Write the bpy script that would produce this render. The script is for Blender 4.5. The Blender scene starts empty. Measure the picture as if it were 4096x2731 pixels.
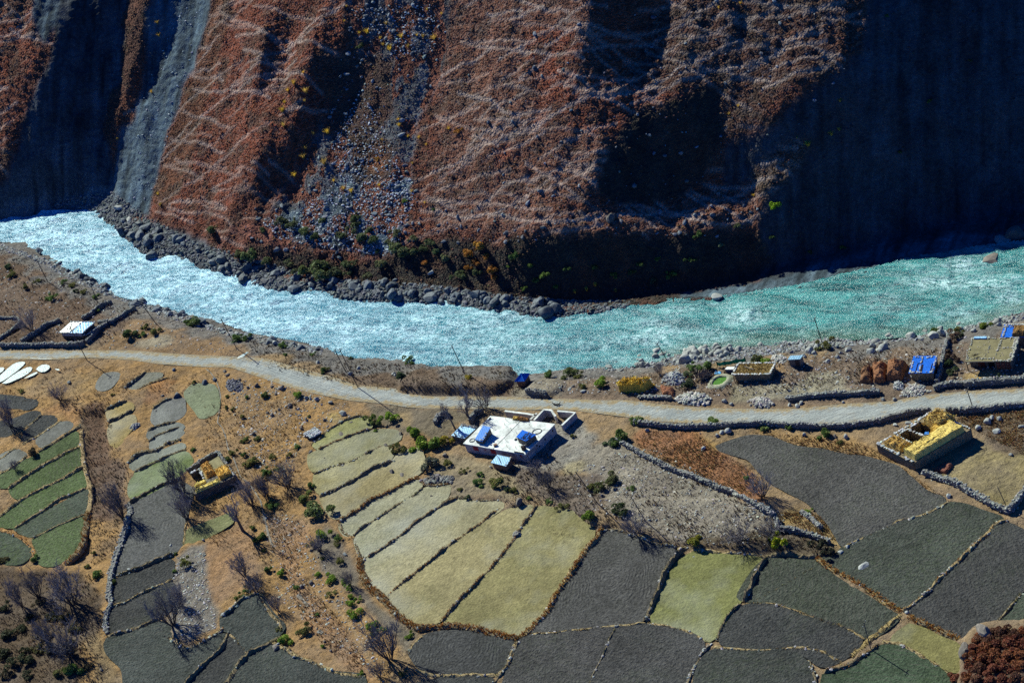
import bpy, bmesh, math, random
import numpy as np
from mathutils import Vector, Matrix, noise as mnoise

rng = np.random.default_rng(7)
random.seed(7)
C = bpy.context.scene.collection
PI = math.pi

# ---------------------------------------------------------------- camera numbers (photo is 4096 x 2731)
W, H = 4096.0, 2731.0
HFOV = math.radians(22.0)
FPX = W / 2 / math.tan(HFOV / 2)
PITCH = math.radians(36.0)
ROLL = math.radians(20.5)
DIST = FPX / 18.0
Fv = np.array([0, math.cos(PITCH), -math.sin(PITCH)])
R0 = np.array([1.0, 0, 0]); U0 = np.array([0, math.sin(PITCH), math.cos(PITCH)])
Rv = math.cos(ROLL) * R0 - math.sin(ROLL) * U0
Uv = math.sin(ROLL) * R0 + math.cos(ROLL) * U0
CAM = np.array([0, 0, 3.0]) - Fv * DIST
SUN_EL = math.radians(37.0); SUN_AZ = math.radians(-25.0)     # azimuth from +Y towards +X
SUNV = np.array([math.cos(SUN_EL) * math.sin(SUN_AZ), math.cos(SUN_EL) * math.cos(SUN_AZ), math.sin(SUN_EL)])

# survey sheets of the place: origin and step of each sheet, in photo pixels
VIEWS = {'A1': (0, 0, 1366 / 2352), 'A2': (1366, 0, 1366 / 2352), 'A3': (2730, 0, 1366 / 2352),
         'A4': (0, 800, 1366 / 2352), 'A5': (1366, 800, 1366 / 2352), 'A6': (2730, 800, 1366 / 2352),
         'B1': (0, 1400, 1100 / 2352), 'B2': (1000, 1400, 1100 / 2352), 'B3': (2000, 1400, 1100 / 2352), 'B4': (3000, 1400, 1096 / 2352),
         'B5': (0, 2050, 1100 / 2352), 'B6': (1000, 2050, 1100 / 2352), 'B7': (2000, 2050, 1100 / 2352), 'B8': (3000, 2050, 1096 / 2352),
         'P': (0, 0, 4096 / 2352), 'M2': (1780, 1630, 300 / 1742), 'M3': (2040, 1620, 300 / 1742),
         'H1': (200, 1260, 260 / 2352), 'H4': (3600, 1330, 496 / 2352), 'H5': (3460, 1600, 500 / 1344), 'H6': (720, 1800, 280 / 965),
         'H7': (2820, 1400, 460 / 1344), 'H8': (3420, 1400, 380 / 1344), 'K1': (2430, 1430, 310 / 1344), 'K2': (1980, 1440, 400 / 1344),
         'K7': (2700, 1420, 260 / 1344), 'K8': (3800, 1150, 296 / 1061), 'K5': (1150, 1660, 200 / 1280), 'K4': (640, 1520, 220 / 1232)}

def px(view, pts):
    x0, y0, s = VIEWS[view]
    a = np.asarray(pts, float).reshape(-1, 2)
    return np.stack([x0 + a[:, 0] * s, y0 + a[:, 1] * s], 1)

def mix_px(*segs):
    """segs: view, pts, view, pts ... joined into one outline"""
    return np.concatenate([px(segs[i], segs[i + 1]) for i in range(0, len(segs), 2)])

def rays(p):
    p = np.asarray(p, float).reshape(-1, 2)
    d = Fv[None] * FPX + Rv[None] * (p[:, :1] - W / 2) - Uv[None] * (p[:, 1:] - H / 2)
    return d / np.linalg.norm(d, axis=1, keepdims=True)

def on_plane(p, z=0.0):
    d = rays(p)
    t = (z - CAM[2]) / d[:, 2]
    return CAM[None] + d * t[:, None]

def to_px(q):
    q = np.asarray(q, float).reshape(-1, 3) - CAM
    dz = q @ Fv
    return np.stack([W / 2 + (q @ Rv) / dz * FPX, H / 2 - (q @ Uv) / dz * FPX], 1)

def smooth_line(pts, step=2.0, it=2):
    pts = np.asarray(pts, float)
    seg = np.linalg.norm(np.diff(pts, axis=0), axis=1)
    s = np.concatenate([[0], np.cumsum(seg)])
    n = max(3, int(s[-1] / step) + 1)
    t = np.linspace(0, s[-1], n)
    out = np.stack([np.interp(t, s, pts[:, k]) for k in range(pts.shape[1])], 1)
    for _ in range(it):
        m = out.copy(); m[1:-1] = (out[:-2] + 2 * out[1:-1] + out[2:]) / 4; out = m
    return out

def dist_line(X, Y, line):
    """unsigned distance and signed side (+ = left of travel) to a polyline"""
    best = np.full(X.shape, 1e9); side = np.zeros(X.shape)
    for a, b in zip(line[:-1], line[1:]):
        ax, ay = a[0], a[1]; dx, dy = b[0] - ax, b[1] - ay
        L = dx * dx + dy * dy + 1e-12
        t = np.clip(((X - ax) * dx + (Y - ay) * dy) / L, 0, 1)
        ex = X - ax - t * dx; ey = Y - ay - t * dy
        d = ex * ex + ey * ey
        cr = dx * (Y - ay) - dy * (X - ax)
        m = d < best - 1e-9
        best = np.where(m, d, best); side = np.where(m, np.sign(cr), side)
    return np.sqrt(best), side

def inside(X, Y, poly):
    c = np.zeros(X.shape, bool)
    n = len(poly)
    for i in range(n):
        x1, y1 = poly[i][0], poly[i][1]; x2, y2 = poly[(i + 1) % n][0], poly[(i + 1) % n][1]
        if y1 == y2: continue
        m = ((y1 > Y) != (y2 > Y)) & (X < (x2 - x1) * (Y - y1) / (y2 - y1) + x1)
        c ^= m
    return c

def sstep(x, a, b):
    t = np.clip((x - a) / (b - a), 0, 1)
    return t * t * (3 - 2 * t)

# value noise on arrays
_perm = rng.random((256, 256))
def vnoise(x, y):
    xi = np.floor(x).astype(int); yi = np.floor(y).astype(int)
    fx = x - xi; fy = y - yi
    fx = fx * fx * (3 - 2 * fx); fy = fy * fy * (3 - 2 * fy)
    g = lambda i, j: _perm[i % 256, j % 256]
    return (g(xi, yi) * (1 - fx) + g(xi + 1, yi) * fx) * (1 - fy) + (g(xi, yi + 1) * (1 - fx) + g(xi + 1, yi + 1) * fx) * fy
def fbm(x, y, oct=4, gain=0.5, lac=2.03):
    a = 1.0; s = 0; n = 0
    for k in range(oct):
        s = s + a * (vnoise(x + 17.3 * k, y + 5.1 * k) - 0.5); n += a; a *= gain; x = x * lac; y = y * lac
    return s / n * 2
# ---------------------------------------------------------------- terrain: one height function for valley and hill
STRIKE = np.array([0.80, -0.60]); INW = np.array([0.60, 0.80])
far_px = np.concatenate([px('P', [(-900, 700), (-400, 600), (-150, 545), (0, 505), (100, 480), (215, 478), (262, 522), (340, 588), (430, 590), (470, 618), (560, 642), (660, 672), (720, 662),
          (800, 690), (900, 690), (1040, 692), (1140, 714), (1240, 728), (1330, 716), (1440, 705)]),
          px('A6', [(0, 690), (200, 690), (330, 665), (560, 635), (800, 605), (950, 570), (1030, 535), (1250, 500), (1450, 450), (1620, 400), (1860, 378), (2060, 330), (2350, 300), (2800, 240), (3600, 100)])])
near_px = np.concatenate([px('A4', [(-3200, 560), (-1500, 350), (-500, 300), (0, 265), (200, 285), (340, 370), (450, 450), (580, 490), (700, 570), (830, 650), (1000, 690), (1150, 720), (1280, 760), (1400, 790), (1560, 830), (1760, 900),
          (1950, 930), (2160, 965), (2300, 1030)]), px('A5', [(80, 1062), (200, 1080), (350, 1080), (430, 1100), (600, 1120), (850, 1140), (1000, 1170), (1200, 1190), (1380, 1180), (1520, 1140), (1620, 1130),
          (1780, 1140), (1950, 1140), (2080, 1110), (2220, 1070)]), px('A6', [(0, 1030), (250, 1010), (450, 980), (700, 980), (830, 950), (1050, 930), (1200, 950), (1400, 930), (1560, 920), (1700, 900), (1850, 870),
          (2020, 850), (2150, 790), (2350, 740), (2900, 640), (3800, 470)])])
FAR = smooth_line(on_plane(far_px)[:, :2], 3.0, 2)
NEAR = smooth_line(on_plane(near_px)[:, :2], 3.0, 2)
GX0, GX1, GY0, GY1, GS = -172.0, 172.0, -192.0, 300.0, 0.4
gx = np.arange(GX0, GX1 + GS / 2, GS); gy = np.arange(GY0, GY1 + GS / 2, GS)
GXX, GYY = np.meshgrid(gx, gy)           # [iy, ix]
# coarse grid for slow functions
CS = 1.6
cx = np.arange(GX0, GX1 + CS, CS); cy = np.arange(GY0, GY1 + CS, CS)
CX, CY = np.meshgrid(cx, cy)

def up_sample(c, X=None, Y=None):
    X = GXX if X is None else X; Y = GYY if Y is None else Y
    fx = np.clip((X - cx[0]) / CS, 0, len(cx) - 1.001); fy = np.clip((Y - cy[0]) / CS, 0, len(cy) - 1.001)
    i = fx.astype(int); j = fy.astype(int); fx = fx - i; fy = fy - j
    return (c[j, i] * (1 - fx) + c[j, i + 1] * fx) * (1 - fy) + (c[j + 1, i] * (1 - fx) + c[j + 1, i + 1] * fx) * fy

dF, sF = dist_line(CX, CY, FAR); dF = dF * np.where(sF == 0, 1, sF)        # + on the hill side (left of travel)
dN, sN = dist_line(CX, CY, NEAR); dN = -dN * np.where(sN == 0, 1, sN)      # + on the camera side

# hill: wanted steepness by region -> height field (least squares)
# each region: outline on the photo, rise along the valley (p), rise into the hill (q)
HILL_FORM = [
    ([(-300, -200), (40, -60), (150, 30), (80, 180), (40, 300), (0, 420), (-300, 480)], -0.05, 1.05),
    ([(150, 20), (300, -60), (300, 100), (245, 300), (262, 430), (100, 480), (-40, 500), (-60, 470), (10, 410), (60, 260), (110, 150)], -0.85, 1.05),
    ([(300, -60), (335, -60), (345, 60), (290, 200), (250, 345), (236, 300), (270, 180)], 0.25, 0.85),
    ([(345, -60), (440, -60), (400, 90), (310, 260), (275, 400), (255, 345), (300, 190)], -0.85, 1.1),
    ([(440, -60), (510, -60), (450, 130), (350, 450), (280, 490), (262, 430), (300, 320), (390, 140)], -.18, 0.98),
    ([(500, -60), (620, -60), (600, 100), (560, 250), (500, 400), (400, 500), (345, 480), (390, 300), (450, 130)], 0.12, 0.76),
    ([(600, 20), (665, 0), (690, 60), (640, 180), (600, 250), (585, 200), (600, 120)], -0.85, 1.1),
    ([(660, -50), (770, -50), (800, 60), (720, 200), (680, 290), (600, 330), (610, 260), (660, 180)], 0.0, 0.86),
    ([(590, 330), (690, 300), (720, 350), (660, 440), (560, 440)], -0.85, 1.1),
    ([(720, 120), (800, 60), (860, 130), (800, 260), (740, 300), (690, 330), (690, 260)], -0.85, 1.1),
    ([(800, -60), (1050, -60), (1040, 130), (970, 260), (860, 330), (830, 180)], -0.1, 1.05),
    ([(1040, -60), (1330, -60), (1370, 60), (1330, 180), (1260, 280), (1380, 330), (1360, 440), (1150, 470), (1000, 470), (1000, 330), (1010, 180)], 0.22, 0.72),
    ([(1110, 395), (1210, 385), (1215, 420), (1130, 430)], -0.85, 1.1),
    ([(1340, -60), (1490, -60), (1480, 110), (1440, 160), (1390, 140), (1360, 90)], -0.85, 1.1),
    ([(1380, 220), (1440, 200), (1440, 250), (1390, 270)], -0.85, 1.1),
    ([(1400, 340), (1450, 270), (1560, 220), (1650, 190), (1665, 300), (1610, 420), (1500, 470), (1400, 465), (1370, 430)], -0.72, 1.05),
    ([(1490, 60), (1700, -60), (1980, -60), (1975, 110), (1900, 180), (1810, 200), (1730, 300), (1660, 320), (1660, 190), (1500, 210), (1440, 190)], 0.1, 0.80),
    ([(1620, 330), (1740, 300), (1840, 230), (1985, 130), (2000, -700), (3200, -700), (3000, 500), (2352, 560), (2050, 600), (1900, 638), (1754, 665), (1760, 560), (1740, 470), (1660, 430)], -0.5, 2.2),
    ([(1730, 390), (1800, 340), (1840, 320), (1845, 360), (1780, 440), (1740, 480)], 0.3, 0.8),
    ([(1420, 490), (1600, 450), (1730, 420), (1760, 470), (1720, 520), (1400, 535), (1000, 525), (1000, 490), (1250, 495)], 0.30, 0.36),
    ([(1160, 620), (1180, 560), (1260, 535), (1400, 530), (1470, 560), (1460, 660), (1320, 690), (1200, 670)], -0.25, 1.7),
    ([(1470, 560), (1720, 530), (1760, 600), (1700, 680), (1560, 690), (1450, 690)], -0.3, 1.25),
    ([(540, 560), (680, 570), (760, 600), (760, 640), (640, 625), (560, 600)], -0.3, 1.4),
    ([(930, 540), (1160, 560), (1160, 640), (1000, 620)], -0.2, 1.05),
    ([(560, 470), (1000, 440), (1000, 560), (800, 590), (600, 560)], 0.2, 0.68),
]
q0 = 0.80
h0 = q0 * dF - 1.6 * (1 - np.exp(-np.clip(dF, 0, None) / 6.0)) * (1 - 2.2 * sstep(CX * STRIKE[0] + CY * STRIKE[1], 35, 65))
def blur(a, n=1):
    for _ in range(n):
        b = a.copy()
        b[1:-1] = (a[:-2] + 2 * a[1:-1] + a[2:]) / 4; a = b.copy()
        a[:, 1:-1] = (b[:, :-2] + 2 * b[:, 1:-1] + b[:, 2:]) / 4
    return a
def poisson(div, step):
    a = np.concatenate([div, div[::-1]], 0); a = np.concatenate([a, a[:, ::-1]], 1)
    f = np.fft.fft2(a)
    ky = np.fft.fftfreq(a.shape[0])[:, None] * 2 * PI; kx = np.fft.fftfreq(a.shape[1])[None] * 2 * PI
    lam = (2 * np.cos(ky) - 2 + 2 * np.cos(kx) - 2) / step ** 2
    lam[0, 0] = 1; f = f / (lam - 2e-4); f[0, 0] = 0
    return np.real(np.fft.ifft2(f))[:div.shape[0], :div.shape[1]]
gyh, gxh = np.gradient(h0, CS)
hc = h0.copy()
jit1 = fbm(CX / 9, CY / 9, 3) * 26; jit2 = fbm(CX / 9 + 40, CY / 9 + 11, 3) * 26
foot = sstep(dF, 0, 7 - 6.4 * sstep(CX * STRIKE[0] + CY * STRIKE[1], 35, 65))
for _it in range(4):
    P_ = to_px(np.stack([CX.ravel(), CY.ravel(), np.clip(hc, 0, 200).ravel()], 1))
    PX = P_[:, 0].reshape(CX.shape) + jit1; PY = P_[:, 1].reshape(CX.shape) + jit2
    Gx = gxh.copy(); Gy = gyh.copy(); wsum = np.zeros_like(CX)
    tp = np.zeros_like(CX); tq = np.zeros_like(CX); tm = np.zeros_like(CX)
    for poly, p, q in HILL_FORM:
        m = inside(PX, PY, px('P', poly)) & (dF > -2)
        tp[m] = p; tq[m] = q; tm[m] = 1
    tp = blur(tp, 2); tq = blur(tq, 2); tm = blur(tm, 2)
    Gx = Gx * (1 - tm) + tp * STRIKE[0] + tq * INW[0]
    Gy = Gy * (1 - tm) + tp * STRIKE[1] + tq * INW[1]
    div = np.gradient(Gx, CS, axis=1) + np.gradient(Gy, CS, axis=0) - np.gradient(gxh, CS, axis=1) - np.gradient(gyh, CS, axis=0)
    c = poisson(div, CS)
    hc = h0 + c * foot
hillC = hc

DF = up_sample(dF); DN = up_sample(dN)
# valley floor: bank, road shelf, gently rising fan of fields (a true plane beyond the road)
def valley_plane(x, y):
    s = -(np.asarray(x) * INW[0] + np.asarray(y) * INW[1])
    return 3.4 + 0.03 * np.maximum(0, s - (-8.0))
def valley_smooth(x, y, dn):
    return -1.2 + (valley_plane(x, y) + 1.2) * sstep(dn, -3.0, 13.0) ** 0.8
U_ = GXX * STRIKE[0] + GYY * STRIKE[1]; V_ = GXX * INW[0] + GYY * INW[1]
HV = valley_smooth(GXX, GYY, DN)
HH = up_sample(hillC)
# hill relief: ribs and runnels down the fall line, tussock bumps, terracettes
rib = fbm(U_ / 7.0, V_ / 16.0 + 3, 3) * 1.1 + fbm(U_ / 3.2 + 9, V_ / 4.5, 3) * 0.5
bump = fbm(U_ / 1.9, V_ / 1.2, 2, 0.6) * 0.28
wob = fbm(GXX / 6, GYY / 6, 3) * 1.6
lev = (HH + wob * 0.8) / 1.25
terr = (lev - np.floor(lev)); terr = np.where(terr < .7, terr / .7, (1 - terr) / .3)
amp = sstep(DF, 1, 9)
HH = HH + amp * (rib + bump + 0.30 * terr)
HH = np.where(DF > -1.5, np.maximum(HH, -1.2 + 0 * HH), -1.2) + (DF > -1) * fbm(GXX / 1.1, GYY / 1.1, 3) * 0.45 * (1 - amp)
HZ = np.maximum(HV, HH)
hillside_mask = DF > DN                     # nearer to the hill than to the near bank
# ---------------------------------------------------------------- road, fields, ground zones (survey outlines)
road_up = mix_px('A4', [(-1500, 1040), (0, 1035), (300, 1040), (600, 1035), (900, 1035), (1150, 1055), (1400, 1070), (1560, 1075), (1830, 1090), (2000, 1140), (2150, 1180)],
                 'B2', [(780, 250), (900, 300), (1100, 315), (1300, 335), (1400, 370), (1550, 395), (1750, 395), (2000, 400), (2200, 395)],
                 'B3', [(0, 400), (200, 400), (420, 415), (700, 420), (880, 430), (1080, 425), (1200, 445), (1400, 465), (1580, 482), (1760, 495), (1960, 500), (2200, 500)],
                 'B4', [(0, 500), (200, 503), (350, 505), (480, 495), (800, 460), (1050, 450), (1270, 432), (1400, 398), (1600, 375), (1850, 352), (2352, 330), (3800, 270)])
road_lo = mix_px('A4', [(-1500, 1110), (0, 1095), (350, 1100), (600, 1085), (900, 1100), (1100, 1130), (1400, 1150), (1580, 1150), (1700, 1190), (1850, 1240), (2000, 1290), (2150, 1330)],
                 'B2', [(780, 418), (850, 432), (1000, 445), (1200, 465), (1350, 492), (1500, 498), (1700, 500), (1900, 505), (2100, 512), (2300, 515)],
                 'B3', [(100, 515), (400, 510), (650, 515), (750, 530), (900, 550), (1100, 575), (1300, 605), (1500, 618), (1760, 628), (2000, 642), (2352, 645)],
                 'B4', [(60, 635), (300, 655), (600, 655), (900, 640), (1100, 605), (1300, 562), (1450, 537), (1700, 520), (1920, 510), (2100, 502), (2352, 490), (3800, 430)])
road_poly_px = np.concatenate([road_up, road_lo[::-1]])

# kind, base colour, description of look, outline
DK = (.052, .054, .055); DK2 = (.046, .047, .047); DG = (.055, .066, .050); GR = (.125, .125, .115); GRN = (.072, .098, .043)  # ploughed soil tones; lower fields darkened further for light falloff at the edge
TAN = (.25, .185, .075); PALE = (.27, .24, .145); GTAN = (.19, .17, .08); OLI = (.145, .145, .055)
FIELDS = [
    ('plow', DK, ('B1', [(-300, 380), (0, 390), (100, 400), (250, 415), (320, 440), (310, 480), (240, 510), (130, 490), (0, 470), (-300, 450)])),
    ('plow', DK, ('B1', [(-200, 720), (-100, 640), (150, 585), (270, 525), (340, 535), (345, 560), (280, 610), (180, 670), (100, 720), (0, 745)])),
    ('plow', DK, ('B1', [(350, 570), (430, 565), (490, 585), (480, 610), (380, 680), (270, 770), (200, 790), (190, 730), (270, 650)])),
    ('fallow', GR, ('B1', [(430, 660), (530, 615), (620, 625), (620, 660), (480, 760), (380, 835), (340, 830), (300, 790), (340, 740)])),
    ('green', GRN, ('B1', [(330, 880), (400, 840), (655, 690), (665, 815), (550, 870), (350, 990), (160, 1110), (80, 1175), (-200, 1150), (0, 1060), (100, 1000)])),
    ('green', GRN, ('B1', [(90, 1195), (350, 1010), (560, 890), (675, 830), (690, 985), (560, 1070), (340, 1180), (170, 1275), (110, 1240)])),
    ('green', GRN, ('B1', [(-250, 1530), (0, 1430), (180, 1290), (350, 1200), (560, 1100), (700, 1010), (730, 1100), (725, 1180), (500, 1280), (250, 1440), (130, 1520), (0, 1500)])),
    ('green', DG, ('B5', [(130, 140), (370, 5), (730, -200), (765, -160), (740, 0), (290, 210), (180, 170)])),
    ('green', (.072, .095, .045), ('B5', [(290, 225), (735, 15), (720, 130), (690, 260), (640, 340), (540, 420), (450, 455), (380, 450), (330, 420), (310, 320)])),
    ('green', DG, ('B5', [(-200, 120), (0, 150), (100, 180), (200, 230), (255, 290), (265, 360), (200, 430), (80, 440), (-200, 400)])),
    ('fallow', GR, ('B1', [(-150, 960), (0, 900), (100, 850), (210, 870), (230, 910), (120, 990), (0, 1035), (-150, 1060)])),
    ('fallow', (.15, .15, .14), ('B1', [(890, 210), (940, 195), (1030, 205), (990, 270), (930, 340), (840, 345), (830, 310), (850, 250)])),
    ('fallow', (.155, .15, .125), ('B1', [(1240, 205), (1390, 200), (1390, 230), (1270, 280), (1180, 335), (1090, 320), (1160, 270)])),
    ('sprout', (.17, .19, .12), ('B1', [(1590, 360), (1650, 290), (1700, 300), (1820, 300), (1850, 350), (1870, 470), (1850, 540), (1720, 590), (1690, 530), (1640, 470), (1590, 400)])),
    ('fallow', (.135, .135, .13), ('B1', [(1320, 510), (1480, 420), (1570, 410), (1570, 480), (1580, 530), (1570, 560), (1500, 600), (1330, 640), (1300, 600)])),
    ('fallow', (.13, .135, .125), ('B1', [(1280, 690), (1400, 640), (1500, 625), (1570, 650), (1580, 680), (1440, 700), (1300, 770), (1260, 740)])),
    ('fallow', (.13, .135, .125), ('B1', [(1300, 780), (1440, 710), (1580, 690), (1560, 730), (1460, 790), (1300, 860), (1290, 830)])),
    ('fallow', (.14, .145, .12), ('B1', [(1130, 960), (1220, 900), (1370, 870), (1560, 795), (1590, 840), (1400, 920), (1220, 990), (1160, 1035), (1110, 1000)])),
    ('sprout', (.12, .15, .06), ('B1', [(1160, 1050), (1230, 1000), (1400, 930), (1590, 870), (1650, 960), (1540, 1080), (1430, 1150), (1280, 1230), (1170, 1280), (1110, 1250), (1110, 1150)])),
    ('furrow', (.085, .085, .085), ('B5', [(1150, -80), (1300, -150), (1440, -220), (1520, -280), (1650, -190), (1600, 0), (1580, 60), (1570, 280), (1480, 350), (1250, 450), (1100, 500), (1000, 520), (1000, 450), (1040, 300), (1100, 170), (1110, 0)])),
    ('stubble', TAN, ('B1', [(920, 510), (1080, 450), (1130, 460), (1140, 520), (1010, 590), (930, 600)])),
    ('stubble', TAN, ('B1', [(950, 640), (1140, 550), (1160, 640), (1080, 720), (1000, 850), (960, 820), (930, 700)])),
    ('sprout', (.15, .15, .075), ('B5', [(1580, 270), (1600, 150), (1900, 40), (1990, 0), (2000, 80), (1830, 180), (1700, 240)])),
    ('plow', DK2, ('B5', [(970, 600), (1100, 510), (1240, 480), (1480, 400), (1470, 560), (1330, 620), (1200, 690), (1070, 770), (960, 780), (950, 690)])),
    ('plow', DK2, ('B5', [(960, 815), (1070, 790), (1330, 655), (1470, 590), (1500, 700), (1430, 870), (1300, 920), (1050, 1010), (940, 1030), (920, 940)])),
    ('plow', (.052, .058, .054), ('B5', [(920, 1080), (1050, 1060), (1200, 1000), (1400, 930), (1450, 980), (1450, 1070), (1550, 1130), (1620, 1165), (1750, 1120), (1870, 1040), (1950, 1050), (1850, 1200), (1700, 1370), (1500, 1640), (1090, 1640), (1060, 1330), (920, 1200), (900, 1120)])),
    ('plow', DK2, ('B5', [(1960, 1070), (1900, 1180), (1770, 1340), (1540, 1640), (1800, 1640), (2000, 1350), (2100, 1210), (2060, 1140)])),
    ('plow', (.055, .062, .058), ('B5', [(1900, 880), (2000, 810), (2140, 710), (2230, 690), (2300, 840), (2440, 980), (2340, 1090), (2130, 1190), (2000, 1020), (1900, 1000)])),
    ('plow', (.05, .055, .052), ('B6', [(-340, 1640), (-90, 1290), (0, 1210), (200, 1130), (270, 1170), (420, 1260), (530, 1300), (700, 1370), (960, 1390), (1040, 1640)])),
    ('stubble', (.20, .19, .085), ('B2', [(600, 850), (530, 810), (640, 740), (700, 670), (830, 610), (990, 580), (1040, 600), (1040, 670), (850, 730), (700, 790)])),
    ('stubble', GTAN, ('B2', [(510, 900), (620, 850), (850, 750), (1050, 690), (1250, 690), (1300, 760), (1210, 800), (1120, 820), (1000, 880), (930, 910), (850, 950), (700, 990), (550, 1050), (510, 980)])),
    ('stubble', (.23, .20, .10), ('B2', [(560, 1070), (700, 1010), (930, 940), (1070, 860), (1140, 830), (1230, 860), (1200, 950), (1050, 1010), (880, 1110), (740, 1180), (600, 1240), (555, 1150)])),
    ('stubble', (.25, .205, .105), ('B2', [(610, 1270), (740, 1210), (900, 1140), (1060, 1040), (1220, 970), (1280, 880), (1450, 840), (1500, 1000), (1430, 1070), (1300, 1140), (1200, 1200), (1040, 1270), (940, 1340), (850, 1400), (740, 1450), (680, 1400)])),
    ('stubble', (.24, .225, .15), ('B2', [(840, 1440), (1050, 1310), (1200, 1240), (1430, 1110), (1460, 1150), (1470, 1180), (1310, 1280), (1180, 1370), (1060, 1454), (890, 1580), (840, 1600), (780, 1540), (770, 1490)])),
    ('stubble', (.245, .228, .15), ('B2', [(1080, 1454), (1330, 1300), (1490, 1190), (1600, 1160), (1700, 1150), (1700, 1230), (1640, 1320), (1500, 1390), (1410, 1454), (1200, 1640), (1100, 1710), (1010, 1765), (950, 1770), (900, 1620), (980, 1530)])),
    ('stubble', PALE, ('B6', [(970, 420), (1020, 395), (1200, 280), (1340, 180), (1460, 80), (1570, 0), (1650, -50), (1780, -110), (1900, -90), (2150, -90), (2170, -40), (2100, 0), (1990, 80), (1850, 170), (1700, 280), (1540, 410), (1400, 520), (1260, 630), (1160, 715), (1080, 640), (980, 530)])),
    ('stubble', (.235, .20, .105), ('B6', [(1170, 730), (1270, 650), (1410, 540), (1550, 430), (1710, 300), (1860, 190), (2000, 100), (2110, 40), (2200, -20), (2420, -60), (2430, 10), (2340, 100), (2220, 270), (2070, 460), (1890, 650), (1730, 800), (1630, 930), (1450, 980), (1370, 940), (1250, 850)])),
    ('stubble', (.195, .17, .08), ('B7', [(20, 400), (110, 260), (200, 140), (330, -50), (430, -30), (640, 0), (680, 60), (800, 140), (800, 190), (740, 300), (640, 460), (510, 630), (390, 850), (240, 990), (130, 1060), (0, 1020), (-190, 980), (-390, 960), (-490, 950), (-390, 820), (-230, 660), (-50, 470)])),
    ('rings', (.064, .062, .060), ('B7', [(290, 1020), (420, 860), (540, 640), (660, 480), (760, 320), (830, 240), (890, 160), (960, 150), (1050, 180), (1200, 240), (1350, 290), (1490, 310), (1500, 360), (1450, 450), (1370, 630), (1310, 800), (1240, 940), (1100, 970), (800, 990), (500, 1030)])),
    ('stubble', OLI, ('B7', [(1680, 340), (1640, 360), (1560, 390), (1490, 480), (1400, 650), (1340, 820), (1290, 940), (1400, 960), (1530, 1000), (1660, 1040), (1800, 1110), (1880, 1000), (1950, 880), (2050, 760), (2150, 600), (2250, 420), (2240, 390), (2000, 380), (1830, 360)])),
    ('plow', (.058, .056, .056), ('B7', [(150, 1110), (290, 1045), (600, 1020), (980, 990), (860, 1240), (700, 1640), (-20, 1640), (60, 1400), (100, 1280)])),
    ('plow', (.055, .054, .054), ('B7', [(1000, 1000), (1240, 965), (1400, 980), (1530, 1020), (1680, 1060), (1750, 1130), (1700, 1210), (1630, 1330), (1560, 1640), (720, 1640), (880, 1230)])),
    ('rings', (.048, .048, .048), ('B6', [(1370, 1200), (1420, 1130), (1480, 1060), (1600, 1030), (1750, 1020), (1950, 1040), (2250, 1100), (2240, 1200), (2180, 1370), (2100, 1390), (1900, 1370), (1650, 1385), (1500, 1350), (1430, 1300)])),
    ('plow', DK2, ('B6', [(1330, 1640), (1400, 1470), (1500, 1456), (1650, 1420), (1850, 1395), (2050, 1412), (2090, 1460), (2060, 1640)])),
    ('plow', (.056, .062, .050), ('B8', [(140, 410), (250, 390), (400, 400), (575, 400), (600, 470), (750, 580), (900, 670), (1050, 760), (1200, 860), (1290, 900), (1150, 1020), (1030, 1090), (990, 1095), (900, 1000), (750, 930), (550, 880), (400, 830), (200, 780), (0, 760), (-110, 740), (-30, 600), (60, 470)])),
    ('plow', DK2, ('B8', [(0, 800), (200, 800), (400, 860), (560, 915), (740, 970), (880, 1030), (970, 1100), (850, 1230), (700, 1310), (620, 1330), (500, 1230), (400, 1190), (250, 1160), (0, 1160), (-150, 1150), (-255, 1130), (-232, 1040), (-145, 905), (-75, 808)])),
    ('plow', (.047, .05, .047), ('B8', [(0, 1200), (200, 1180), (350, 1190), (450, 1260), (520, 1330), (530, 1640), (-500, 1640), (-448, 1350), (-390, 1235), (-300, 1175), (-100, 1205)])),
    ('plow', (.072, .070, .068), ('B4', [(-300, 840), (-200, 800), (0, 740), (60, 750), (160, 750), (350, 830), (450, 850), (600, 860), (800, 910), (1000, 930), (1100, 960), (1250, 1000), (1380, 1110), (1500, 1220), (1690, 1290), (1560, 1390), (1400, 1454), (1100, 1560), (900, 1650), (790, 1695), (770, 1630), (680, 1480), (600, 1400), (500, 1300), (300, 1200), (180, 1130), (60, 1010), (0, 930), (-200, 880)])),
    ('plow', (.054, .06, .052), ('B8', [(800, 310), (900, 260), (1150, 160), (1350, 80), (1600, 0), (1710, -80), (1850, -60), (2000, 0), (2170, 50), (2180, 60), (2100, 130), (1980, 240), (1820, 390), (1650, 570), (1500, 690), (1330, 820), (1200, 760), (1000, 640), (800, 510), (600, 390), (760, 370)])),
    ('plow', (.05, .05, .05), ('B8', [(1350, 840), (1530, 710), (1660, 600), (1840, 400), (2000, 260), (2120, 150), (2200, 90), (2352, 170), (2700, 300), (2600, 500), (2352, 640), (2310, 700), (2200, 800), (2100, 930), (2050, 990), (1950, 1000), (1850, 1090), (1700, 1010), (1550, 930), (1400, 870)])),
    ('green', DG, ('B8', [(2120, 980), (2220, 850), (2340, 730), (2600, 580), (2700, 900), (2352, 1000)])),
    ('stubble', (.155, .14, .055), ('B8', [(1370, 970), (1500, 1010), (1650, 1090), (1820, 1150), (1790, 1280), (1800, 1380), (1700, 1350), (1500, 1230), (1350, 1150), (1210, 1110), (1250, 1050)])),
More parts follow.
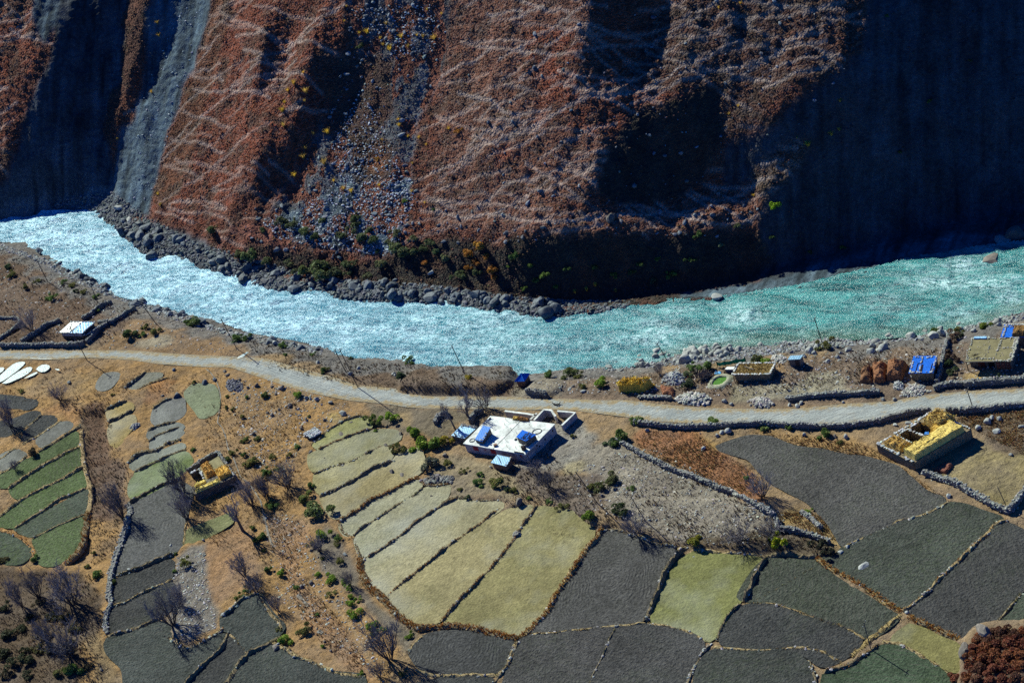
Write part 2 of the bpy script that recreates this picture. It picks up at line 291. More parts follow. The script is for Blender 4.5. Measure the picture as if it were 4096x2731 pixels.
    ('green', (.045, .065, .040), ('B8', [(640, 1400), (800, 1350), (950, 1260), (1040, 1200), (1110, 1150), (1240, 1150), (1350, 1190), (1500, 1270), (1650, 1370), (1900, 1640), (600, 1640)])),
]

# loose ground: colour of the soil, outline; later ones lie over earlier ones
ZONES = [
    ((.30, .178, .075), ('P', [(-200, 830), (560, 820), (900, 960), (1000, 1000), (900, 1568), (200, 1700), (-200, 1700)])),
    ((.13, .085, .06), ('P', [(-200, 540), (40, 560), (250, 660), (330, 700), (240, 790), (-200, 800)])),
    ((.24, .15, .08), ('P', [(230, 780), (320, 720), (560, 770), (560, 830), (230, 805)])),
    ((.30, .25, .18), ('B1', [(1180, -80), (1400, -150), (1480, -60), (1400, -10), (1150, -5)])),
    ((.13, .088, .062), ('B2', [(780, 230), (760, 120), (1200, 80), (1500, 130), (2250, 170), (2250, 380), (1350, 380)])),
    ((.21, .18, .14), ('P', [(1180, 860), (1300, 850), (1300, 915), (1180, 915)])),
    ((.17, .12, .085), ('P', [(1290, 860), (1600, 845), (1800, 830), (2352, 740), (2500, 760), (2500, 900), (1800, 930), (1290, 920)])),
    ((.27, .235, .155), ('H7', [(250, 580), (380, 420), (900, 430), (1344, 330), (1344, 480), (900, 500), (700, 584)])),
    ((.28, .25, .18), ('B4', [(0, 300), (300, 300), (560, 200), (780, 200), (800, 320), (1000, 350), (300, 410), (0, 420)])),
    ((.38, .26, .10), ('H4', [(1240, 740), (2200, 880), (2200, 960), (1240, 960)])),
    ((.34, .20, .08), ('H7', [(820, 150), (930, 160), (1000, 280), (860, 260)])),
    ((.125, .075, .05), ('B1', [(690, 480), (900, 460), (930, 900), (1090, 970), (1080, 1300), (960, 1454), (760, 1454), (740, 1100), (700, 900)])),
    ((.30, .20, .10), ('B1', [(640, 430), (700, 450), (720, 980), (780, 1250), (760, 1400), (730, 1180), (690, 990), (670, 700)])),
    ((.33, .165, .065), ('B1', [(1250, 340), (1400, 250), (1510, 230), (1480, 330), (1450, 400), (1350, 430), (1250, 440), (1220, 390)])),
    ((.30, .19, .085), ('B1', [(100, 300), (480, 200), (860, 190), (820, 330), (600, 360), (100, 380)])),
    ((.31, .17, .075), ('B1', [(350, 500), (600, 430), (690, 480), (690, 640), (560, 600)])),
    ((.30, .175, .09), ('B5', [(1700, 260), (1850, 180), (2050, 90), (2200, 200), (2200, 500), (1850, 830), (1780, 760)])),
    ((.17, .15, .13), ('B5', [(1500, 400), (1600, 290), (1740, 260), (1790, 560), (1790, 760), (1870, 850), (1850, 1000), (1600, 1130), (1450, 1000), (1480, 700)])),
    ((.29, .17, .09), ('B6', [(150, 60), (480, 60), (500, 300), (420, 500), (600, 750), (800, 950), (1000, 1300), (1080, 1456), (900, 1400), (500, 1000), (330, 640), (230, 300)])),
    ((.15, .125, .095), ('B6', [(500, 300), (640, 100), (760, 200), (900, 400), (960, 640), (1200, 880), (1420, 1060), (1340, 1200), (1150, 1000), (900, 700), (640, 500)])),
    ((.095, .065, .042), ('B5', [(-200, 450), (250, 480), (700, 520), (860, 700), (880, 1000), (700, 1100), (700, 1640), (-300, 1640)])),
    ((.23, .16, .085), ('B5', [(720, 1040), (860, 1020), (960, 1250), (1040, 1400), (1030, 1640), (850, 1640), (800, 1250)])),
    ((.155, .125, .085), ('B2', [(1000, 470), (1700, 500), (1950, 540), (1750, 620), (1700, 800), (1350, 700), (1250, 680), (1050, 600)])),
    ((.25, .175, .085), ('B2', [(1250, 520), (1380, 520), (1360, 640), (1270, 620)])),
    ((.38, .27, .10), ('B2', [(690, 540), (790, 520), (770, 610), (700, 640)])),
    ((.235, .185, .115), ('B2', [(1700, 900), (2300, 1050), (2352, 1250), (1700, 1250), (1500, 1150), (1560, 1000)])),
    ((.27, .25, .215), ('B3', [(0, 700), (640, 560), (760, 640), (820, 760), (740, 850), (640, 960), (450, 1030), (200, 1030), (0, 960)])),
    ((.30, .255, .16), ('B3', [(540, 960), (700, 920), (720, 1030), (560, 1060)])),
    ((.30, .20, .105), ('B3', [(690, 600), (750, 520), (900, 560), (1150, 600), (1120, 720), (900, 740), (720, 720)])),
    ((.135, .105, .085), ('B3', [(120, 1030), (450, 1030), (560, 1060), (880, 1060), (960, 1200), (800, 1330), (700, 1460), (430, 1300), (150, 1200)])),
    ((.235, .205, .165), ('B3', [(690, 860), (860, 780), (1000, 790), (1400, 1000), (1900, 1180), (2352, 1400), (2352, 1700), (1500, 1650), (1150, 1500), (900, 1350), (880, 1100), (720, 1020)])),
    ((.27, .125, .06), ('B3', [(1130, 790), (1250, 680), (1700, 700), (1850, 860), (2050, 960), (2200, 1080), (2250, 1200), (2250, 1330), (1800, 1120), (1300, 900)])),
    ((.32, .20, .075), ('B3', [(1640, 700), (1760, 770), (1980, 790), (2300, 690), (2352, 760), (2200, 745), (2050, 795), (1840, 850), (1800, 840)])),
    ((.30, .185, .08), ('B4', [(0, 690), (200, 690), (500, 730), (1000, 800), (1080, 830), (1250, 960), (1480, 1130), (1650, 1250), (1720, 1290), (1500, 1220), (1380, 1100), (1100, 950), (800, 905), (450, 845), (160, 745), (0, 745)])),
    ((.31, .21, .085), ('B8', [(250, 0), (600, 0), (690, 80), (780, 200), (770, 290), (700, 230), (400, 130), (270, 100)])),
    ((.14, .10, .065), ('B4', [(1760, 580), (2500, 500), (2500, 900), (2200, 900), (1950, 700)])),
    ((.24, .19, .095), ('B4', [(1520, 1060), (1700, 860), (2000, 780), (2200, 890), (2500, 900), (2500, 1250), (2230, 1380), (1800, 1160)])),
    ((.085, .065, .042), ('B8', [(-500, 200), (-100, 180), (200, 130), (580, 200), (770, 300), (700, 370), (560, 380), (140, 360), (-420, 290)])),
    ((.09, .05, .032), ('B8', [(1840, 1160), (1960, 1010), (2352, 990), (2700, 950), (2700, 1640), (1750, 1640)])),
]
MOUNDS = [  # raised ground with a cut edge: outline, metres, edge width
    (('B2', [(1290, 345), (1500, 365), (1800, 372), (2120, 375), (2170, 330), (2250, 300), (2250, 160), (1900, 170), (1500, 180), (1300, 230)]), 1.7, 1.2),
    (('B3', [(200, 395), (420, 400), (480, 370), (560, 300), (450, 240), (330, 230), (250, 300)]), 0.9, 1.2),
    (('B8', [(1850, 1220), (1880, 1080), (1960, 1020), (2100, 1000), (2352, 980), (2800, 930), (2800, 1700), (1800, 1700), (1850, 1450)]), 4.2, 3.0),
    (('B2', [(1700, 1060), (2330, 1250), (2352, 1400), (2150, 1290), (1900, 1290), (1780, 1260), (1700, 1160)]), 0.5, 0.8),
    (('B7', [(640, 30), (680, 60), (800, 140), (900, 150), (960, 110), (1050, 160), (1200, 220), (1350, 275), (1500, 290), (1680, 300), (2000, 340), (2250, 350), (2352, 300), (2352, -100), (640, -100)]), 1.2, 1.2),
    (('B5', [(740, 120), (780, 260), (780, 440), (560, 440), (690, 300), (720, 170)]), -0.9, 1.0),
    (('B1', [(700, 520), (900, 520), (920, 900), (1060, 1000), (1060, 1300), (780, 1300), (740, 1000)]), -1.0, 1.5),
]
# ---------------------------------------------------------------- finish the height field, look-ups
def sample(grid, x, y):
    fx = np.clip((np.asarray(x) - GX0) / GS, 0, len(gx) - 1.001); fy = np.clip((np.asarray(y) - GY0) / GS, 0, len(gy) - 1.001)
    i = fx.astype(int); j = fy.astype(int); fx = fx - i; fy = fy - j
    return (grid[j, i] * (1 - fx) + grid[j, i + 1] * fx) * (1 - fy) + (grid[j + 1, i] * (1 - fx) + grid[j + 1, i + 1] * fx) * fy

def hit(p, grid):
    """where the sight line of each photo pixel meets the height field"""
    d = rays(p); n = len(d)
    t0 = (90.0 - CAM[2]) / d[:, 2]; t1 = (-2.0 - CAM[2]) / d[:, 2]
    lo = t0.copy(); hi = t1.copy(); done = np.zeros(n, bool)
    K = 260
    prev = t0.copy()
    for k in range(1, K + 1):
        t = t0 + (t1 - t0) * k / K
        q = CAM[None] + d * t[:, None]
        below = (q[:, 2] <= sample(grid, q[:, 0], q[:, 1])) & ~done
        lo[below] = prev[below]; hi[below] = t[below]; done |= below
        prev = t
    for _ in range(14):
        m = (lo + hi) / 2; q = CAM[None] + d * m[:, None]
        b = q[:, 2] <= sample(grid, q[:, 0], q[:, 1])
        hi = np.where(b, m, hi); lo = np.where(b, lo, m)
    q = CAM[None] + d * hi[:, None]
    q[:, 2] = sample(grid, q[:, 0], q[:, 1])
    return q

def grid_mask(poly_xy):
    """cells of the big grid inside a world outline"""
    x0, y0 = poly_xy.min(0)[:2]; x1, y1 = poly_xy.max(0)[:2]
    i0 = max(0, int((x0 - GX0) / GS)); i1 = min(len(gx), int((x1 - GX0) / GS) + 2)
    j0 = max(0, int((y0 - GY0) / GS)); j1 = min(len(gy), int((y1 - GY0) / GS) + 2)
    m = np.zeros(GXX.shape, bool)
    if i1 > i0 and j1 > j0:
        m[j0:j1, i0:i1] = inside(GXX[j0:j1, i0:i1], GYY[j0:j1, i0:i1], poly_xy)
    return m

def blur_big(a, n):
    for _ in range(n):
        a = (a + np.roll(a, 1, 0) + np.roll(a, -1, 0)) / 3; a = (a + np.roll(a, 1, 1) + np.roll(a, -1, 1)) / 3
    return a

BASE = HV.copy()                                             # smooth valley floor, no relief
road_xy = hit(road_poly_px, BASE)
field_xy = [hit(px(*f[2]), BASE) for f in FIELDS]
field_mask = np.zeros(GXX.shape)
for q in field_xy: field_mask[grid_mask(q)] = 1
road_mask = np.zeros(GXX.shape); road_mask[grid_mask(road_xy)] = 1
road_soft = blur_big(road_mask, 3)
field_soft = blur_big(field_mask, 2)
rise = np.zeros(GXX.shape)
for (v, pts), h, e in MOUNDS:
    m = np.zeros(GXX.shape); m[grid_mask(hit(px(v, pts), BASE))] = 1
    rise += blur_big(m, max(1, int((e / GS) ** 2 * 0.35))) * h
rise *= (1 - np.clip(field_soft * 2, 0, 1))
rough = fbm(GXX / 7, GYY / 7, 3) * 0.45 + fbm(GXX / 1.5, GYY / 1.5, 3, .6) * 0.20
beach = sstep(DN, -3, 0) * (1 - sstep(DN, 6, 12))
rough = rough + beach * fbm(GXX / 1.0 + 70, GYY / 1.0, 3, .6) * .35
free = np.clip(1 - road_soft * 1.6, 0, 1) * (1 - field_soft)
HV2 = BASE + rise + rough * free * sstep(DN, -4, 0) - 0.10 * road_soft - 0.16 * field_soft
HZ = np.where(hillside_mask, np.maximum(HH, -1.2), HV2)
def surf(p): return hit(p, HZ)
def zat(x, y): return sample(HZ, x, y)
# ---------------------------------------------------------------- materials
MATS = {}
class NB:
    """a small node-tree writer"""
    def __init__(s, name, rough=0.9, spec=0.25):
        s.m = bpy.data.materials.new(name); s.m.use_nodes = True
        s.t = s.m.node_tree; s.b = s.t.nodes['Principled BSDF']
        s.b.inputs['Roughness'].default_value = rough; s.b.inputs['Specular IOR Level'].default_value = spec
        MATS[name] = s.m
    def n(s, typ, **kw):
        x = s.t.nodes.new(typ)
        for k, v in kw.items(): setattr(x, k, v)
        return x
    def put(s, sock, v):
        if isinstance(v, bpy.types.NodeSocket): s.t.links.new(v, sock)
        elif v is not None:
            try: sock.default_value = v
            except Exception: sock.default_value = (*v, 1.0)
    def coord(s, kind='pos'):
        if kind == 'pos': return s.n('ShaderNodeNewGeometry').outputs['Position']
        return s.n('ShaderNodeTexCoord').outputs['Object']
    def noise(s, vec, scale, detail=3, rough=0.6, dist=0.0, out='Fac'):
        x = s.n('ShaderNodeTexNoise'); s.put(x.inputs['Vector'], vec)
        x.inputs['Scale'].default_value = scale; x.inputs['Detail'].default_value = detail; x.inputs['Roughness'].default_value = rough; x.inputs['Distortion'].default_value = dist
        return x.outputs[out]
    def vor(s, vec, scale, feature='F1', out='Distance', rnd=1.0):
        x = s.n('ShaderNodeTexVoronoi', feature=feature); s.put(x.inputs['Vector'], vec); x.inputs['Scale'].default_value = scale; x.inputs['Randomness'].default_value = rnd
        return x.outputs[out]
    def ramp(s, fac, lo, hi, a=0.0, b=1.0):
        x = s.n('ShaderNodeMapRange'); x.clamp = True; s.put(x.inputs[0], fac)
        x.inputs[1].default_value = lo; x.inputs[2].default_value = hi; x.inputs[3].default_value = a; x.inputs[4].default_value = b
        return x.outputs[0]
    def math(s, op, a, b=None, c=None):
        x = s.n('ShaderNodeMath', operation=op); s.put(x.inputs[0], a)
        if b is not None: s.put(x.inputs[1], b)
        if c is not None: s.put(x.inputs[2], c)
        return x.outputs[0]
    def vmath(s, op, a, b=None, out=0):
        x = s.n('ShaderNodeVectorMath', operation=op); s.put(x.inputs[0], a)
        if b is not None: s.put(x.inputs[1], b)
        return x.outputs[out]
    def scale3(s, vec, sc): return s.vmath('MULTIPLY', vec, sc)
    def mix(s, fac, a, b, mode='MIX'):
        x = s.n('ShaderNodeMix', data_type='RGBA', blend_type=mode); s.put(x.inputs[0], fac); s.put(x.inputs[6], a); s.put(x.inputs[7], b)
        return x.outputs[2]
    def col(s, v): s.put(s.b.inputs['Base Color'], v)
    def bump(s, h, dist=0.1, strength=1.0, prev=None):
        x = s.n('ShaderNodeBump'); s.put(x.inputs['Height'], h); x.inputs['Distance'].default_value = dist; x.inputs['Strength'].default_value = strength
        if prev is not None: s.t.links.new(prev, x.inputs['Normal'])
        return x.outputs[0]
    def normal(s, v): s.t.links.new(v, s.b.inputs['Normal'])
    def attr(s, name='Col'): return s.n('ShaderNodeAttribute', attribute_name=name).outputs['Color']
    def obcol(s): return s.n('ShaderNodeObjectInfo').outputs['Color']
    def rand(s): return s.n('ShaderNodeObjectInfo').outputs['Random']

def mat_simple(name, base, rough=0.85, var=0.35, scale=2.0, bump=0.03, bscale=8.0, spec=0.2, coord='obj', metal=0.0, rnd=0.25):
    """a plain weathered surface: mottled at two sizes, a little different on every object"""
    b = NB(name, rough, spec); v = b.coord(coord)
    f = b.noise(v, scale, 4); g = b.noise(v, bscale, 3, .7)
    k = b.math('ADD', b.ramp(f, .3, .7, 1 - var, 1 + var * .6), b.ramp(g, .3, .7, -var * .4, var * .4))
    k = b.math('MULTIPLY', k, b.ramp(b.rand(), 0, 1, 1 - rnd, 1 + rnd))
    x = b.n('ShaderNodeVectorMath', operation='SCALE'); x.inputs[0].default_value = base[:3]; b.put(x.inputs[3], k)
    b.col(x.outputs[0]); b.b.inputs['Metallic'].default_value = metal
    if bump: b.normal(b.bump(g, bump))
    return b.m

def mat_hill():
    b = NB('hillside_turf', 0.95, 0.12); p = b.coord(); c = b.attr('Col'); wt = b.attr('Mix')
    sep = b.n('ShaderNodeSeparateColor'); b.put(sep.inputs[0], wt); rocky, paths, tuss = sep.outputs[0], sep.outputs[1], sep.outputs[2]
    n1 = b.noise(p, .22, 4); n2 = b.noise(p, 1.1, 4, .65); n3 = b.noise(p, 5.0, 3, .7)
    k = b.math('MULTIPLY', b.ramp(n1, .3, .7, .75, 1.25), b.ramp(n2, .3, .7, .62, 1.35)); k = b.math('MULTIPLY', k, b.ramp(n3, .3, .7, .7, 1.3))
    x = b.n('ShaderNodeVectorMath', operation='SCALE'); b.put(x.inputs[0], c); b.put(x.inputs[3], k)
    base = x.outputs[0]
    # trodden cattle paths: two families of nearly level lines that cross
    warp = b.noise(p, .35, 3, .55); warp2 = b.noise(b.vmath('ADD', p, (31., 7., 3.)), .8, 3, .6)
    def lines(tilt, per):
        d = b.n('ShaderNodeVectorMath', operation='DOT_PRODUCT'); b.put(d.inputs[0], p)
        d.inputs[1].default_value = (STRIKE[0] * tilt, STRIKE[1] * tilt, 1.0)
        h = b.math('ADD', d.outputs['Value'], b.math('MULTIPLY', warp, 5.0)); h = b.math('ADD', h, b.math('MULTIPLY', warp2, 1.6))
        f = b.math('FRACT', b.math('MULTIPLY', h, 1 / per)); f = b.math('ABSOLUTE', b.math('SUBTRACT', f, .5))
        return b.ramp(f, .03, .15, 1, 0), f
    l1, f1 = lines(.30, 1.15); l2, f2 = lines(-.24, 1.3)
    l = b.math('MAXIMUM', l1, l2); broken = b.ramp(b.noise(p, .5, 3), .36, .50)
    l = b.math('MULTIPLY', b.math('MULTIPLY', l, broken), b.math('MULTIPLY', paths, .5))
    base = b.mix(b.math('MULTIPLY', l, .6), base, (.34, .27, .24, 1))
    vo = b.vor(p, 2.1); gaps = b.ramp(vo, .30, .62)
    base = b.mix(b.math('MULTIPLY', gaps, b.math('MULTIPLY', tuss, .22)), base, (.05, .035, .03, 1))
    base = b.mix(b.math('MULTIPLY', rocky, b.ramp(b.vor(p, 2.6, out='Distance'), .05, .25, .8, 0)), base, (.30, .32, .34, 1))
    b.col(base)
    hmap = b.math('ADD', b.math('MULTIPLY', b.math('MULTIPLY', vo, -1.0), b.ramp(tuss, 0, 1, .25, 1)), b.math('MULTIPLY', n2, .9))
    st = b.math('ADD', f1, f2)
    h2 = b.math('MULTIPLY', b.math('MULTIPLY', st, paths), 1.2)
    nn = b.bump(b.math('ADD', hmap, h2), .36); nn = b.bump(n3, .10, 1.0, nn)
    b.normal(nn); return b.m

def mat_ground():
    b = NB('valley_soil', 0.95, 0.12); p = b.coord(); c = b.attr('Col')
    n1 = b.noise(p, .16, 4); n2 = b.noise(p, .9, 5, .7); n3 = b.noise(p, 2.6, 3, .75)
    k = b.math('MULTIPLY', b.ramp(n1, .3, .7, .75, 1.2), b.ramp(n2, .3, .7, .62, 1.32)); k = b.math('MULTIPLY', k, b.ramp(n3, .3, .7, .75, 1.25))
    x = b.n('ShaderNodeVectorMath', operation='SCALE'); b.put(x.inputs[0], c); b.put(x.inputs[3], k)
    greyer = b.ramp(b.noise(b.vmath('ADD', p, (13., 71., 0.)), .11, 4, .65), .44, .62); tone = b.mix(b.math('MULTIPLY', greyer, .38), x.outputs[0], (.185, .150, .125, 1))
    # dry scrub clumps and pale pebbles
    dark = b.math('MULTIPLY', b.ramp(b.noise(p, .75, 4, .7), .56, .66), b.ramp(b.noise(p, .09, 2), .38, .62))
    base = b.mix(b.math('MULTIPLY', dark, .65), tone, (.085, .062, .048, 1))
    peb = b.math('MULTIPLY', b.ramp(b.vor(p, 1.9), .06, .13, 1, 0), b.ramp(b.noise(p, .13, 3), .40, .62))
    base = b.mix(b.math('MULTIPLY', peb, .8), base, (.42, .40, .37, 1))
    b.col(base)
    nn = b.bump(b.math('ADD', n2, b.math('MULTIPLY', dark, .8)), .45); nn = b.bump(n3, .22, 1, nn); nn = b.bump(peb, .12, 1, nn)
    b.normal(nn); return b.m

def mat_field(kind):
    b = NB('field_' + kind, 0.95, 0.10); p = b.coord(); c = b.obcol()
    n1 = b.noise(p, .09, 3); n2 = b.noise(p, .7, 4, .65); n3 = b.noise(p, 1.9, 3, .7)
    lo, hi = (.55, 1.5) if kind in ('plow', 'rings', 'furrow', 'green') else (.78, 1.24)
    k = b.math('MULTIPLY', b.ramp(n1, .3, .7, .76, 1.26), b.ramp(n2, .3, .7, .78, 1.22)); k = b.math('MULTIPLY', k, b.ramp(n3, .3, .7, lo, hi))
    x = b.n('ShaderNodeVectorMath', operation='SCALE'); b.put(x.inputs[0], c); b.put(x.inputs[3], k); base = x.outputs[0]
    if kind in ('plow', 'green', 'furrow'):
        an = b.math('MULTIPLY', b.rand(), 3.1); dd = b.n('ShaderNodeCombineXYZ'); b.put(dd.inputs[0], b.math('COSINE', an)); b.put(dd.inputs[1], b.math('SINE', an))
        fu = b.math('SINE', b.math('ADD', b.math('MULTIPLY', b.vmath('DOT_PRODUCT', p, dd.outputs[0], out='Value'), 6.6), b.math('MULTIPLY', b.noise(p, .12, 3), 30.0)))
        base = b.mix(b.math('MULTIPLY', b.ramp(fu, -.2, .9), b.ramp(n2, .4, .65, .0, .45)), base, (.095, .085, .075, 1))
    g = b.ramp(b.noise(p, .055, 3, .6), .45, .68); g2 = b.ramp(b.noise(p, 1.3, 4, .8), .42, .62)
    green = {'plow': .18, 'rings': .08, 'furrow': .05, 'fallow': .15, 'stubble': .28, 'green': .65, 'sprout': .55}[kind]
    base = b.mix(b.math('MULTIPLY', b.math('MULTIPLY', g, g2), green), base, (.085, .125, .035, 1))
    if kind in ('stubble', 'sprout', 'fallow'):
        pale = b.ramp(b.noise(b.vmath('ADD', p, (50., 9., 0.)), .06, 3, .6), .50, .72)
        base = b.mix(b.math('MULTIPLY', pale, .45), base, (.33, .34, .31, 1))
        st = b.ramp(b.noise(p, 3.6, 2, .8), .60, .72); base = b.mix(b.math('MULTIPLY', st, .35), base, (.42, .36, .2, 1))
    else:
        st = b.ramp(b.noise(p, 3.0, 2, .8), .64, .75); base = b.mix(b.math('MULTIPLY', st, .3), base, (.22, .19, .12, 1))
    b.col(base)
    h = n3; d = {'plow': .60, 'rings': .36, 'furrow': .28, 'green': .45}.get(kind, .24)
    nn = b.bump(h, d)
    if kind in ('rings', 'furrow'):
        oc = b.coord('obj'); w = b.noise(oc, .09, 3, .5)
        r = b.vmath('LENGTH', b.vmath('MULTIPLY', oc, (1.0, .62, 0.)), out='Value') if kind == 'rings' else b.math('ADD', b.vmath('DOT_PRODUCT', oc, (.93, .37, 0.), out='Value'), 0.0)
        ph = b.math('ADD', b.math('MULTIPLY', r, 8.6 if kind == 'rings' else 9.0), b.math('MULTIPLY', w, 75.0))
        nn = b.bump(b.math('MULTIPLY', b.math('SINE', ph), b.ramp(n2, .38, .6, .05, 1.0)), .04, 1, nn)
    b.normal(nn); return b.m

def mat_road():
    b = NB('gravel_road', 0.9, 0.15); p = b.coord()
    n1 = b.noise(p, .25, 4); n2 = b.noise(b.scale3(p, (.35, 1.6, 1.)), 1.3, 4); n3 = b.noise(p, 2.4, 3, .75)
    e = b.attr('Edge')
    base = b.mix(b.ramp(n1, .3, .7), (.25, .275, .275, 1), (.42, .44, .425, 1))
    base = b.mix(b.math('MULTIPLY', b.ramp(n2, .5, .7), .6), base, (.20, .205, .20, 1))
    es = b.n('ShaderNodeSeparateColor'); b.put(es.inputs[0], e)
    edge = b.ramp(b.math('ADD', es.outputs[0], b.ramp(b.noise(p, .5, 4, .7), .3, .7, -.55, .55)), .25, .8)
    base = b.mix(edge, base, (.31, .23, .12, 1))
    base = b.mix(b.ramp(b.vor(p, 1.3), .10, .2, .8, 0), base, (.50, .52, .50, 1))
    base = b.mix(b.ramp(n3, .35, .7, .35, 0), base, (.14, .14, .13, 1))
    rut = b.math('SINE', b.math('ADD', b.math('MULTIPLY', es.outputs[1], 3.6), b.math('MULTIPLY', n1, 4.0))); base = b.mix(b.math('MULTIPLY', b.ramp(rut, .0, .9), b.ramp(n2, .3, .6, .1, .7)), base, (.22, .225, .215, 1))
    b.col(base); b.normal(b.bump(n3, .16, 1, b.bump(n2, .22))); return b.m

def mat_water():
    b = NB('river_water', 0.16, 1.0); p = b.coord()
    b.b.inputs['IOR'].default_value = 1.33
    a = b.attr('FoamGlint'); s = b.n('ShaderNodeSeparateColor'); b.put(s.inputs[0], a)
    foam_glint, shal, glint = s.outputs[0], s.outputs[1], s.outputs[2]
    # flow runs along the valley: stretch the ripples across it
    mp = b.n('ShaderNodeMapping'); mp.inputs['Rotation'].default_value = (0, 0, math.radians(36.9)); b.put(mp.inputs['Vector'], p)
    q = mp.outputs[0]; qs = b.scale3(q, (.42, 1.0, 1.0)); ql = b.scale3(q, (.10, .55, 1.0)); big = b.noise(ql, .55, 4, .6, 1.2)
    n1 = b.noise(qs, .45, 4, .6, .6); n2 = b.noise(qs, 1.3, 4, .7, .8); n3 = b.noise(q, 2.8, 3, .7, .4)
    base = b.mix(b.ramp(b.math('ADD', b.math('MULTIPLY', big, .7), b.math('MULTIPLY', n1, .3)), .36, .62), (.001, .085, .105, 1), (.008, .31, .31, 1))
    base = b.mix(b.math('MULTIPLY', glint, .8), base, (.012, .20, .36, 1)); base = b.mix(shal, base, (.06, .115, .075, 1))
    f = b.math('MULTIPLY', b.ramp(b.math('ADD', n2, b.math('MULTIPLY', big, 1.3)), .98, 1.30), b.ramp(n3, .35, .62, .35, 1))
    f = b.math('ADD', b.math('MULTIPLY', f, b.ramp(glint, 0, 1, .22, .5)), b.math('MULTIPLY', foam_glint, b.ramp(b.math('ADD', n2, b.math('MULTIPLY', b.math('SUBTRACT', n3, .5), .8)), .40, .58)))
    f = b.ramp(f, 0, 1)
    base = b.mix(f, base, b.mix(glint, (.48, .74, .78, 1), (.52, .83, 1.0, 1))); b.col(base)  # left end whiter and bluer, imitating sun glitter on the water
    b.put(b.b.inputs['Roughness'], b.ramp(f, 0, 1, .25, .5))
    nn = b.bump(n1, .8); nn = b.bump(n2, .6, 1, nn); nn = b.bump(n3, .34, 1, nn); b.normal(nn); return b.m
# ---------------------------------------------------------------- object helpers
def link(name, me, mat=None, parent=None):
    o = bpy.data.objects.new(name, me); C.objects.link(o)
    if mat is not None:
        for m in (mat if isinstance(mat, (list, tuple)) else [mat]): me.materials.append(m)
    if parent is not None: o.parent = parent
    return o
def np_mesh(name, V, F, smooth=False, mats=None):
    """V (n,3), F (m,k) with k = 3 or 4, or a list of such arrays"""
    me = bpy.data.meshes.new(name)
    Fs = F if isinstance(F, list) else [F]
    Fs = [np.asarray(f, np.int32) for f in Fs if len(f)]
    V = np.asarray(V, np.float32)
    me.vertices.add(len(V)); me.vertices.foreach_set('co', V.ravel())
    nl = sum(f.size for f in Fs); npol = sum(len(f) for f in Fs)
    me.loops.add(nl); me.loops.foreach_set('vertex_index', np.concatenate([f.ravel() for f in Fs]))
    me.polygons.add(npol)
    tot = np.concatenate([np.full(len(f), f.shape[1], np.int32) for f in Fs])
    st = np.concatenate([[0], np.cumsum(tot)[:-1]]).astype(np.int32)
    me.polygons.foreach_set('loop_start', st)
    me.polygons.foreach_set('loop_total', tot)
    me.polygons.foreach_set('use_smooth', np.full(npol, smooth))
    if mats is not None: me.polygons.foreach_set('material_index', np.asarray(mats, np.int32))
    me.update(calc_edges=True); me.validate()
    return me
def vcol(me, name, cols):
    a = me.attributes.new(name, 'FLOAT_COLOR', 'POINT')
    c = np.ones((len(cols), 4), np.float32); c[:, :cols.shape[1]] = cols
    a.data.foreach_set('color', c.ravel())
def structure(o): o['kind'] = 'structure'; return o
def stuff(o, label=None, cat=None):
    o['kind'] = 'stuff'
    if label: o['label'] = label
    if cat: o['category'] = cat
    return o
def tag(o, label, cat, group=None):
    o['label'] = label; o['category'] = cat
    if group: o['group'] = group
    return o
def thing(name, label, cat, loc=(0, 0, 0), rz=0.0, group=None):
    o = bpy.data.objects.new(name, None); C.objects.link(o); o.location = tuple(float(v) for v in loc); o.rotation_euler = (0, 0, rz); o.empty_display_size = .3
    return tag(o, label, cat, group)

vis_ = None
# ---------------------------------------------------------------- ground colours
pp = to_px(np.stack([GXX.ravel(), GYY.ravel(), HZ.ravel()], 1))
jx = fbm(GXX / 4, GYY / 4, 3).ravel() * 24; jy = fbm(GXX / 4 + 60, GYY / 4 + 5, 3).ravel() * 24
PX = pp[:, 0] + jx; PY = pp[:, 1] + jy; vis_ = (pp[:, 0] > -300) & (pp[:, 0] < 4400) & (pp[:, 1] > -200)
def paint(col, zones, cond, soft=0):
    for c, (v, pts) in zones:
        poly = px(v, pts)
        x0, y0 = poly.min(0); x1, y1 = poly.max(0)
        idx = np.nonzero((PX > x0) & (PX < x1) & (PY > y0) & (PY < y1) & cond)[0]
        m = inside(PX[idx], PY[idx], poly)
        col[idx[m]] = c
colV = np.empty((GXX.size, 3)); colV[:] = (.25, .17, .095)
flat = ~hillside_mask.ravel()
paint(colV, ZONES, flat)
wet = (DN < 9 + fbm(GXX / 5, GYY / 5, 2) * 6).ravel() & flat
colV[wet] = (.15, .14, .135)
cg = colV.reshape(GXX.shape + (3,))
colV = np.stack([blur_big(cg[..., k], 2) for k in range(3)], -1).reshape(-1, 3)

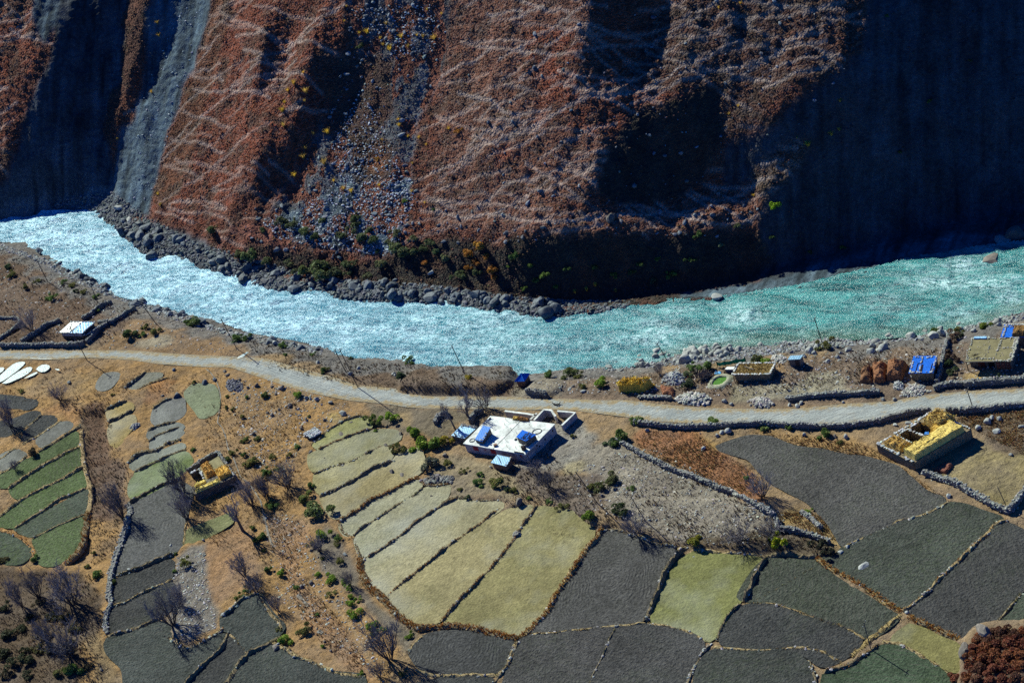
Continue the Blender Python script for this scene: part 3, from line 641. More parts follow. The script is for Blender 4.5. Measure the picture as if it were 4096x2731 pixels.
RED = (.235, .062, .034); ROCK = (.105, .112, .13); SCREE = (.08, .115, .145); STRAW = (.20, .082, .056); SHRUB_SHADE = (.045, .04, .035); ROCK_SHADE = (.055, .066, .08)  # last two also carry shade, painted dark into the sunless slopes
HILLCOL = [   # colour, rocky, paths, tussock, outline
    (RED, 0, .8, 1, [(-300, -200), (80, -60), (90, 120), (40, 330), (-300, 480)]),
    (ROCK_SHADE, .1, 0, .1, [(150, -60), (300, -60), (300, 100), (245, 300), (262, 430), (100, 490), (-60, 520), (-60, 470), (10, 410), (60, 260), (110, 150)]),  # shaded gully, its shadow deepened by a dark bluish colour
    (SCREE, .2, 0, .1, [(60, -60), (150, -60), (130, 60), (100, 100), (80, 60)]),
    ((.11, .053, .04), .1, 0, 1, [(300, -60), (335, -60), (345, 60), (290, 200), (250, 345), (236, 300), (270, 180)]),
    (SCREE, .5, 0, 0, [(345, -60), (500, -60), (455, 130), (352, 450), (340, 500), (280, 490), (255, 400), (270, 330), (330, 200)]),
    (RED, 0, .85, 1, [(500, -60), (760, -60), (820, 60), (720, 120), (690, 300), (560, 440), (480, 520), (345, 490), (390, 300), (455, 130)]),
    ((.15, .055, .03), 0, .6, 1, [(500, -60), (560, -60), (480, 200), (420, 430), (350, 470), (395, 300), (455, 130)]),
    (ROCK, .8, 0, .4, [(790, -60), (1050, -60), (1040, 120), (960, 290), (930, 470), (860, 590), (640, 540), (620, 470), (700, 380), (740, 280), (830, 170)]),
    ((.095, .055, .045), .3, .1, 1, [(780, 120), (900, 130), (900, 260), (830, 330), (740, 300)]),
    ((.10, .05, .035), .2, .1, 1, [(800, 300), (900, 330), (900, 400), (820, 420)]),
    (SCREE, 1, 0, 0, [(600, 505), (690, 480), (800, 400), (850, 440), (900, 400), (950, 410), (950, 470), (900, 590), (780, 570), (640, 545)]),
    (STRAW, .1, 1, .8, [(1040, -60), (1330, -60), (1380, 60), (1350, 180), (1300, 260), (1400, 330), (1390, 440), (1280, 470), (1000, 480), (1000, 330), (1010, 180)]),
    (RED, .0, .9, 1, [(1200, 60), (1420, 100), (1560, 220), (1400, 330), (1230, 280)]),
    ((.105, .046, .034), .0, .9, 1, [(1490, 40), (1700, -60), (1990, -60), (1975, 110), (1900, 180), (1810, 200), (1730, 300), (1660, 320), (1660, 190), (1500, 210), (1440, 190)]),
    (SHRUB_SHADE, 0, 0, .6, [(1400, 340), (1450, 270), (1560, 220), (1650, 190), (1665, 300), (1610, 420), (1500, 490), (1400, 480), (1370, 430)]),  # outline of a shaded hollow: shrub colour also paints its shade
    (ROCK_SHADE, .1, 0, .3, [(1660, 330), (1760, 300), (1840, 230), (1975, 120), (2000, -60), (2800, -100), (2800, 560), (2050, 640), (1754, 690), (1740, 470), (1660, 430)]),  # right cliff: rock coloured darker to add to its shade
    ((.12, .07, .05), .1, 1, .8, [(1730, 390), (1800, 330), (1850, 310), (1850, 370), (1780, 440), (1740, 480)]),
    (STRAW, .2, 1, .6, [(1000, 475), (1400, 480), (1600, 450), (1730, 420), (1760, 470), (1720, 530), (1400, 540), (1000, 530)]),
    ((.28, .085, .05), 0, .6, 1, [(1130, 335), (1170, 330), (1180, 375), (1130, 380)]),
    ((.28, .085, .05), 0, .6, 1, [(1050, 460), (1080, 450), (1090, 475), (1060, 485)]),
    ((.30, .11, .05), 0, .2, 1, [(845, 365), (880, 355), (885, 390), (850, 395)]),
    ((.27, .10, .07), .6, 0, .4, [(520, 515), (660, 520), (700, 580), (560, 560)]),
    (SHRUB_SHADE, .1, 0, 1, [(560, 565), (680, 575), (760, 600), (860, 600), (1000, 545), (1160, 560), (1180, 540), (1470, 545), (1740, 535), (1770, 600), (1700, 690), (1450, 700), (1320, 700), (1150, 680), (900, 650), (640, 625)]),
    (ROCK, .7, 0, 0, [(262, 500), (420, 520), (560, 610), (700, 650), (900, 650), (1150, 690), (1300, 700), (1300, 740), (900, 710), (640, 690), (330, 600)]),
    ((.10, .115, .13), .8, 0, 0, [(-100, 490), (100, 455), (262, 425), (300, 500), (330, 590), (215, 500), (0, 520)]),
    (SCREE, .2, 0, 0, [(1560, 680), (1760, 640), (1920, 600), (2040, 560), (2200, 540), (2352, 520), (2352, 580), (2050, 620), (1900, 645), (1700, 700)]),
]
colH = np.empty((GXX.size, 3)); colH[:] = (.185, .057, .034)
mixH = np.zeros((GXX.size, 3)); mixH[:] = (.05, .55, 1)
up = hillside_mask.ravel()
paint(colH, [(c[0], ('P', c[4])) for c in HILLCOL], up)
paint(mixH, [((c[1], c[2], c[3]), ('P', c[4])) for c in HILLCOL], up)
for A in (colH, mixH):
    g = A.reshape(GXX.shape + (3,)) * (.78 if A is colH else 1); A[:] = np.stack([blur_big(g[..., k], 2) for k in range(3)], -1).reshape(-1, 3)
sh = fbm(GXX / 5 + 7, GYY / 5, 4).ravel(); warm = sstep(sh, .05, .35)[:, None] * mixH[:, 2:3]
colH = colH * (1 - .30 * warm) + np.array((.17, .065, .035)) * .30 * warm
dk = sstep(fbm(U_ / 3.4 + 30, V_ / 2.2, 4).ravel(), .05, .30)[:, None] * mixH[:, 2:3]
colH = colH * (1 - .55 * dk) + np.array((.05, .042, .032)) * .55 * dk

# broken rock: red scrub grows between the blocks; bare shaded faces are streaked down the fall line
mixed = ((PX > 980) & (PX < 1860) & (PY < 1030) & up & (mixH[:, 2] < .6) & (fbm(U_ / 5, V_ / 4, 4).ravel() > .02))
colH[mixed] = np.array((.16, .055, .036)); mixH[mixed] = (.1, .2, 1)
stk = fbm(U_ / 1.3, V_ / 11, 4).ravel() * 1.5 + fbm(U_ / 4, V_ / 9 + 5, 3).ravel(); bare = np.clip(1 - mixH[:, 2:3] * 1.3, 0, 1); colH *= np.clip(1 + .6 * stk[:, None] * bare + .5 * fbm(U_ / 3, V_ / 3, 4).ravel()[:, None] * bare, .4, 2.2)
# trodden trails: a net of gently tilted lines, plus the main ones
trail = np.zeros(GXX.shape)
def tread(q, k):
    i = np.clip(((q[:, 0] - GX0) / GS), 0, len(gx) - 2); j = np.clip(((q[:, 1] - GY0) / GS), 0, len(gy) - 2); a = i.astype(int); b = j.astype(int); fx = i - a; fy = j - b
    for da, db, w in ((0, 0, (1 - fx) * (1 - fy)), (1, 0, fx * (1 - fy)), (0, 1, (1 - fx) * fy), (1, 1, fx * fy)): np.maximum.at(trail, (b + db, a + da), w * k)
rt = np.random.default_rng(21); cand = np.nonzero(up & (mixH[:, 1] > .3) & (DF.ravel() > 4) & vis_)[0]; wt = mixH[cand, 1] ** 2
for c_ in rt.choice(cand, 240, p=wt / wt.sum()):
    n_ = int(rt.uniform(40, 220)); s_ = np.arange(n_) * .14; tl = rt.choice((-1, 1)) * rt.uniform(.05, .42); v_ = s_ * tl + np.cumsum(np.convolve(rt.normal(0, .03, n_ + 20), np.ones(21) / 21, 'same')[:n_]) * 2; d_ = rt.choice((-1, 1))
    tread(np.stack([GXX.ravel()[c_] + d_ * s_ * STRIKE[0] + v_ * INW[0], GYY.ravel()[c_] + d_ * s_ * STRIKE[1] + v_ * INW[1]], 1), rt.uniform(.45, 1.0))
for v, ln, w in (('A2', [(800, 640), (900, 665), (1030, 690), (1110, 765), (1200, 790), (1280, 780), (1440, 750)], 1), ('A2', [(1530, 745), (1660, 690), (1780, 630), (1930, 600)], .7), ('A5', [(600, 60), (680, 75), (760, 110), (860, 125), (1000, 95), (1130, 110), (1230, 140), (1400, 150), (1600, 140), (1790, 122)], 1), ('A5', [(1900, 100), (2100, 100), (2350, 108), (2500, 95)], .9), ('A5', [(740, 20), (900, 15), (1100, 30), (1300, 62), (1450, 60)], .7),
                  ('A1', [(1260, 765), (1340, 805), (1450, 815), (1510, 860), (1580, 880)], .7), ('A1', [(1150, 1430), (1280, 1465), (1410, 1460), (1550, 1500), (1600, 1560)], .7), ('A2', [(1000, 910), (1150, 870), (1300, 820), (1450, 790)], .6), ('A2', [(1280, 1270), (1420, 1200), (1600, 1110), (1700, 1070)], .6), ('A3', [(0, 430), (150, 370), (380, 340), (600, 300)], .6), ('A3', [(690, 290), (900, 190), (1230, 85)], .7), ('A5', [(1380, 250), (1450, 215), (1560, 208), (1700, 190), (1800, 170)], .7), ('B1', [(700, 560), (705, 800), (720, 1000), (780, 1220), (765, 1340)], .7), ('B6', [(700, 760), (860, 960), (1000, 1200), (1080, 1400)], .7)):
    tread(smooth_line(hit(smooth_line(px(v, ln), 3, 2), HZ)[:, :2], .12, 3), w)
tb = np.clip(trail, 0, 1).ravel()[:, None]; th = tb * np.clip(mixH[:, 1:2] * 1.6 - .1, 0, 1); colH = colH * (1 - .85 * th) + np.array((.50, .41, .37)) * .85 * th; colV = colV * (1 - .7 * tb) + np.array((.40, .32, .22)) * .7 * tb
def terrain_mesh(name, mask, extra=1):
    m = mask.copy()
    for _ in range(extra):
        g = m.copy(); g[1:] |= m[:-1]; g[:-1] |= m[1:]; g[:, 1:] |= m[:, :-1]; g[:, :-1] |= m[:, 1:]; m = g
    q = m[:-1, :-1] & m[1:, :-1] & m[:-1, 1:] & m[1:, 1:]
    jj, ii = np.nonzero(q); nx = len(gx)
    a = jj * nx + ii
    F = np.stack([a, a + 1, a + nx + 1, a + nx], 1)
    used = np.unique(F); remap = np.zeros(GXX.size, np.int32); remap[used] = np.arange(len(used))
    V = np.stack([GXX.ravel()[used], GYY.ravel()[used], HZ.ravel()[used]], 1)
    return np_mesh(name, V, remap[F], True), used
# keep what the photo (and a step aside) can see
vis = (pp[:, 0] > -700) & (pp[:, 0] < 4796) & (pp[:, 1] > -620) & (pp[:, 1] < 3250)
vis = vis.reshape(GXX.shape)
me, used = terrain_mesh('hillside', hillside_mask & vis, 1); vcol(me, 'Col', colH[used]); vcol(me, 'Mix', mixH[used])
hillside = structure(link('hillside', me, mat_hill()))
me, used = terrain_mesh('ground', ~hillside_mask & vis, 1); vcol(me, 'Col', colV[used])
ground = structure(link('ground', me, mat_ground()))

# ---------------------------------------------------------------- river
rm = (DF < 1.5) & (DN < 1.5) & vis
rstep = 1
jj, ii = np.nonzero(rm[:-1, :-1] & rm[1:, 1:]); nx = len(gx)
a = jj * nx + ii; F = np.stack([a, a + 1, a + nx + 1, a + nx], 1); used = np.unique(F)
remap = np.zeros(GXX.size, np.int32); remap[used] = np.arange(len(used))
wx = GXX.ravel()[used]; wy = GYY.ravel()[used]; wu = wx * STRIKE[0] + wy * STRIKE[1]; wv = wx * INW[0] + wy * INW[1]
wz = fbm(wu / 7, wv / 3.5, 3) * 0.35 + fbm(wu / 2.2, wv / 1.2, 3) * 0.22
foam_glint = np.zeros(len(used)); wpx = pp[used]
for (vv, x, y, rx, ry, k) in [('A6', 1750, 600, 230, 45, 1), ('A6', 2050, 600, 330, 60, .9), ('A6', 1960, 470, 130, 60, .9), ('A6', 1880, 800, 160, 60, .5), ('A6', 430, 830, 130, 70, 1), ('A6', 200, 960, 160, 50, .5),
                              ('A6', 1400, 740, 200, 70, .4), ('A6', 2250, 700, 120, 60, .7), ('A5', 2200, 940, 150, 90, .9), ('A5', 2290, 800, 100, 40, .6), ('A5', 560, 840, 120, 50, .5), ('A5', 1100, 960, 260, 60, .35),
                              ('A4', 1200, 380, 130, 60, .8), ('A4', 880, 460, 100, 40, .8), ('A4', 600, 330, 200, 60, .35), ('A4', 300, 160, 300, 60, .5), ('A4', 1600, 560, 240, 60, .35)]:
    c = px(vv, [(x, y)])[0]; s_ = VIEWS[vv][2]
    d = ((wpx[:, 0] - c[0]) / (rx * s_)) ** 2 + ((wpx[:, 1] - c[1]) / (ry * s_)) ** 2
    foam_glint = np.maximum(foam_glint, k * np.exp(-d))
glintw = 1 - sstep(wpx[:, 0], 900, 3200); foam_glint = np.clip(foam_glint + sstep(fbm(wu / 9, wv / 2.5, 4), .20, .5) * .3 + glintw * (.50 + .7 * fbm(wu / 9, wv / 2.4, 3)), 0, 1)  # real foam, plus white growing leftward: sun glitter painted in as foam
dn_w = DN.ravel()[used]; df_w = DF.ravel()[used]
shal = np.clip(sstep(dn_w, -5, -0.5), 0, 1) * sstep(wpx[:, 0], 2300, 2900) * .7
me = np_mesh('river', np.stack([wx, wy, wz * (1 + foam_glint) - .05], 1), remap[F], True)
vcol(me, 'FoamGlint', np.stack([foam_glint, shal, glintw], 1))
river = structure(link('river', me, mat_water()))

# ---------------------------------------------------------------- road and fields
def sheet(name, poly_xy, mat, lift, color=None, sub=3.0, zf=None, attr=None, grow=0.0):
    """an outline filled with small faces and laid on the smooth valley floor"""
    ring = smooth_line(np.concatenate([poly_xy, poly_xy[:1]])[:, :2], 1.2, 1)[:-1]
    if grow:
        t = np.roll(ring, -1, 0) - np.roll(ring, 1, 0); t /= np.linalg.norm(t, axis=1, keepdims=True) + 1e-9; ar = np.sum(ring[:, 0] * np.roll(ring[:, 1], -1) - np.roll(ring[:, 0], -1) * ring[:, 1])
        ring = ring + np.stack([t[:, 1], -t[:, 0]], 1) * grow * (1 if ar > 0 else -1)
    bm = bmesh.new()
    vs = [bm.verts.new((float(x), float(y), 0)) for x, y in ring]
    es = [bm.edges.new((vs[i], vs[(i + 1) % len(vs)])) for i in range(len(vs))]
    bmesh.ops.triangle_fill(bm, edges=es, use_beauty=True)
    for _ in range(6):
        long = [e for e in bm.edges if e.calc_length() > sub * 1.5]
        if not long: break
        bmesh.ops.subdivide_edges(bm, edges=long, cuts=1); bmesh.ops.triangulate(bm, faces=[f for f in bm.faces if len(f.verts) > 3])
    me = bpy.data.meshes.new(name); bm.to_mesh(me); bm.free()
    n = len(me.vertices); co = np.empty(n * 3, np.float32); me.vertices.foreach_get('co', co); co = co.reshape(-1, 3)
    c0 = co[:, :2].mean(0)
    co[:, 2] = (zf or (lambda x, y: sample(BASE, x, y)))(co[:, 0], co[:, 1]) + lift
    z0 = float(co[:, 2].mean())
    if attr: attr(me, co)
    co2 = co - np.array([c0[0], c0[1], z0], np.float32)
    me.vertices.foreach_set('co', co2.ravel())
    if n and me.polygons[0].normal.z < 0: me.flip_normals()
    me.polygons.foreach_set('use_smooth', np.ones(len(me.polygons), bool)); me.update()
    o = link(name, me, mat); o.location = (float(c0[0]), float(c0[1]), z0)
    if color: o.color = (*color, 1)
    return structure(o)
def road_attr(me, co):
    d, _ = dist_line(co[:, 0], co[:, 1], np.concatenate([road_xy, road_xy[:1]])[:, :2])
    vcol(me, 'Edge', np.stack([np.clip(1 - d / 1.9, 0, 1), d, d], 1))
road = sheet('road', road_xy, mat_road(), 0.02, sub=1.0, attr=road_attr)
FM = {k: mat_field(k) for k in ('plow', 'rings', 'furrow', 'green', 'fallow', 'sprout', 'stubble')}
for k_, ((kind, colr, _), q) in enumerate(zip(FIELDS, field_xy)):
    sheet('field', q, FM[kind], 0.03 + .004 * k_, colr, grow=0.55)
# ---------------------------------------------------------------- shape makers
def ico(sub):
    bm = bmesh.new(); bmesh.ops.create_icosphere(bm, subdivisions=sub, radius=1.0)
    V = np.array([v.co[:] for v in bm.verts]); F = np.array([[v.index for v in f.verts] for f in bm.faces]); bm.free()
    return V, F
ICO1, ICO2, ICO3 = ico(1), ico(2), ico(3)

def rock_vf(r, base=ICO2, cuts=9, rough=.10, flat=(1, .8, .6)):
    V = base[0].copy()
    for _ in range(cuts):
        n = r.normal(size=3); n /= np.linalg.norm(n); d = r.uniform(.50, .86)
        k = V @ n - d; m = k > 0
        V[m] -= np.outer(k[m], n)
    V *= 1 + rough * r.normal(size=(len(V), 1)) * .5
    V *= np.array(flat)
    return V, base[1]

def tubes(paths, sides=4):
    """paths: list of (points (n,3), radii (n,)) -> V, F"""
    Vs = []; Fs = []; off = 0
    for P, R in paths:
        P = np.asarray(P, float); R = np.asarray(R, float); n = len(P)
        T = np.gradient(P, axis=0); T /= np.linalg.norm(T, axis=1, keepdims=True) + 1e-9
        ref = np.array([0, 0, 1.0]) if abs(T[0, 2]) < .9 else np.array([1.0, 0, 0])
        A = np.cross(T, ref); A /= np.linalg.norm(A, axis=1, keepdims=True) + 1e-9; B = np.cross(T, A)
        an = np.arange(sides) * 2 * PI / sides
        ring = P[:, None] + R[:, None, None] * (np.cos(an)[None, :, None] * A[:, None] + np.sin(an)[None, :, None] * B[:, None])
        Vs.append(ring.reshape(-1, 3))
        i = np.arange(n - 1)[:, None] * sides; k = np.arange(sides)[None]; k2 = (k + 1) % sides
        f = np.stack([i + k, i + k2, i + sides + k2, i + sides + k], -1).reshape(-1, 4) + off
        Fs.append(f)
        Fs.append(np.array([[off + (n - 1) * sides + j for j in range(4)]]) if sides == 4 else np.zeros((0, 4), int))
        off += n * sides
    return np.concatenate(Vs), np.concatenate(Fs)

def boxes(items):
    """items: list of (centre, half sizes, 3x3 axes) -> V, F"""
    c = np.array([[-1, -1, -1], [1, -1, -1], [1, 1, -1], [-1, 1, -1], [-1, -1, 1], [1, -1, 1], [1, 1, 1], [-1, 1, 1]], float)
    f = np.array([[0, 3, 2, 1], [4, 5, 6, 7], [0, 1, 5, 4], [1, 2, 6, 5], [2, 3, 7, 6], [3, 0, 4, 7]])
    Vs, Fs = [], []
    for k, (o, h, A) in enumerate(items):
        Vs.append(np.asarray(o, float) + (c * np.asarray(h)) @ np.asarray(A, float)); Fs.append(f + 8 * k)
    return np.concatenate(Vs), np.concatenate(Fs)

def many(baseVs, faces, pos, size, r, squash=(1, .85, .6), tilt=.3):
    """copies of small base shapes gathered into one sheet: returns V, F, owner"""
    n = len(pos); nb = len(baseVs); k = len(baseVs[0])
    pick = r.integers(0, nb, n); B = np.stack(baseVs)[pick]              # n,k,3
    S = np.asarray(size).reshape(n, 1, 1) * np.asarray(squash)[None, None] * r.uniform(.75, 1.3, (n, 1, 3))
    B = B * S
    a = r.uniform(0, 2 * PI, n); tx = r.normal(0, tilt, n); ca, sa = np.cos(a), np.sin(a)
    x = B[..., 0]; y = B[..., 1] * np.cos(tx)[:, None] - B[..., 2] * np.sin(tx)[:, None]; z = B[..., 1] * np.sin(tx)[:, None] + B[..., 2] * np.cos(tx)[:, None]
    X = x * ca[:, None] - y * sa[:, None]; Y = x * sa[:, None] + y * ca[:, None]
    V = np.stack([X, Y, z], -1) + np.asarray(pos)[:, None]
    F = faces[None] + (np.arange(n) * k)[:, None, None]
    return V.reshape(-1, 3), F.reshape(-1, faces.shape[1]), np.repeat(np.arange(n), k)

rr = np.random.default_rng(3)
PEB = [rock_vf(rr, ICO1, 5, .25, (1, 1, 1))[0] for _ in range(10)]; PEBF = ICO1[1]
# a grass clump: bent blades fanning out of one foot
def clump_vf(r, nb=9, spread=.7, w=.10):
    V, F = [], []
    for i in range(nb):
        a = r.uniform(0, 2 * PI); s = r.uniform(.25, 1) * spread; h = r.uniform(.6, 1.0)
        d = np.array([math.cos(a), math.sin(a), 0]); p = np.array([-d[1], d[0], 0])
        o = d * r.uniform(0, .25)
        b = len(V); V += [o - p * w, o + p * w, o + d * s * .45 + np.array([0, 0, h * .75]) + p * w * .7, o + d * s * .45 + np.array([0, 0, h * .75]) - p * w * .7, o + d * s + np.array([0, 0, h])]
        F += [[b, b + 1, b + 2], [b, b + 2, b + 3], [b + 3, b + 2, b + 4]]
    return np.array(V), np.array(F)
CLP = [clump_vf(rr) for _ in range(8)]; CLPV = [c[0] for c in CLP]; CLPF = CLP[0][1]
# a tussock: ragged dome
def dome_vf(r):
    V, F = ICO1; V = V.copy(); V *= 1 + r.normal(0, .22, (len(V), 1)); V[:, 2] = np.where(V[:, 2] < -.2, -.3, V[:, 2])
    return V
DOM = [dome_vf(rr) for _ in range(10)]

def cols_of(base, own, r, var=.25, hue=.05):
    n = own.max() + 1
    c = np.asarray(base, float); c = np.broadcast_to(c, (n, 3)).copy()
    c *= r.uniform(1 - var, 1 + var, (n, 1)); c *= 1 + r.normal(0, hue, (n, 3))
    return np.clip(c, .005, .9)[own]

def mat_vcol(name, rough=.9, spec=.15, bump=.03, bs=7.0, coord='pos', trans=0.0):
    b = NB(name, rough, spec); p = b.coord(coord); g = b.noise(p, bs, 3, .7); h = b.noise(p, bs * .2, 3)
    k = b.math('MULTIPLY', b.ramp(g, .3, .7, .72, 1.25), b.ramp(h, .3, .7, .85, 1.15))
    x = b.n('ShaderNodeVectorMath', operation='SCALE'); b.put(x.inputs[0], b.attr('Col')); b.put(x.inputs[3], k); b.col(x.outputs[0])
    if bump: b.normal(b.bump(g, bump))
    if trans: b.b.inputs['Subsurface Weight'].default_value = 0.0
    return b.m
M_STONE = mat_vcol('fieldstone', .85, .25, .04)
M_EARTH = mat_vcol('earth_bank', .95, .1, .10, 4.0)
M_GRASS = mat_vcol('dry_grass', .9, .15, 0)
def mat_foliage():
    b = NB('foliage', .75, .25); oc = b.obcol(); g = b.attr('Col'); p = b.coord('pos')
    x = b.mix(1.0, oc, g, 'MULTIPLY'); k = b.ramp(b.noise(p, 1.5, 2), .3, .7, .75, 1.25)
    y = b.n('ShaderNodeVectorMath', operation='SCALE'); b.put(y.inputs[0], x); b.put(y.inputs[3], b.math('MULTIPLY', k, b.ramp(b.rand(), 0, 1, 1.1, 1.6))); b.col(y.outputs[0])
    # thin leaves let some sun through
    t = b.n('ShaderNodeBsdfTranslucent'); b.put(t.inputs['Color'], y.outputs[0])
    ad = b.n('ShaderNodeMixShader'); ad.inputs[0].default_value = .35
    out = b.t.nodes['Material Output']; b.t.links.new(b.b.outputs[0], ad.inputs[1]); b.t.links.new(t.outputs[0], ad.inputs[2]); b.t.links.new(ad.outputs[0], out.inputs['Surface'])
    return b.m
M_LEAF = mat_foliage()
M_TWIG = mat_simple('bare_twigs', (.23, .205, .21), .9, .3, 1.0, 0)
M_BARK = mat_simple('bark', (.11, .09, .08), .95, .35, 2.0, .02)
M_ROCK = [mat_simple('dark_river_rock', (.085, .105, .13), .7, .35, 1.2, .05, 6, .35), mat_simple('pale_boulder', (.30, .31, .30), .8, .3, 1.2, .05, 6, .25),
          mat_simple('brown_rock', (.16, .14, .125), .85, .35, 1.2, .05, 6, .2)]

# --- boulders: a few shapes, every boulder its own object
ROCKM = {}
for kind, (n, base, cuts, ro, fl, sm) in {'angular': (6, ICO2, 12, .05, (1, .72, .62), False), 'round': (5, ICO3, 7, .015, (1, .86, .72), True), 'slab': (3, ICO2, 9, .04, (1, .7, .34), False)}.items():
    for m in range(3):
        L = []
        for i in range(n):
            V, F = rock_vf(np.random.default_rng(50 + i), base, cuts, ro, fl)
            L.append(np_mesh('boulder', V, F, sm)); L[-1].materials.append(M_ROCK[m])
        ROCKM[kind, m] = L
def boulder(q, w, kind, m, label, group=None, rz=None, name='boulder', sink=.25):
    me = random.choice(ROCKM[kind, m]); o = bpy.data.objects.new(name, me); C.objects.link(o)
    s = w / 2 * random.uniform(.95, 1.1); sz = s * random.uniform(.85, 1.2)
    o.scale = (s, s * random.uniform(.85, 1.15), sz)
    hz = {'angular': .62, 'round': .72, 'slab': .34}[kind] * sz
    o.location = (float(q[0]), float(q[1]), float(q[2]) + hz * (1 - 2 * sink) * .8)
    o.rotation_euler = (random.uniform(-.2, .2), random.uniform(-.2, .2), random.uniform(0, 6.28) if rz is None else rz)
    return tag(o, label, 'boulder', group)

# --- bushes: leaf flakes through a lumpy dome
def bush_vf(r, nl=520, lumps=6, leaf=.13, tall=.8):
    cen = np.stack([r.normal(0, .42, lumps), r.normal(0, .42, lumps), r.uniform(.25, .75, lumps) * tall], 1); rad = r.uniform(.28, .5, lumps)
    cen[0] = (0, 0, .45 * tall); rad[0] = .6
    k = r.integers(0, lumps, nl); d = r.normal(size=(nl, 3)); d /= np.linalg.norm(d, axis=1, keepdims=True); d[:, 2] = np.abs(d[:, 2]) * 1.0 - .25
    P = cen[k] + d * (rad[k] * r.uniform(.55, 1.08, nl) ** .6)[:, None]; P[:, 2] = np.clip(P[:, 2], .02, None)
    n = d + r.normal(0, .6, (nl, 3)); n /= np.linalg.norm(n, axis=1, keepdims=True)
    t = np.cross(n, r.normal(size=(nl, 3))); t /= np.linalg.norm(t, axis=1, keepdims=True) + 1e-9; b = np.cross(n, t)
    s = leaf * r.uniform(.6, 1.4, (nl, 1))
    V = np.stack([P - t * s, P + b * s * .8, P + t * s, P - b * s * .8], 1).reshape(-1, 3)
    F = np.arange(nl * 4).reshape(-1, 4)
    c = r.uniform(.55, 1.4, (nl, 1)) * np.array([[1, 1, 1]]) * (1 + r.normal(0, .08, (nl, 3)))
    return V, F, np.repeat(c, 4, 0)
def stems_vf(r, n=9, h=.7):
    paths = []
    for i in range(n):
        a = r.uniform(0, 2 * PI); e = r.uniform(.2, .6)
        paths.append(([(0, 0, -.1), (math.cos(a) * e * .4, math.sin(a) * e * .4, h * .5), (math.cos(a) * e, math.sin(a) * e, h)], [.035, .022, .01]))
    return tubes(paths, 3)
BUSHM = []; TUFTM = []; STEMM = []
for i in range(7):
    r = np.random.default_rng(100 + i); V, F, c = bush_vf(r, 1050, 5 + i % 4, .085, .8 + .1 * (i % 3)); me = np_mesh('bush', V, F); vcol(me, 'Col', c); me.materials.append(M_LEAF); BUSHM.append(me)
    V, F = stems_vf(r); me = np_mesh('stems', V, F); me.materials.append(M_TWIG); STEMM.append(me)
for i in range(5):
    r = np.random.default_rng(200 + i); V, F = clump_vf(r, 42, .8, .045); me = np_mesh('grass_clump', V, F); vcol(me, 'Col', np.repeat(r.uniform(.6, 1.35, (42, 1)), 5, 0) * np.ones((1, 3))); me.materials.append(M_LEAF); TUFTM.append(me)
def bush(q, w, col, label, group=None, tall=1.0, name='bush', cat='bush', parts=False, tuft=False):
    s = w / 2 * 1.12
    k = random.randrange(5 if tuft else 7)
    me = (TUFTM if tuft else BUSHM)[k]
    loc = (float(q[0]), float(q[1]), float(q[2]) - .04); rz = random.uniform(0, 6.28); sc = (s, s * random.uniform(.85, 1.1), s * tall * random.uniform(.9, 1.1))
    if not parts:
        o = bpy.data.objects.new(name, me); C.objects.link(o); o.location = loc; o.rotation_euler = (0, 0, rz); o.scale = sc; o.color = (*col, 1)
        return tag(o, label, cat, group)
    t = thing(name, label, cat, loc, rz, group)
    for nm, m in (('foliage', me), ('stems', STEMM[k])):
        c = bpy.data.objects.new(nm, m); C.objects.link(c); c.parent = t; c.scale = sc; c.color = (*col, 1)
    return t

# --- leafless trees: stems fanning from the foot, finer twigs at every level
def bare_vf(r, nst=5, spread=.55, depth=4, stem=.045, bend=.25):
    trunk, twig = [], []
    def grow(p, d, L, rad, lev):
        n = 3; pts = [p]; q = p
        for i in range(n):
            d = d + r.normal(0, bend * .35, 3) + np.array([0, 0, .06]); d /= np.linalg.norm(d); q = q + d * L / n; pts.append(q)
        R = np.linspace(rad, rad * .6, n + 1)
        (trunk if lev < 2 else twig).append((pts, R))
        if lev >= depth: return
        for i in range(4 if lev < 2 else 3):
            k = r.integers(1, n + 1); nd = d + r.normal(0, .42 + .06 * lev, 3); nd[2] += .12; nd /= np.linalg.norm(nd)
            grow(np.asarray(pts[k]), nd, L * r.uniform(.55, .78), max(rad * .5, .0042), lev + 1)
    for i in range(nst):
        a = 2 * PI * i / nst + r.uniform(-.5, .5); e = spread * r.uniform(.3, 1.1)
        d = np.array([math.cos(a) * e, math.sin(a) * e, 1.0]); d /= np.linalg.norm(d)
        grow(np.array([math.cos(a) * .03, math.sin(a) * .03, -.02]), d, r.uniform(.34, .46), stem, 0)
    return tubes(trunk, 5), tubes(twig, 3)
BAREM = {}
for nm, args in {'fan': (8, .95, 4, .020, .22), 'tree': (1, .25, 5, .050, .30), 'thicket': (12, .9, 3, .013, .25)}.items():
    L = []
    for i in range(3):
        (V1, F1), (V2, F2) = bare_vf(np.random.default_rng(300 + i), *args)
        a = np_mesh('trunk', V1, F1, True); a.materials.append(M_BARK); b = np_mesh('crown', V2, F2); b.materials.append(M_TWIG); L.append((a, b))
    BAREM[nm] = L
def bare_tree(q, h, w, kind, label, group=None, name='bare_tree', cat='tree', k=None, lean=(0, 0)):
    a, b = BAREM[kind][random.randrange(3) if k is None else k]
    t = thing(name, label, cat, (q[0], q[1], q[2] - .05), random.uniform(0, 6.28), group); t.rotation_euler[0] = lean[0]; t.rotation_euler[1] = lean[1]
    for nm, m in (('trunk', a), ('crown', b)):
        c = bpy.data.objects.new(nm, m); C.objects.link(c); c.parent = t; c.scale = (w, w, h)
    return t

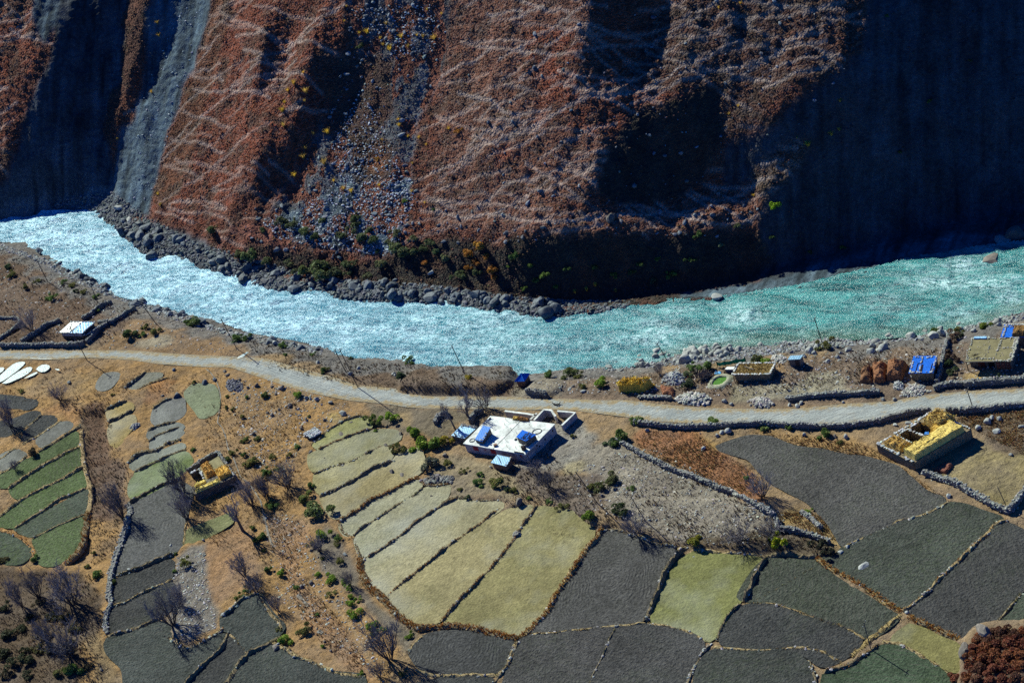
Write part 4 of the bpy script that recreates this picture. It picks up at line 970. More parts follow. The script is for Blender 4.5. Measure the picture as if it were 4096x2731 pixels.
# --- scattered small stuff, one object each
def scatter_in(poly, n, r, surf_fn=None):
    """n random photo positions inside an outline -> points on the ground"""
    out = []; x0, y0 = poly.min(0); x1, y1 = poly.max(0)
    while len(out) < n:
        c = np.stack([r.uniform(x0, x1, n * 2), r.uniform(y0, y1, n * 2)], 1); c = c[inside(c[:, 0], c[:, 1], poly)]; out += list(c)
        if not len(c): break
    return (surf_fn or surf)(np.array(out[:n]))

# --- walls and banks
def world_line(p, step=.5, jit=0.0, r=None, grid=None):
    q = hit(p, BASE if grid is None else grid)[:, :2]; q = smooth_line(q, step, 1)
    if jit and r is not None:
        n = len(q); t = np.gradient(q, axis=0); t /= np.linalg.norm(t, axis=1, keepdims=True) + 1e-9
        o = np.convolve(r.normal(0, jit, n + 8), np.ones(5) / 5, 'same')[4:4 + n]
        q = q + np.stack([-t[:, 1], t[:, 0]], 1) * o[:, None]
    return q
def line_side(q):
    t = np.gradient(q, axis=0); t /= np.linalg.norm(t, axis=1, keepdims=True) + 1e-9
    return t, np.stack([-t[:, 1], t[:, 0]], 1)

def stone_wall(p, label, h=1.1, w=.7, stone=.22, name='stone_wall', cat='wall', col=(.27, .27, .255), seed=1, group=None, ruin=.15):
    r = np.random.default_rng(seed); q = world_line(p, .35, .06, r, HZ); t, s = line_side(q); n = len(q)
    L = np.linalg.norm(np.diff(q, axis=0), axis=1).sum()
    hh = h * (1 - ruin * np.clip(np.convolve(r.normal(0, 1, n + 8), np.ones(7) / 7, 'same')[4:4 + n] * 1.6, -1, 1)); z = zat(q[:, 0], q[:, 1])
    prof = [(-.5, -.3), (-.40, .9), (.40, .9), (.5, -.3)]
    V = np.concatenate([np.stack([q[:, 0] + s[:, 0] * a * w * .9, q[:, 1] + s[:, 1] * a * w * .9, z + (b if b < 0 else hh * b)], 1) for a, b in prof]); F = []
    for k in range(3):
        i = np.arange(n - 1); F.append(np.stack([k * n + i, k * n + i + 1, (k + 1) * n + i + 1, (k + 1) * n + i], 1))
    F = [np.concatenate(F + [np.array([[0, n, 2 * n, 3 * n], [n - 1, 4 * n - 1, 3 * n - 1, 2 * n - 1]])])]
    c = [np.tile(np.array(col) * .55, (len(V), 1))]
    def place(cnt, off, lo, hi, sz):
        i = r.integers(0, n - 1, cnt); f = r.uniform(0, 1, (cnt, 1)); b = q[i] * (1 - f) + q[i + 1] * f
        o = off(cnt); b = b + s[i] * o[:, None] * w
        zz = zat(b[:, 0], b[:, 1]) + hh[i] * r.uniform(lo, hi, cnt)
        return np.column_stack([b, zz]), sz * (.5 + 1.5 * r.uniform(0, 1, cnt) ** 2)
    A, sa = place(int(L / stone * 1.9), lambda m: r.uniform(-.45, .45, m), .88, 1.0, stone)
    rows = max(1, int(h / stone * .8))
    B, sb = place(int(L / stone * rows * .8), lambda m: np.where(r.random(m) < .5, -.46, .46) + r.normal(0, .04, m), .05, .9, stone)
    D, sd = place(int(L / stone * .25), lambda m: r.normal(0, 1.0, m), 0, .08, stone * .8)
    pos = np.concatenate([A, B, D]); sz = np.concatenate([sa, sb, sd])
    V2, F2, own = many(PEB, PEBF, pos, sz * .62, r, (1.15, .85, .62)); F.append(F2 + len(V)); c.append(cols_of(col, own, r, .38, .05))
    V = np.concatenate([V, V2]); o0 = np.array([q[n // 2][0], q[n // 2][1], z[n // 2]])
    me = np_mesh(name, V - o0, F); vcol(me, 'Col', np.concatenate(c)); o = link(name, me, M_STONE); o.location = tuple(float(v) for v in o0)
    return tag(o, label, cat, group)

def bund(p, label, h=.6, w=.9, grass=.5, gcol=(.26, .15, .055), col=(.17, .125, .075), stones=.3, scol=(.30, .30, .28), seed=1, name='field_bund', cat='bund', group=None, gh=.45):
    h *= .55; w *= .80; gh *= .75
    r = np.random.default_rng(seed + 900); q = world_line(p, .5, .16, r); t, s = line_side(q); n = len(q); L = np.linalg.norm(np.diff(q, axis=0), axis=1).sum()
    z = sample(BASE, q[:, 0], q[:, 1]); hh = h * np.clip(1 + .45 * np.convolve(r.normal(0, 1, n + 8), np.ones(3) / 3, 'same')[4:4 + n] + .9 * np.convolve(r.normal(0, 1, n + 40), np.ones(17) / 17, 'same')[20:20 + n], .25, 2); hh[0] *= .5; hh[-1] *= .5
    ww = w * (1 + .25 * np.convolve(r.normal(0, 1, n + 8), np.ones(5) / 5, 'same')[4:4 + n])
    prof = [(-.62, -.25), (-.42, .55), (-.16, .97), (.2, 1.0), (.42, .6), (.62, -.25)]
    rows = []
    for a, b in prof:
        aa = a + r.normal(0, .05, n); rows.append(np.stack([q[:, 0] + s[:, 0] * aa * ww, q[:, 1] + s[:, 1] * aa * ww, z + np.where(b > 0, hh * (b + r.normal(0, .08, n)), -.3)], 1))
    V = np.concatenate(rows); F = []
    i = np.arange(n - 1)
    for k in range(len(prof) - 1): F.append(np.stack([k * n + i, k * n + i + 1, (k + 1) * n + i + 1, (k + 1) * n + i], 1))
    F = [np.concatenate(F)]
    base = np.tile(np.array(col), (len(V), 1)) * r.uniform(.8, 1.2, (len(V), 1)); c = [base]
    cnt = int(L * stones * 2.6)
    if cnt:
        k = r.integers(0, n, cnt); b = q[k] + t[k] * r.uniform(-.3, .3, (cnt, 1)) + s[k] * (r.uniform(-.55, .55, cnt) * w)[:, None]
        zz = sample(BASE, b[:, 0], b[:, 1]) + hh[k] * (1 - ((np.abs(((b - q[k]) * s[k]).sum(1)) / (w * .62)) ** 2)).clip(0, 1) * .95
        V2, F2, own = many(PEB, PEBF, np.column_stack([b, zz]), (.08 + .34 * r.uniform(0, 1, cnt) ** 2.5), r, (1.2, .9, .6)); F.append(F2 + len(V)); V = np.concatenate([V, V2]); c.append(cols_of(scol, own, r, .45, .05))
    o0 = np.array([q[n // 2][0], q[n // 2][1], z[n // 2]])
    me = np_mesh(name, V - o0, F); vcol(me, 'Col', np.concatenate(c)); o = link(name, me, M_EARTH); o.location = tuple(float(v) for v in o0); tag(o, label, cat, group)
    cnt = int(L * grass * 9)
    if cnt:
        k = r.integers(0, n, cnt); off = r.normal(0, .3, cnt).clip(-.6, .6); b = q[k] + t[k] * r.uniform(-.3, .3, (cnt, 1)) + s[k] * (off * w)[:, None]
        zz = sample(BASE, b[:, 0], b[:, 1]) + hh[k] * (1 - (off / .62) ** 2) * .9
        V2, F2, own = many(CLPV, CLPF, np.column_stack([b, zz]), gh * r.uniform(.6, 1.35, cnt), r, (.85, .85, 1), .15)
        mg = np_mesh('grass_fringe', V2 - o0, F2); vcol(mg, 'Col', cols_of(gcol, own, r, .35, .08)); link('grass_fringe', mg, M_GRASS, o)['kind'] = 'stuff'
    return o
# ---------------------------------------------------------------- field banks
OR = (.42, .21, .055); TN = (.36, .26, .10); GG = (.18, .18, .065); DE = (.165, .13, .08); LT = (.29, .22, .115)
BUNDS = [  # line, height, width, grass, grass colour, soil, stones, label
    (('B1', [(330, 868), (400, 832), (560, 735), (690, 652)]), .8, 1.0, .5, GG, DE, .2, 'dark grassy bank above the uppermost long green strip'),
    (('B1', [(75, 1190), (160, 1125), (350, 1000), (560, 880), (690, 820)]), .8, 1.1, .8, TN, LT, .15, 'tan bank with green tufts below the uppermost long green strip'),
    (('B1', [(-100, 1480), (0, 1420), (170, 1290), (350, 1190), (560, 1090), (710, 1000)]), .8, 1.1, .7, TN, LT, .15, 'tan bank between the second and third long green strips'),
    (('B1', [(130, 1520), (250, 1454), (500, 1290), (730, 1185)]), .7, .9, .5, TN, LT, .2, 'thin tan bank between the third and fourth long green strips'),
    (('B5', [(285, 218), (500, 112), (740, 8)]), .5, .6, .4, TN, LT, .2, 'thinnest bank, above the bright green field with yellow straws'),
    (('B1', [(695, 690), (705, 850), (720, 1000), (780, 1240), (765, 1350), (750, 1440)]), .4, 1.2, .5, TN, (.30, .22, .12), .2, 'bare tan path bank along the right ends of the green strips'),
    (('B5', [(755, 0), (735, 130), (710, 260), (660, 350), (560, 440)]), .8, 1.8, 1.2, OR, DE, .1, 'orange grassy bank curving round the bright green field'),
    (('B5', [(0, 140), (120, 180), (220, 235), (280, 310), (290, 360)]), .5, 1.4, .6, OR, (.30, .17, .07), .2, 'orange earth bank around the rounded field at the left edge'),
    (('B1', [(0, 935), (100, 860), (230, 790), (330, 730), (430, 665), (525, 602)]), .35, .8, .3, TN, LT, .1, 'pale tan bank below the dark field with rounded end'),
    (('B1', [(0, 1055), (60, 1030), (130, 985), (240, 905)]), .5, .7, .4, TN, LT, .2, 'short tan bank under the small grey left-hand field'),
    (('B1', [(110, 735), (190, 680), (290, 615), (360, 555)]), .55, .9, .5, GG, DE, .2, 'dark bank between the two dark rounded fields'),
    (('B1', [(1080, 322), (1160, 262), (1250, 190)]), .8, .8, .2, TN, DE, .5, 'short dark bank left of a small grey field below the road'),
    (('B1', [(1185, 335), (1300, 280), (1430, 235)]), .4, .6, .6, TN, LT, .1, 'thin tan bank above the bare orange patch'),
    (('B1', [(1310, 505), (1400, 440), (1470, 420)]), .8, .8, .3, GG, DE, .5, 'dark bank between the orange patch and a grey field'),
    (('B1', [(1265, 692), (1340, 655), (1500, 620)]), .8, .9, .6, TN, DE, .3, 'bank on top of two narrow grey terraces'),
    (('B1', [(1270, 785), (1310, 765), (1340, 735), (1440, 695), (1535, 660)]), .8, .8, .3, GG, DE, .3, 'curving bank between two narrow grey terraces'),
    (('B1', [(1110, 962), (1160, 910), (1240, 880), (1350, 858), (1430, 800), (1560, 765)]), 1.0, 1.3, .5, GG, DE, .9, 'thick stony bank below the narrow grey terraces'),
    (('B1', [(1150, 1042), (1300, 978), (1400, 925), (1590, 845)]), .8, .9, .4, GG, DE, .4, 'bank along the top of the sprouting green field beside the hay barn'),
    (('B1', [(1110, 1308), (1200, 1258), (1300, 1200), (1440, 1138), (1530, 1105)]), .9, 1.0, .4, GG, DE, .9, 'stony bank between the sprouting green field and the furrowed grey field'),
    (('B1', [(910, 515), (1000, 470), (1085, 438)]), .8, .9, .3, GG, DE, .5, 'upper of two dark banks beside the tan strips'),
    (('B1', [(930, 615), (1010, 588), (1130, 520)]), .8, 1.0, .3, GG, DE, .5, 'lower of two dark banks beside the tan strips'),
    (('B5', [(990, 545), (1080, 515), (1200, 478), (1350, 412), (1485, 358)]), .9, 1.1, .5, GG, DE, 1.2, 'bank of big stones along the foot of the furrowed grey field'),
    (('B5', [(955, 802), (1070, 770), (1200, 700), (1330, 640), (1475, 575)]), .7, .8, .5, TN, LT, .6, 'bank between two small dark fields left of the gravel patch'),
    (('B5', [(920, 1052), (1050, 1030), (1200, 978), (1300, 930), (1420, 885)]), .7, 1.2, .6, TN, DE, .9, 'double stony bank below two small dark fields'),
    (('B5', [(1450, 1075), (1540, 1125), (1600, 1163), (1720, 1120), (1870, 1025), (1910, 990)]), .6, .9, .5, OR, LT, 1.0, 'curved stony bank rounding the foot of the gravel patch'),
    (('B5', [(1880, 905), (1990, 830), (2070, 740), (2200, 695)]), .9, .9, .4, GG, DE, 1.0, 'bank topping a dark field beside leafless scrub'),
    (('B5', [(1955, 1035), (1900, 1165), (1750, 1300), (1600, 1456), (1540, 1520)]), 1.0, .9, .3, GG, DE, .5, 'dark bank slanting down between two dark fields at the bottom edge'),
    (('B5', [(1920, 1500), (2040, 1310), (2130, 1205), (2250, 1150), (2352, 1090), (2430, 1050)]), 1.2, 1.3, .5, GG, DE, .3, 'broad high bank curling up to a brown boulder'),
    (('B6', [(200, 1115), (280, 1160), (420, 1240), (530, 1282), (620, 1312), (720, 1370), (980, 1405)]), .9, 1.1, .5, TN, LT, .5, 'winding bank at the lower end of the orange scree ground'),
    (('B6', [(88, 700), (120, 770), (170, 860), (260, 955), (280, 1000)]), .5, .8, .5, TN, (.28, .21, .12), .2, 'tan bank on the right side of a dark field under scrub'),
    (('B5', [(1965, 1030), (2050, 1130), (2115, 1210)]), .35, .6, .4, TN, (.28, .21, .12), .1, 'short tan bank dividing two dark fields near the bottom'),
    (('B5', [(1595, 60), (1582, 180), (1572, 275)]), .3, .7, .7, TN, (.28, .19, .10), .0, 'orange strip bank on the right side of the furrowed grey field'),
    (('B2', [(525, 800), (600, 760), (660, 690), (740, 650), (830, 598), (920, 570), (1020, 580)]), .6, .9, .5, TN, DE, .5, 'bank around the top of the fan of pale terraces'),
    (('B2', [(595, 852), (700, 800), (850, 738), (1040, 678)]), .8, .9, .6, OR, DE, .2, 'first and uppermost bank inside the fan of pale terraces, under a dark boulder'),
    (('B2', [(550, 1062), (700, 1000), (850, 960), (930, 922), (1000, 888), (1070, 850), (1130, 822)]), .9, 1.0, .4, GG, DE, .6, 'second bank inside the fan, with a green tuft on it'),
    (('B2', [(595, 1258), (740, 1195), (880, 1128), (940, 1088), (1050, 1018), (1225, 952)]), 1.1, 1.2, .2, GG, DE, .8, 'third bank inside the fan, a dark smooth stone-faced one'),
    (('B6', [(765, 85), (830, 42), (870, 15), (940, -22), (1030, -100), (1200, -170), (1300, -232), (1440, -300)]), .9, 1.2, 1.4, OR, DE, .3, 'fourth bank inside the fan, fringed with orange grass'),
    (('B6', [(890, 200), (980, 120), (1070, 65), (1200, -20), (1320, -100), (1400, -140), (1480, -210)]), .8, .9, .4, GG, DE, .4, 'fifth bank inside the fan, thin and dark'),
    (('B6', [(1010, 385), (1100, 330), (1200, 260), (1330, 168), (1440, 68), (1560, -5), (1640, -60), (1780, -125)]), .9, 1.0, .5, OR, DE, .4, 'sixth bank inside the fan, wavy with a green tip'),
    (('B6', [(1165, 725), (1260, 640), (1400, 530), (1540, 420), (1700, 290), (1850, 180), (1990, 90), (2060, 20), (2130, -30)]), .8, .8, .8, OR, DE, .3, 'seventh bank inside the fan, edged with tall dry stems'),
    (('B6', [(1640, 940), (1740, 810), (1900, 650), (2080, 460), (2230, 270), (2330, 120), (2420, 0), (2450, -60)]), .9, .9, .9, OR, DE, .3, 'eighth and lowest bank inside the fan, ending at a stone heap'),
    (('B6', [(765, 90), (800, 170), (880, 222), (910, 290), (950, 390)]), .6, .9, .4, TN, DE, .9, 'stony left rim of the fan above a white boulder'),
    (('B6', [(945, 400), (960, 530), (1020, 640), (1130, 722), (1250, 870), (1370, 955), (1450, 998), (1600, 975), (1750, 970), (1950, 1000), (2200, 1062), (2290, 1075)]), 1.0, 1.8, 2.2, OR, DE, .4, 'long orange grass bank around the foot of the fan'),
    (('B7', [(-50, 1020), (60, 1065), (150, 1075), (260, 1000), (400, 860), (520, 645), (640, 480), (740, 320), (830, 225), (890, 120)]), .9, 1.5, 1.8, OR, LT, .5, 'orange grass bank between the last fan terrace and a ringed plough field'),
    (('B7', [(1245, 940), (1290, 820), (1370, 645), (1420, 500), (1500, 395), (1560, 335)]), 1.5, 1.1, .3, GG, DE, .4, 'high dark bank on the left side of the olive green field'),
    (('B7', [(2090, 768), (2140, 650), (2200, 520), (2275, 395)]), 1.5, 1.1, .3, GG, DE, .4, 'high dark bank on the right side of the olive green field'),
    (('B7', [(1850, 1095), (1900, 980), (1960, 880), (2055, 780)]), 1.0, .8, .3, GG, DE, .3, 'dark bank slanting down from the lower right of the olive green field'),
    (('B7', [(885, 150), (1000, 150), (1100, 188), (1250, 240), (1400, 278), (1500, 302)]), .7, .8, .2, TN, DE, 1.3, 'stony bank over the top of the ringed plough field'),
    (('B7', [(1520, 315), (1600, 300), (1680, 315), (1850, 340), (2000, 350), (2150, 350), (2260, 385)]), .9, 1.0, .3, TN, LT, 1.0, 'stony bank over the top of the olive green field'),
    (('B7', [(265, 1042), (450, 1030), (700, 1000), (1000, 972), (1240, 948), (1400, 965), (1550, 1000), (1700, 1062), (1800, 1122)]), .45, .8, .4, TN, LT, .4, 'low arching bank below the ringed field and the olive green field'),
    (('B7', [(985, 990), (930, 1110), (880, 1230), (820, 1340), (760, 1470)]), .6, .5, .2, GG, DE, .6, 'narrow stony bank between the two wide dark bottom fields'),
    (('B7', [(1800, 1135), (1720, 1210), (1690, 1290), (1640, 1360), (1600, 1480)]), .7, .8, .1, GG, DE, 1.6, 'line of big stones right of the wide dark bottom fields'),
    (('B7', [(1830, 1150), (2000, 1168), (2200, 1180), (2370, 1170), (2580, 1160), (2750, 1185), (2870, 1255), (2960, 1340)]), .5, .9, .4, TN, LT, .5, 'tan bank running right from a heap of stones along a dark field'),
    (('B7', [(150, 1105), (120, 1200), (80, 1290), (0, 1400), (-60, 1470)]), .8, .8, .3, TN, DE, .6, 'bank right of the oval plough field'),
    (('B6', [(1420, 1352), (1550, 1392), (1700, 1402), (1900, 1388), (2130, 1402), (2200, 1330), (2240, 1200), (2290, 1090)]), .7, 1.0, .4, TN, LT, .7, 'bank looping under the oval plough field'),
    (('B6', [(1360, 1215), (1390, 1140), (1480, 1055)]), .5, .8, .3, TN, LT, .7, 'short stony bank at the left end of the oval plough field'),
    (('B8', [(800, 302), (900, 252), (1050, 185), (1180, 130), (1290, 75), (1480, 30), (1560, -5), (1700, -85)]), .5, .8, .3, TN, LT, .8, 'pale stony bank below the big grey field'),
    (('B8', [(1310, 850), (1400, 800), (1520, 700), (1620, 590), (1750, 460), (1850, 370), (2000, 220), (2100, 110), (2200, 65)]), .9, 1.0, .5, OR, LT, .8, 'long bank with white stones slanting up to the right edge'),
    (('B8', [(585, 395), (700, 490), (850, 570), (1000, 660), (1150, 760), (1290, 850)]), .6, 1.5, 1.6, OR, (.24, .18, .09), .1, 'tussocky orange bank below the dark field with a pale boulder'),
    (('B8', [(-50, 772), (0, 775), (200, 785), (350, 830), (560, 910), (740, 960), (870, 1020), (985, 1095)]), .35, .7, .5, TN, (.27, .20, .10), .1, 'narrow tan bank curving down to a power pole'),
    (('B8', [(1300, 880), (1200, 962), (1040, 1085), (940, 1175), (870, 1235)]), .7, 1.7, 1.0, TN, (.27, .20, .09), .2, 'wide tan bank with a power pole standing on it'),
    (('B8', [(1380, 890), (1500, 960), (1650, 1030), (1840, 1110)]), .7, 1.6, 1.8, OR, DE, .1, 'double row of orange grass above the olive corner field'),
    (('B8', [(1130, 1110), (1280, 1130), (1400, 1190), (1550, 1280), (1700, 1372)]), .5, 1.0, .6, TN, LT, .3, 'bank curving below the olive corner field'),
    (('B8', [(2330, 700), (2250, 800), (2150, 910), (2090, 1000)]), .8, .8, .6, GG, DE, .4, 'short green bank at the right edge above red bushes'),
    (('B8', [(500, 1265), (540, 1350), (570, 1480)]), .7, .7, .1, GG, DE, 1.6, 'short line of stones below a bank junction at the bottom edge'),
    (('B8', [(640, 1372), (800, 1340), (900, 1290), (1050, 1185), (1110, 1130)]), 1.1, 1.2, .6, OR, DE, .4, 'dark high bank left of the power pole over a green field'),
    (('B8', [(60, 752), (270, 640), (400, 560), (570, 460)]), .18, .5, .3, TN, (.20, .18, .14), .1, 'faint footpath bank crossing a dark field'),
    (('B8', [(110, 440), (140, 385), (300, 365), (450, 385), (575, 385)]), 1.3, 1.2, .3, GG, DE, .3, 'high dark bank under leafless scrub right of the olive green field'),
    (('B2', [(1450, 1110), (1500, 1160), (1580, 1165), (1700, 1150), (1740, 1110)]), .5, .8, .8, OR, DE, .6, 'short grassy bank by a cluster of boulders below the white house'),
    (('B2', [(1640, 1325), (1700, 1285), (1780, 1262), (1900, 1290), (2100, 1290), (2200, 1260)]), .8, 1.2, .5, GG, DE, .8, 'stony bank under a bare orange slope below the white house'),
]
for i, (ln, h, w, g, gc, c, st, lb) in enumerate(BUNDS):
    bund(px(*ln), lb, h, w, g, gc, c, st, seed=i, gh=.5 if g > 1 else .38)

# ---------------------------------------------------------------- drystone walls
WALLS = [
    (mix_px('B3', [(1000, 772), (1100, 832), (1200, 892), (1320, 952), (1450, 1022), (1600, 1072), (1720, 1122), (1850, 1182), (2000, 1232), (2100, 1282), (2230, 1362), (2352, 1440)], 'B4', [(90, 1340), (160, 1385), (220, 1440), (235, 1500), (245, 1560)]), 1.1, .8, .26, 'long drystone wall slanting between the gravel slope and the red grass'),
    (mix_px('B3', [(1150, 632), (1300, 650), (1450, 668), (1600, 675), (1760, 668), (1900, 655), (2100, 648), (2340, 650)], 'B4', [(200, 648), (400, 665), (600, 672), (800, 668), (950, 645), (1100, 622), (1250, 582), (1440, 542), (1560, 530)]), 1.3, .7, .24, 'long drystone wall along the lower side of the road'),
    (px('B4', [(1690, 532), (1800, 535), (1900, 532), (2100, 512), (2352, 485), (2700, 440)]), 1.3, .8, .26, 'drystone wall beside the road right of the hay barn'),
    (px('B4', [(325, 428), (450, 412), (600, 398), (800, 388), (960, 378), (1115, 368)]), 1.0, .9, .28, 'drystone wall on the upper side of the road below the sod roofed house'),
    (px('B4', [(1580, 345), (1650, 315), (1750, 302), (1835, 305)]), 1.3, .9, .26, 'short drystone wall beside the road below the blue roofed shed'),
    (px('B4', [(1840, 315), (1950, 295), (2100, 292), (2250, 278), (2352, 268), (2700, 235)]), 1.5, 1.0, .26, 'thick drystone wall in front of the flat roofed farmhouse'),
    (px('H4', [(700, 965), (740, 860), (765, 790), (795, 650), (845, 420), (870, 310), (930, 160), (960, 60)]), 1.1, .7, .24, 'ragged drystone wall between the blue roofed shed and the farmhouse'),
    (px('B4', [(1500, 1062), (1650, 1120), (1780, 1165), (1900, 1240), (2050, 1322), (2225, 1400), (2300, 1310), (2352, 1235), (2450, 1120)]), 1.3, 1.0, .30, 'thick drystone wall cornering round the yard of the hay barn'),
    (px('H1', [(-1800, 1130), (-700, 1140), (0, 1130), (600, 1130), (1000, 1115), (1260, 1085)]), 1.2, .7, .24, 'drystone wall along the road under the white and blue roofed house'),
    (px('A4', [(-40, 985), (70, 920), (145, 858)]), 1.0, .6, .22, 'leftmost short drystone wall next to an orange plot'),
    (px('A4', [(150, 985), (250, 925), (330, 862), (420, 835)]), 1.1, .6, .22, 'drystone wall behind the white and blue roofed house'),
    (px('A4', [(570, 828), (640, 785), (700, 735), (775, 712)]), 1.1, .6, .22, 'drystone wall on the upper left side of a small grey plot by the river'),
    (px('A4', [(680, 850), (770, 850), (830, 812), (900, 772), (935, 752)]), 1.1, .7, .22, 'drystone wall on the lower right side of a small grey plot by the river'),
    (px('A4', [(-60, 822), (60, 818), (130, 822), (140, 850)]), .8, .5, .2, 'low drystone wall over an orange plot at the left edge'),
    (px('A4', [(600, 990), (640, 950), (700, 880), (745, 860)]), 1.0, .7, .22, 'drystone wall at the right gable of the white and blue roofed house'),
    (px('K1', [(540, 705), (700, 705), (900, 712), (1120, 722)]), .9, .7, .24, 'low drystone wall between the road and the golden haystack'),
    (px('B1', [(1100, 1330), (1125, 1390), (1090, 1460), (1085, 1530), (1050, 1620), (1000, 1760), (960, 1890), (945, 2010), (930, 2140)]), .8, 1.3, .28, 'tumbledown wall running down the left side of the furrowed grey field'),
    (px('B5', [(935, 620), (945, 720), (960, 790), (920, 850), (905, 940), (920, 1040)]), .7, 1.0, .26, 'tumbledown wall on the left side of two small dark fields'),
    (px('B8', [(440, 0), (490, 30), (540, 70), (590, 120), (620, 140)]), .8, 1.0, .26, 'short heaped wall on tan ground beside the big grey field'),
    (px('B8', [(250, 150), (330, 160), (430, 175), (530, 205), (600, 235), (690, 265)]), 1.2, .8, .26, 'drystone wall in shadow beside a bright yellow green bush'),
    (px('B2', [(1590, 640), (1610, 590), (1640, 560), (1700, 552)]), 1.2, .8, .26, 'curved drystone wall left of the leafless tree by the white house'),
    (px('M2', [(600, 380), (660, 280), (700, 200), (780, 150), (900, 130)]), 1.4, .8, .24, 'drystone wall touching the back of the white house'),
    (px('K2', [(420, 430), (520, 442), (620, 452), (690, 465)]), 1.1, .7, .3, 'grey block retaining wall beside the road below the blue pyramid roof'),
    (px('H6', [(110, 305), (200, 250), (300, 165), (440, 90), (520, 45)]), .9, .6, .22, 'drystone wall on the upper left side of the straw stack barn'),
    (px('H6', [(525, 45), (590, 125), (650, 220), (690, 275), (740, 360), (800, 460)]), .9, .6, .24, 'white stone topped wall on the upper right side of the straw stack barn'),
    (px('B1', [(2040, 60), (2100, 110)]), .3, .5, .2, 'tiny run of stones at the puddle beside the road'),
][:-1]
for i, (p, h, w, st, lb) in enumerate(WALLS):
    stone_wall(p, lb, h, w, st, seed=40 + i)
# ---------------------------------------------------------------- buildings
def solid(name, quad, z0, z1, mat, parent=None, origin=None, inset=0.0, smooth=False):
    """a block on a four cornered plan; z0, z1 numbers or one height per corner"""
    q = np.asarray(quad, float)[:, :2]
    if inset: c = q.mean(0); q = c + (q - c) * (1 - inset)
    n = len(q); z0 = np.broadcast_to(z0, n); z1 = np.broadcast_to(z1, n)
    V = np.concatenate([np.column_stack([q, z0]), np.column_stack([q, z1])]) - (0 if origin is None else np.asarray(origin))
    F4 = [[i, (i + 1) % n, n + (i + 1) % n, n + i] for i in range(n)]
    me = np_mesh(name, V, [np.array(F4), np.array([list(range(n))[::-1]]), np.array([list(range(n, 2 * n))])], smooth)
    return link(name, me, mat, parent)
def lerp(a, b, t): return np.asarray(a) * (1 - t) + np.asarray(b) * t
def bil(q, u, v):
    """point of a plan: u along the front FL->FR, v from front to back"""
    return lerp(lerp(q[0], q[1], u), lerp(q[3], q[2], u), v)
def sub(q, u0, u1, v0, v1): return np.array([bil(q, u0, v0), bil(q, u1, v0), bil(q, u1, v1), bil(q, u0, v1)])
def roof_plan(view, pts, h):
    """plan of a roof drawn on the survey, h above the ground under it: corners FL FR BR BL"""
    p = px(view, pts); z = 3.5
    for _ in range(4):
        q = on_plane(p, z + h); z = float(np.mean(zat(q[:, 0], q[:, 1])))
    return q, z
def panel(name, a, b, z0, z1, out, mat, parent, origin, thick=.06):
    """a thin upright panel on a wall face from a to b, proud of it by thick on the side out"""
    a = np.asarray(a)[:2]; b = np.asarray(b)[:2]; n = np.array([(b - a)[1], -(b - a)[0]]); n /= np.linalg.norm(n) + 1e-9
    if n @ np.asarray(out)[:2] < 0: n = -n
    return solid(name, [a + n * .004, b + n * .004, b + n * thick, a + n * thick], z0, z1, mat, parent, origin)
def pebble_line(pts, n, r, size, origin, name, parent, mat=None, col=(.42, .42, .40), spread=.12, squash=(1.2, .9, .6)):
    """stones laid along a 3-D polyline"""
    P = np.asarray(pts, float); seg = np.linalg.norm(np.diff(P, axis=0), axis=1); s = np.concatenate([[0], np.cumsum(seg)])
    t = np.sort(r.uniform(0, s[-1], n)); q = np.stack([np.interp(t, s, P[:, k]) for k in range(3)], 1)
    q[:, :2] += r.normal(0, spread, (n, 2)); q[:, 2] += size * .3
    V, F, own = many(PEB, PEBF, q, size * r.uniform(.6, 1.3, n) * .6, r, squash)
    me = np_mesh(name, V - np.asarray(origin), F); vcol(me, 'Col', cols_of(col, own, r, .35, .04)); return link(name, me, M_STONE, parent)
def mat_sheet(name, base, ridge=5.0, rough=.45, spec=.4, axis=(1, 0, 0)):
    b = NB(name, rough, spec); p = b.coord('obj'); g = b.noise(p, 1.6, 4, .65); h = b.noise(p, 9, 2)
    k = b.math('MULTIPLY', b.ramp(g, .3, .7, .72, 1.15), b.ramp(h, .3, .7, .9, 1.1))
    x = b.n('ShaderNodeVectorMath', operation='SCALE'); x.inputs[0].default_value = base; b.put(x.inputs[3], k); b.col(x.outputs[0])
    w = b.math('SINE', b.math('MULTIPLY', b.vmath('DOT_PRODUCT', p, axis, out='Value'), ridge * 2 * PI)); b.normal(b.bump(w, .008, 1, b.bump(g, .08))); return b.m
def mat_masonry(name, a, mortar, s=3.0):
    b = NB(name, .9, .15); p = b.coord('obj'); v = b.scale3(p, (1, 1, 1.7)); f = b.vor(v, s, 'DISTANCE_TO_EDGE'); c = b.vor(v, s, out='Color')
    e = b.ramp(f, .02, .08); sp = b.n('ShaderNodeSeparateColor'); b.put(sp.inputs[0], c)
    x = b.n('ShaderNodeVectorMath', operation='SCALE'); x.inputs[0].default_value = a; b.put(x.inputs[3], b.ramp(sp.outputs[0], 0, 1, .6, 1.35))
    b.col(b.mix(e, (*mortar, 1), x.outputs[0])); b.normal(b.bump(e, .05)); return b.m
M_PLASTER = mat_simple('whitewashed_plaster', (.46, .42, .42), .9, .45, .9, .02)
M_ROOFCONC = mat_simple('cement_roof', (.56, .58, .56), .9, .45, .55, .05, 2)
M_MASON = mat_masonry('rubble_masonry', (.17, .15, .125), (.09, .08, .07))
M_MUD = mat_masonry('mud_mortared_stone', (.26, .20, .12), (.21, .165, .10), 2.4)
M_BLUE = mat_sheet('blue_corrugated_sheet', (.02, .20, .66), 2.2, .6, .25)
M_BLUE2 = mat_sheet('deep_blue_sheet', (.006, .12, .58), 2.0, .75, .12)
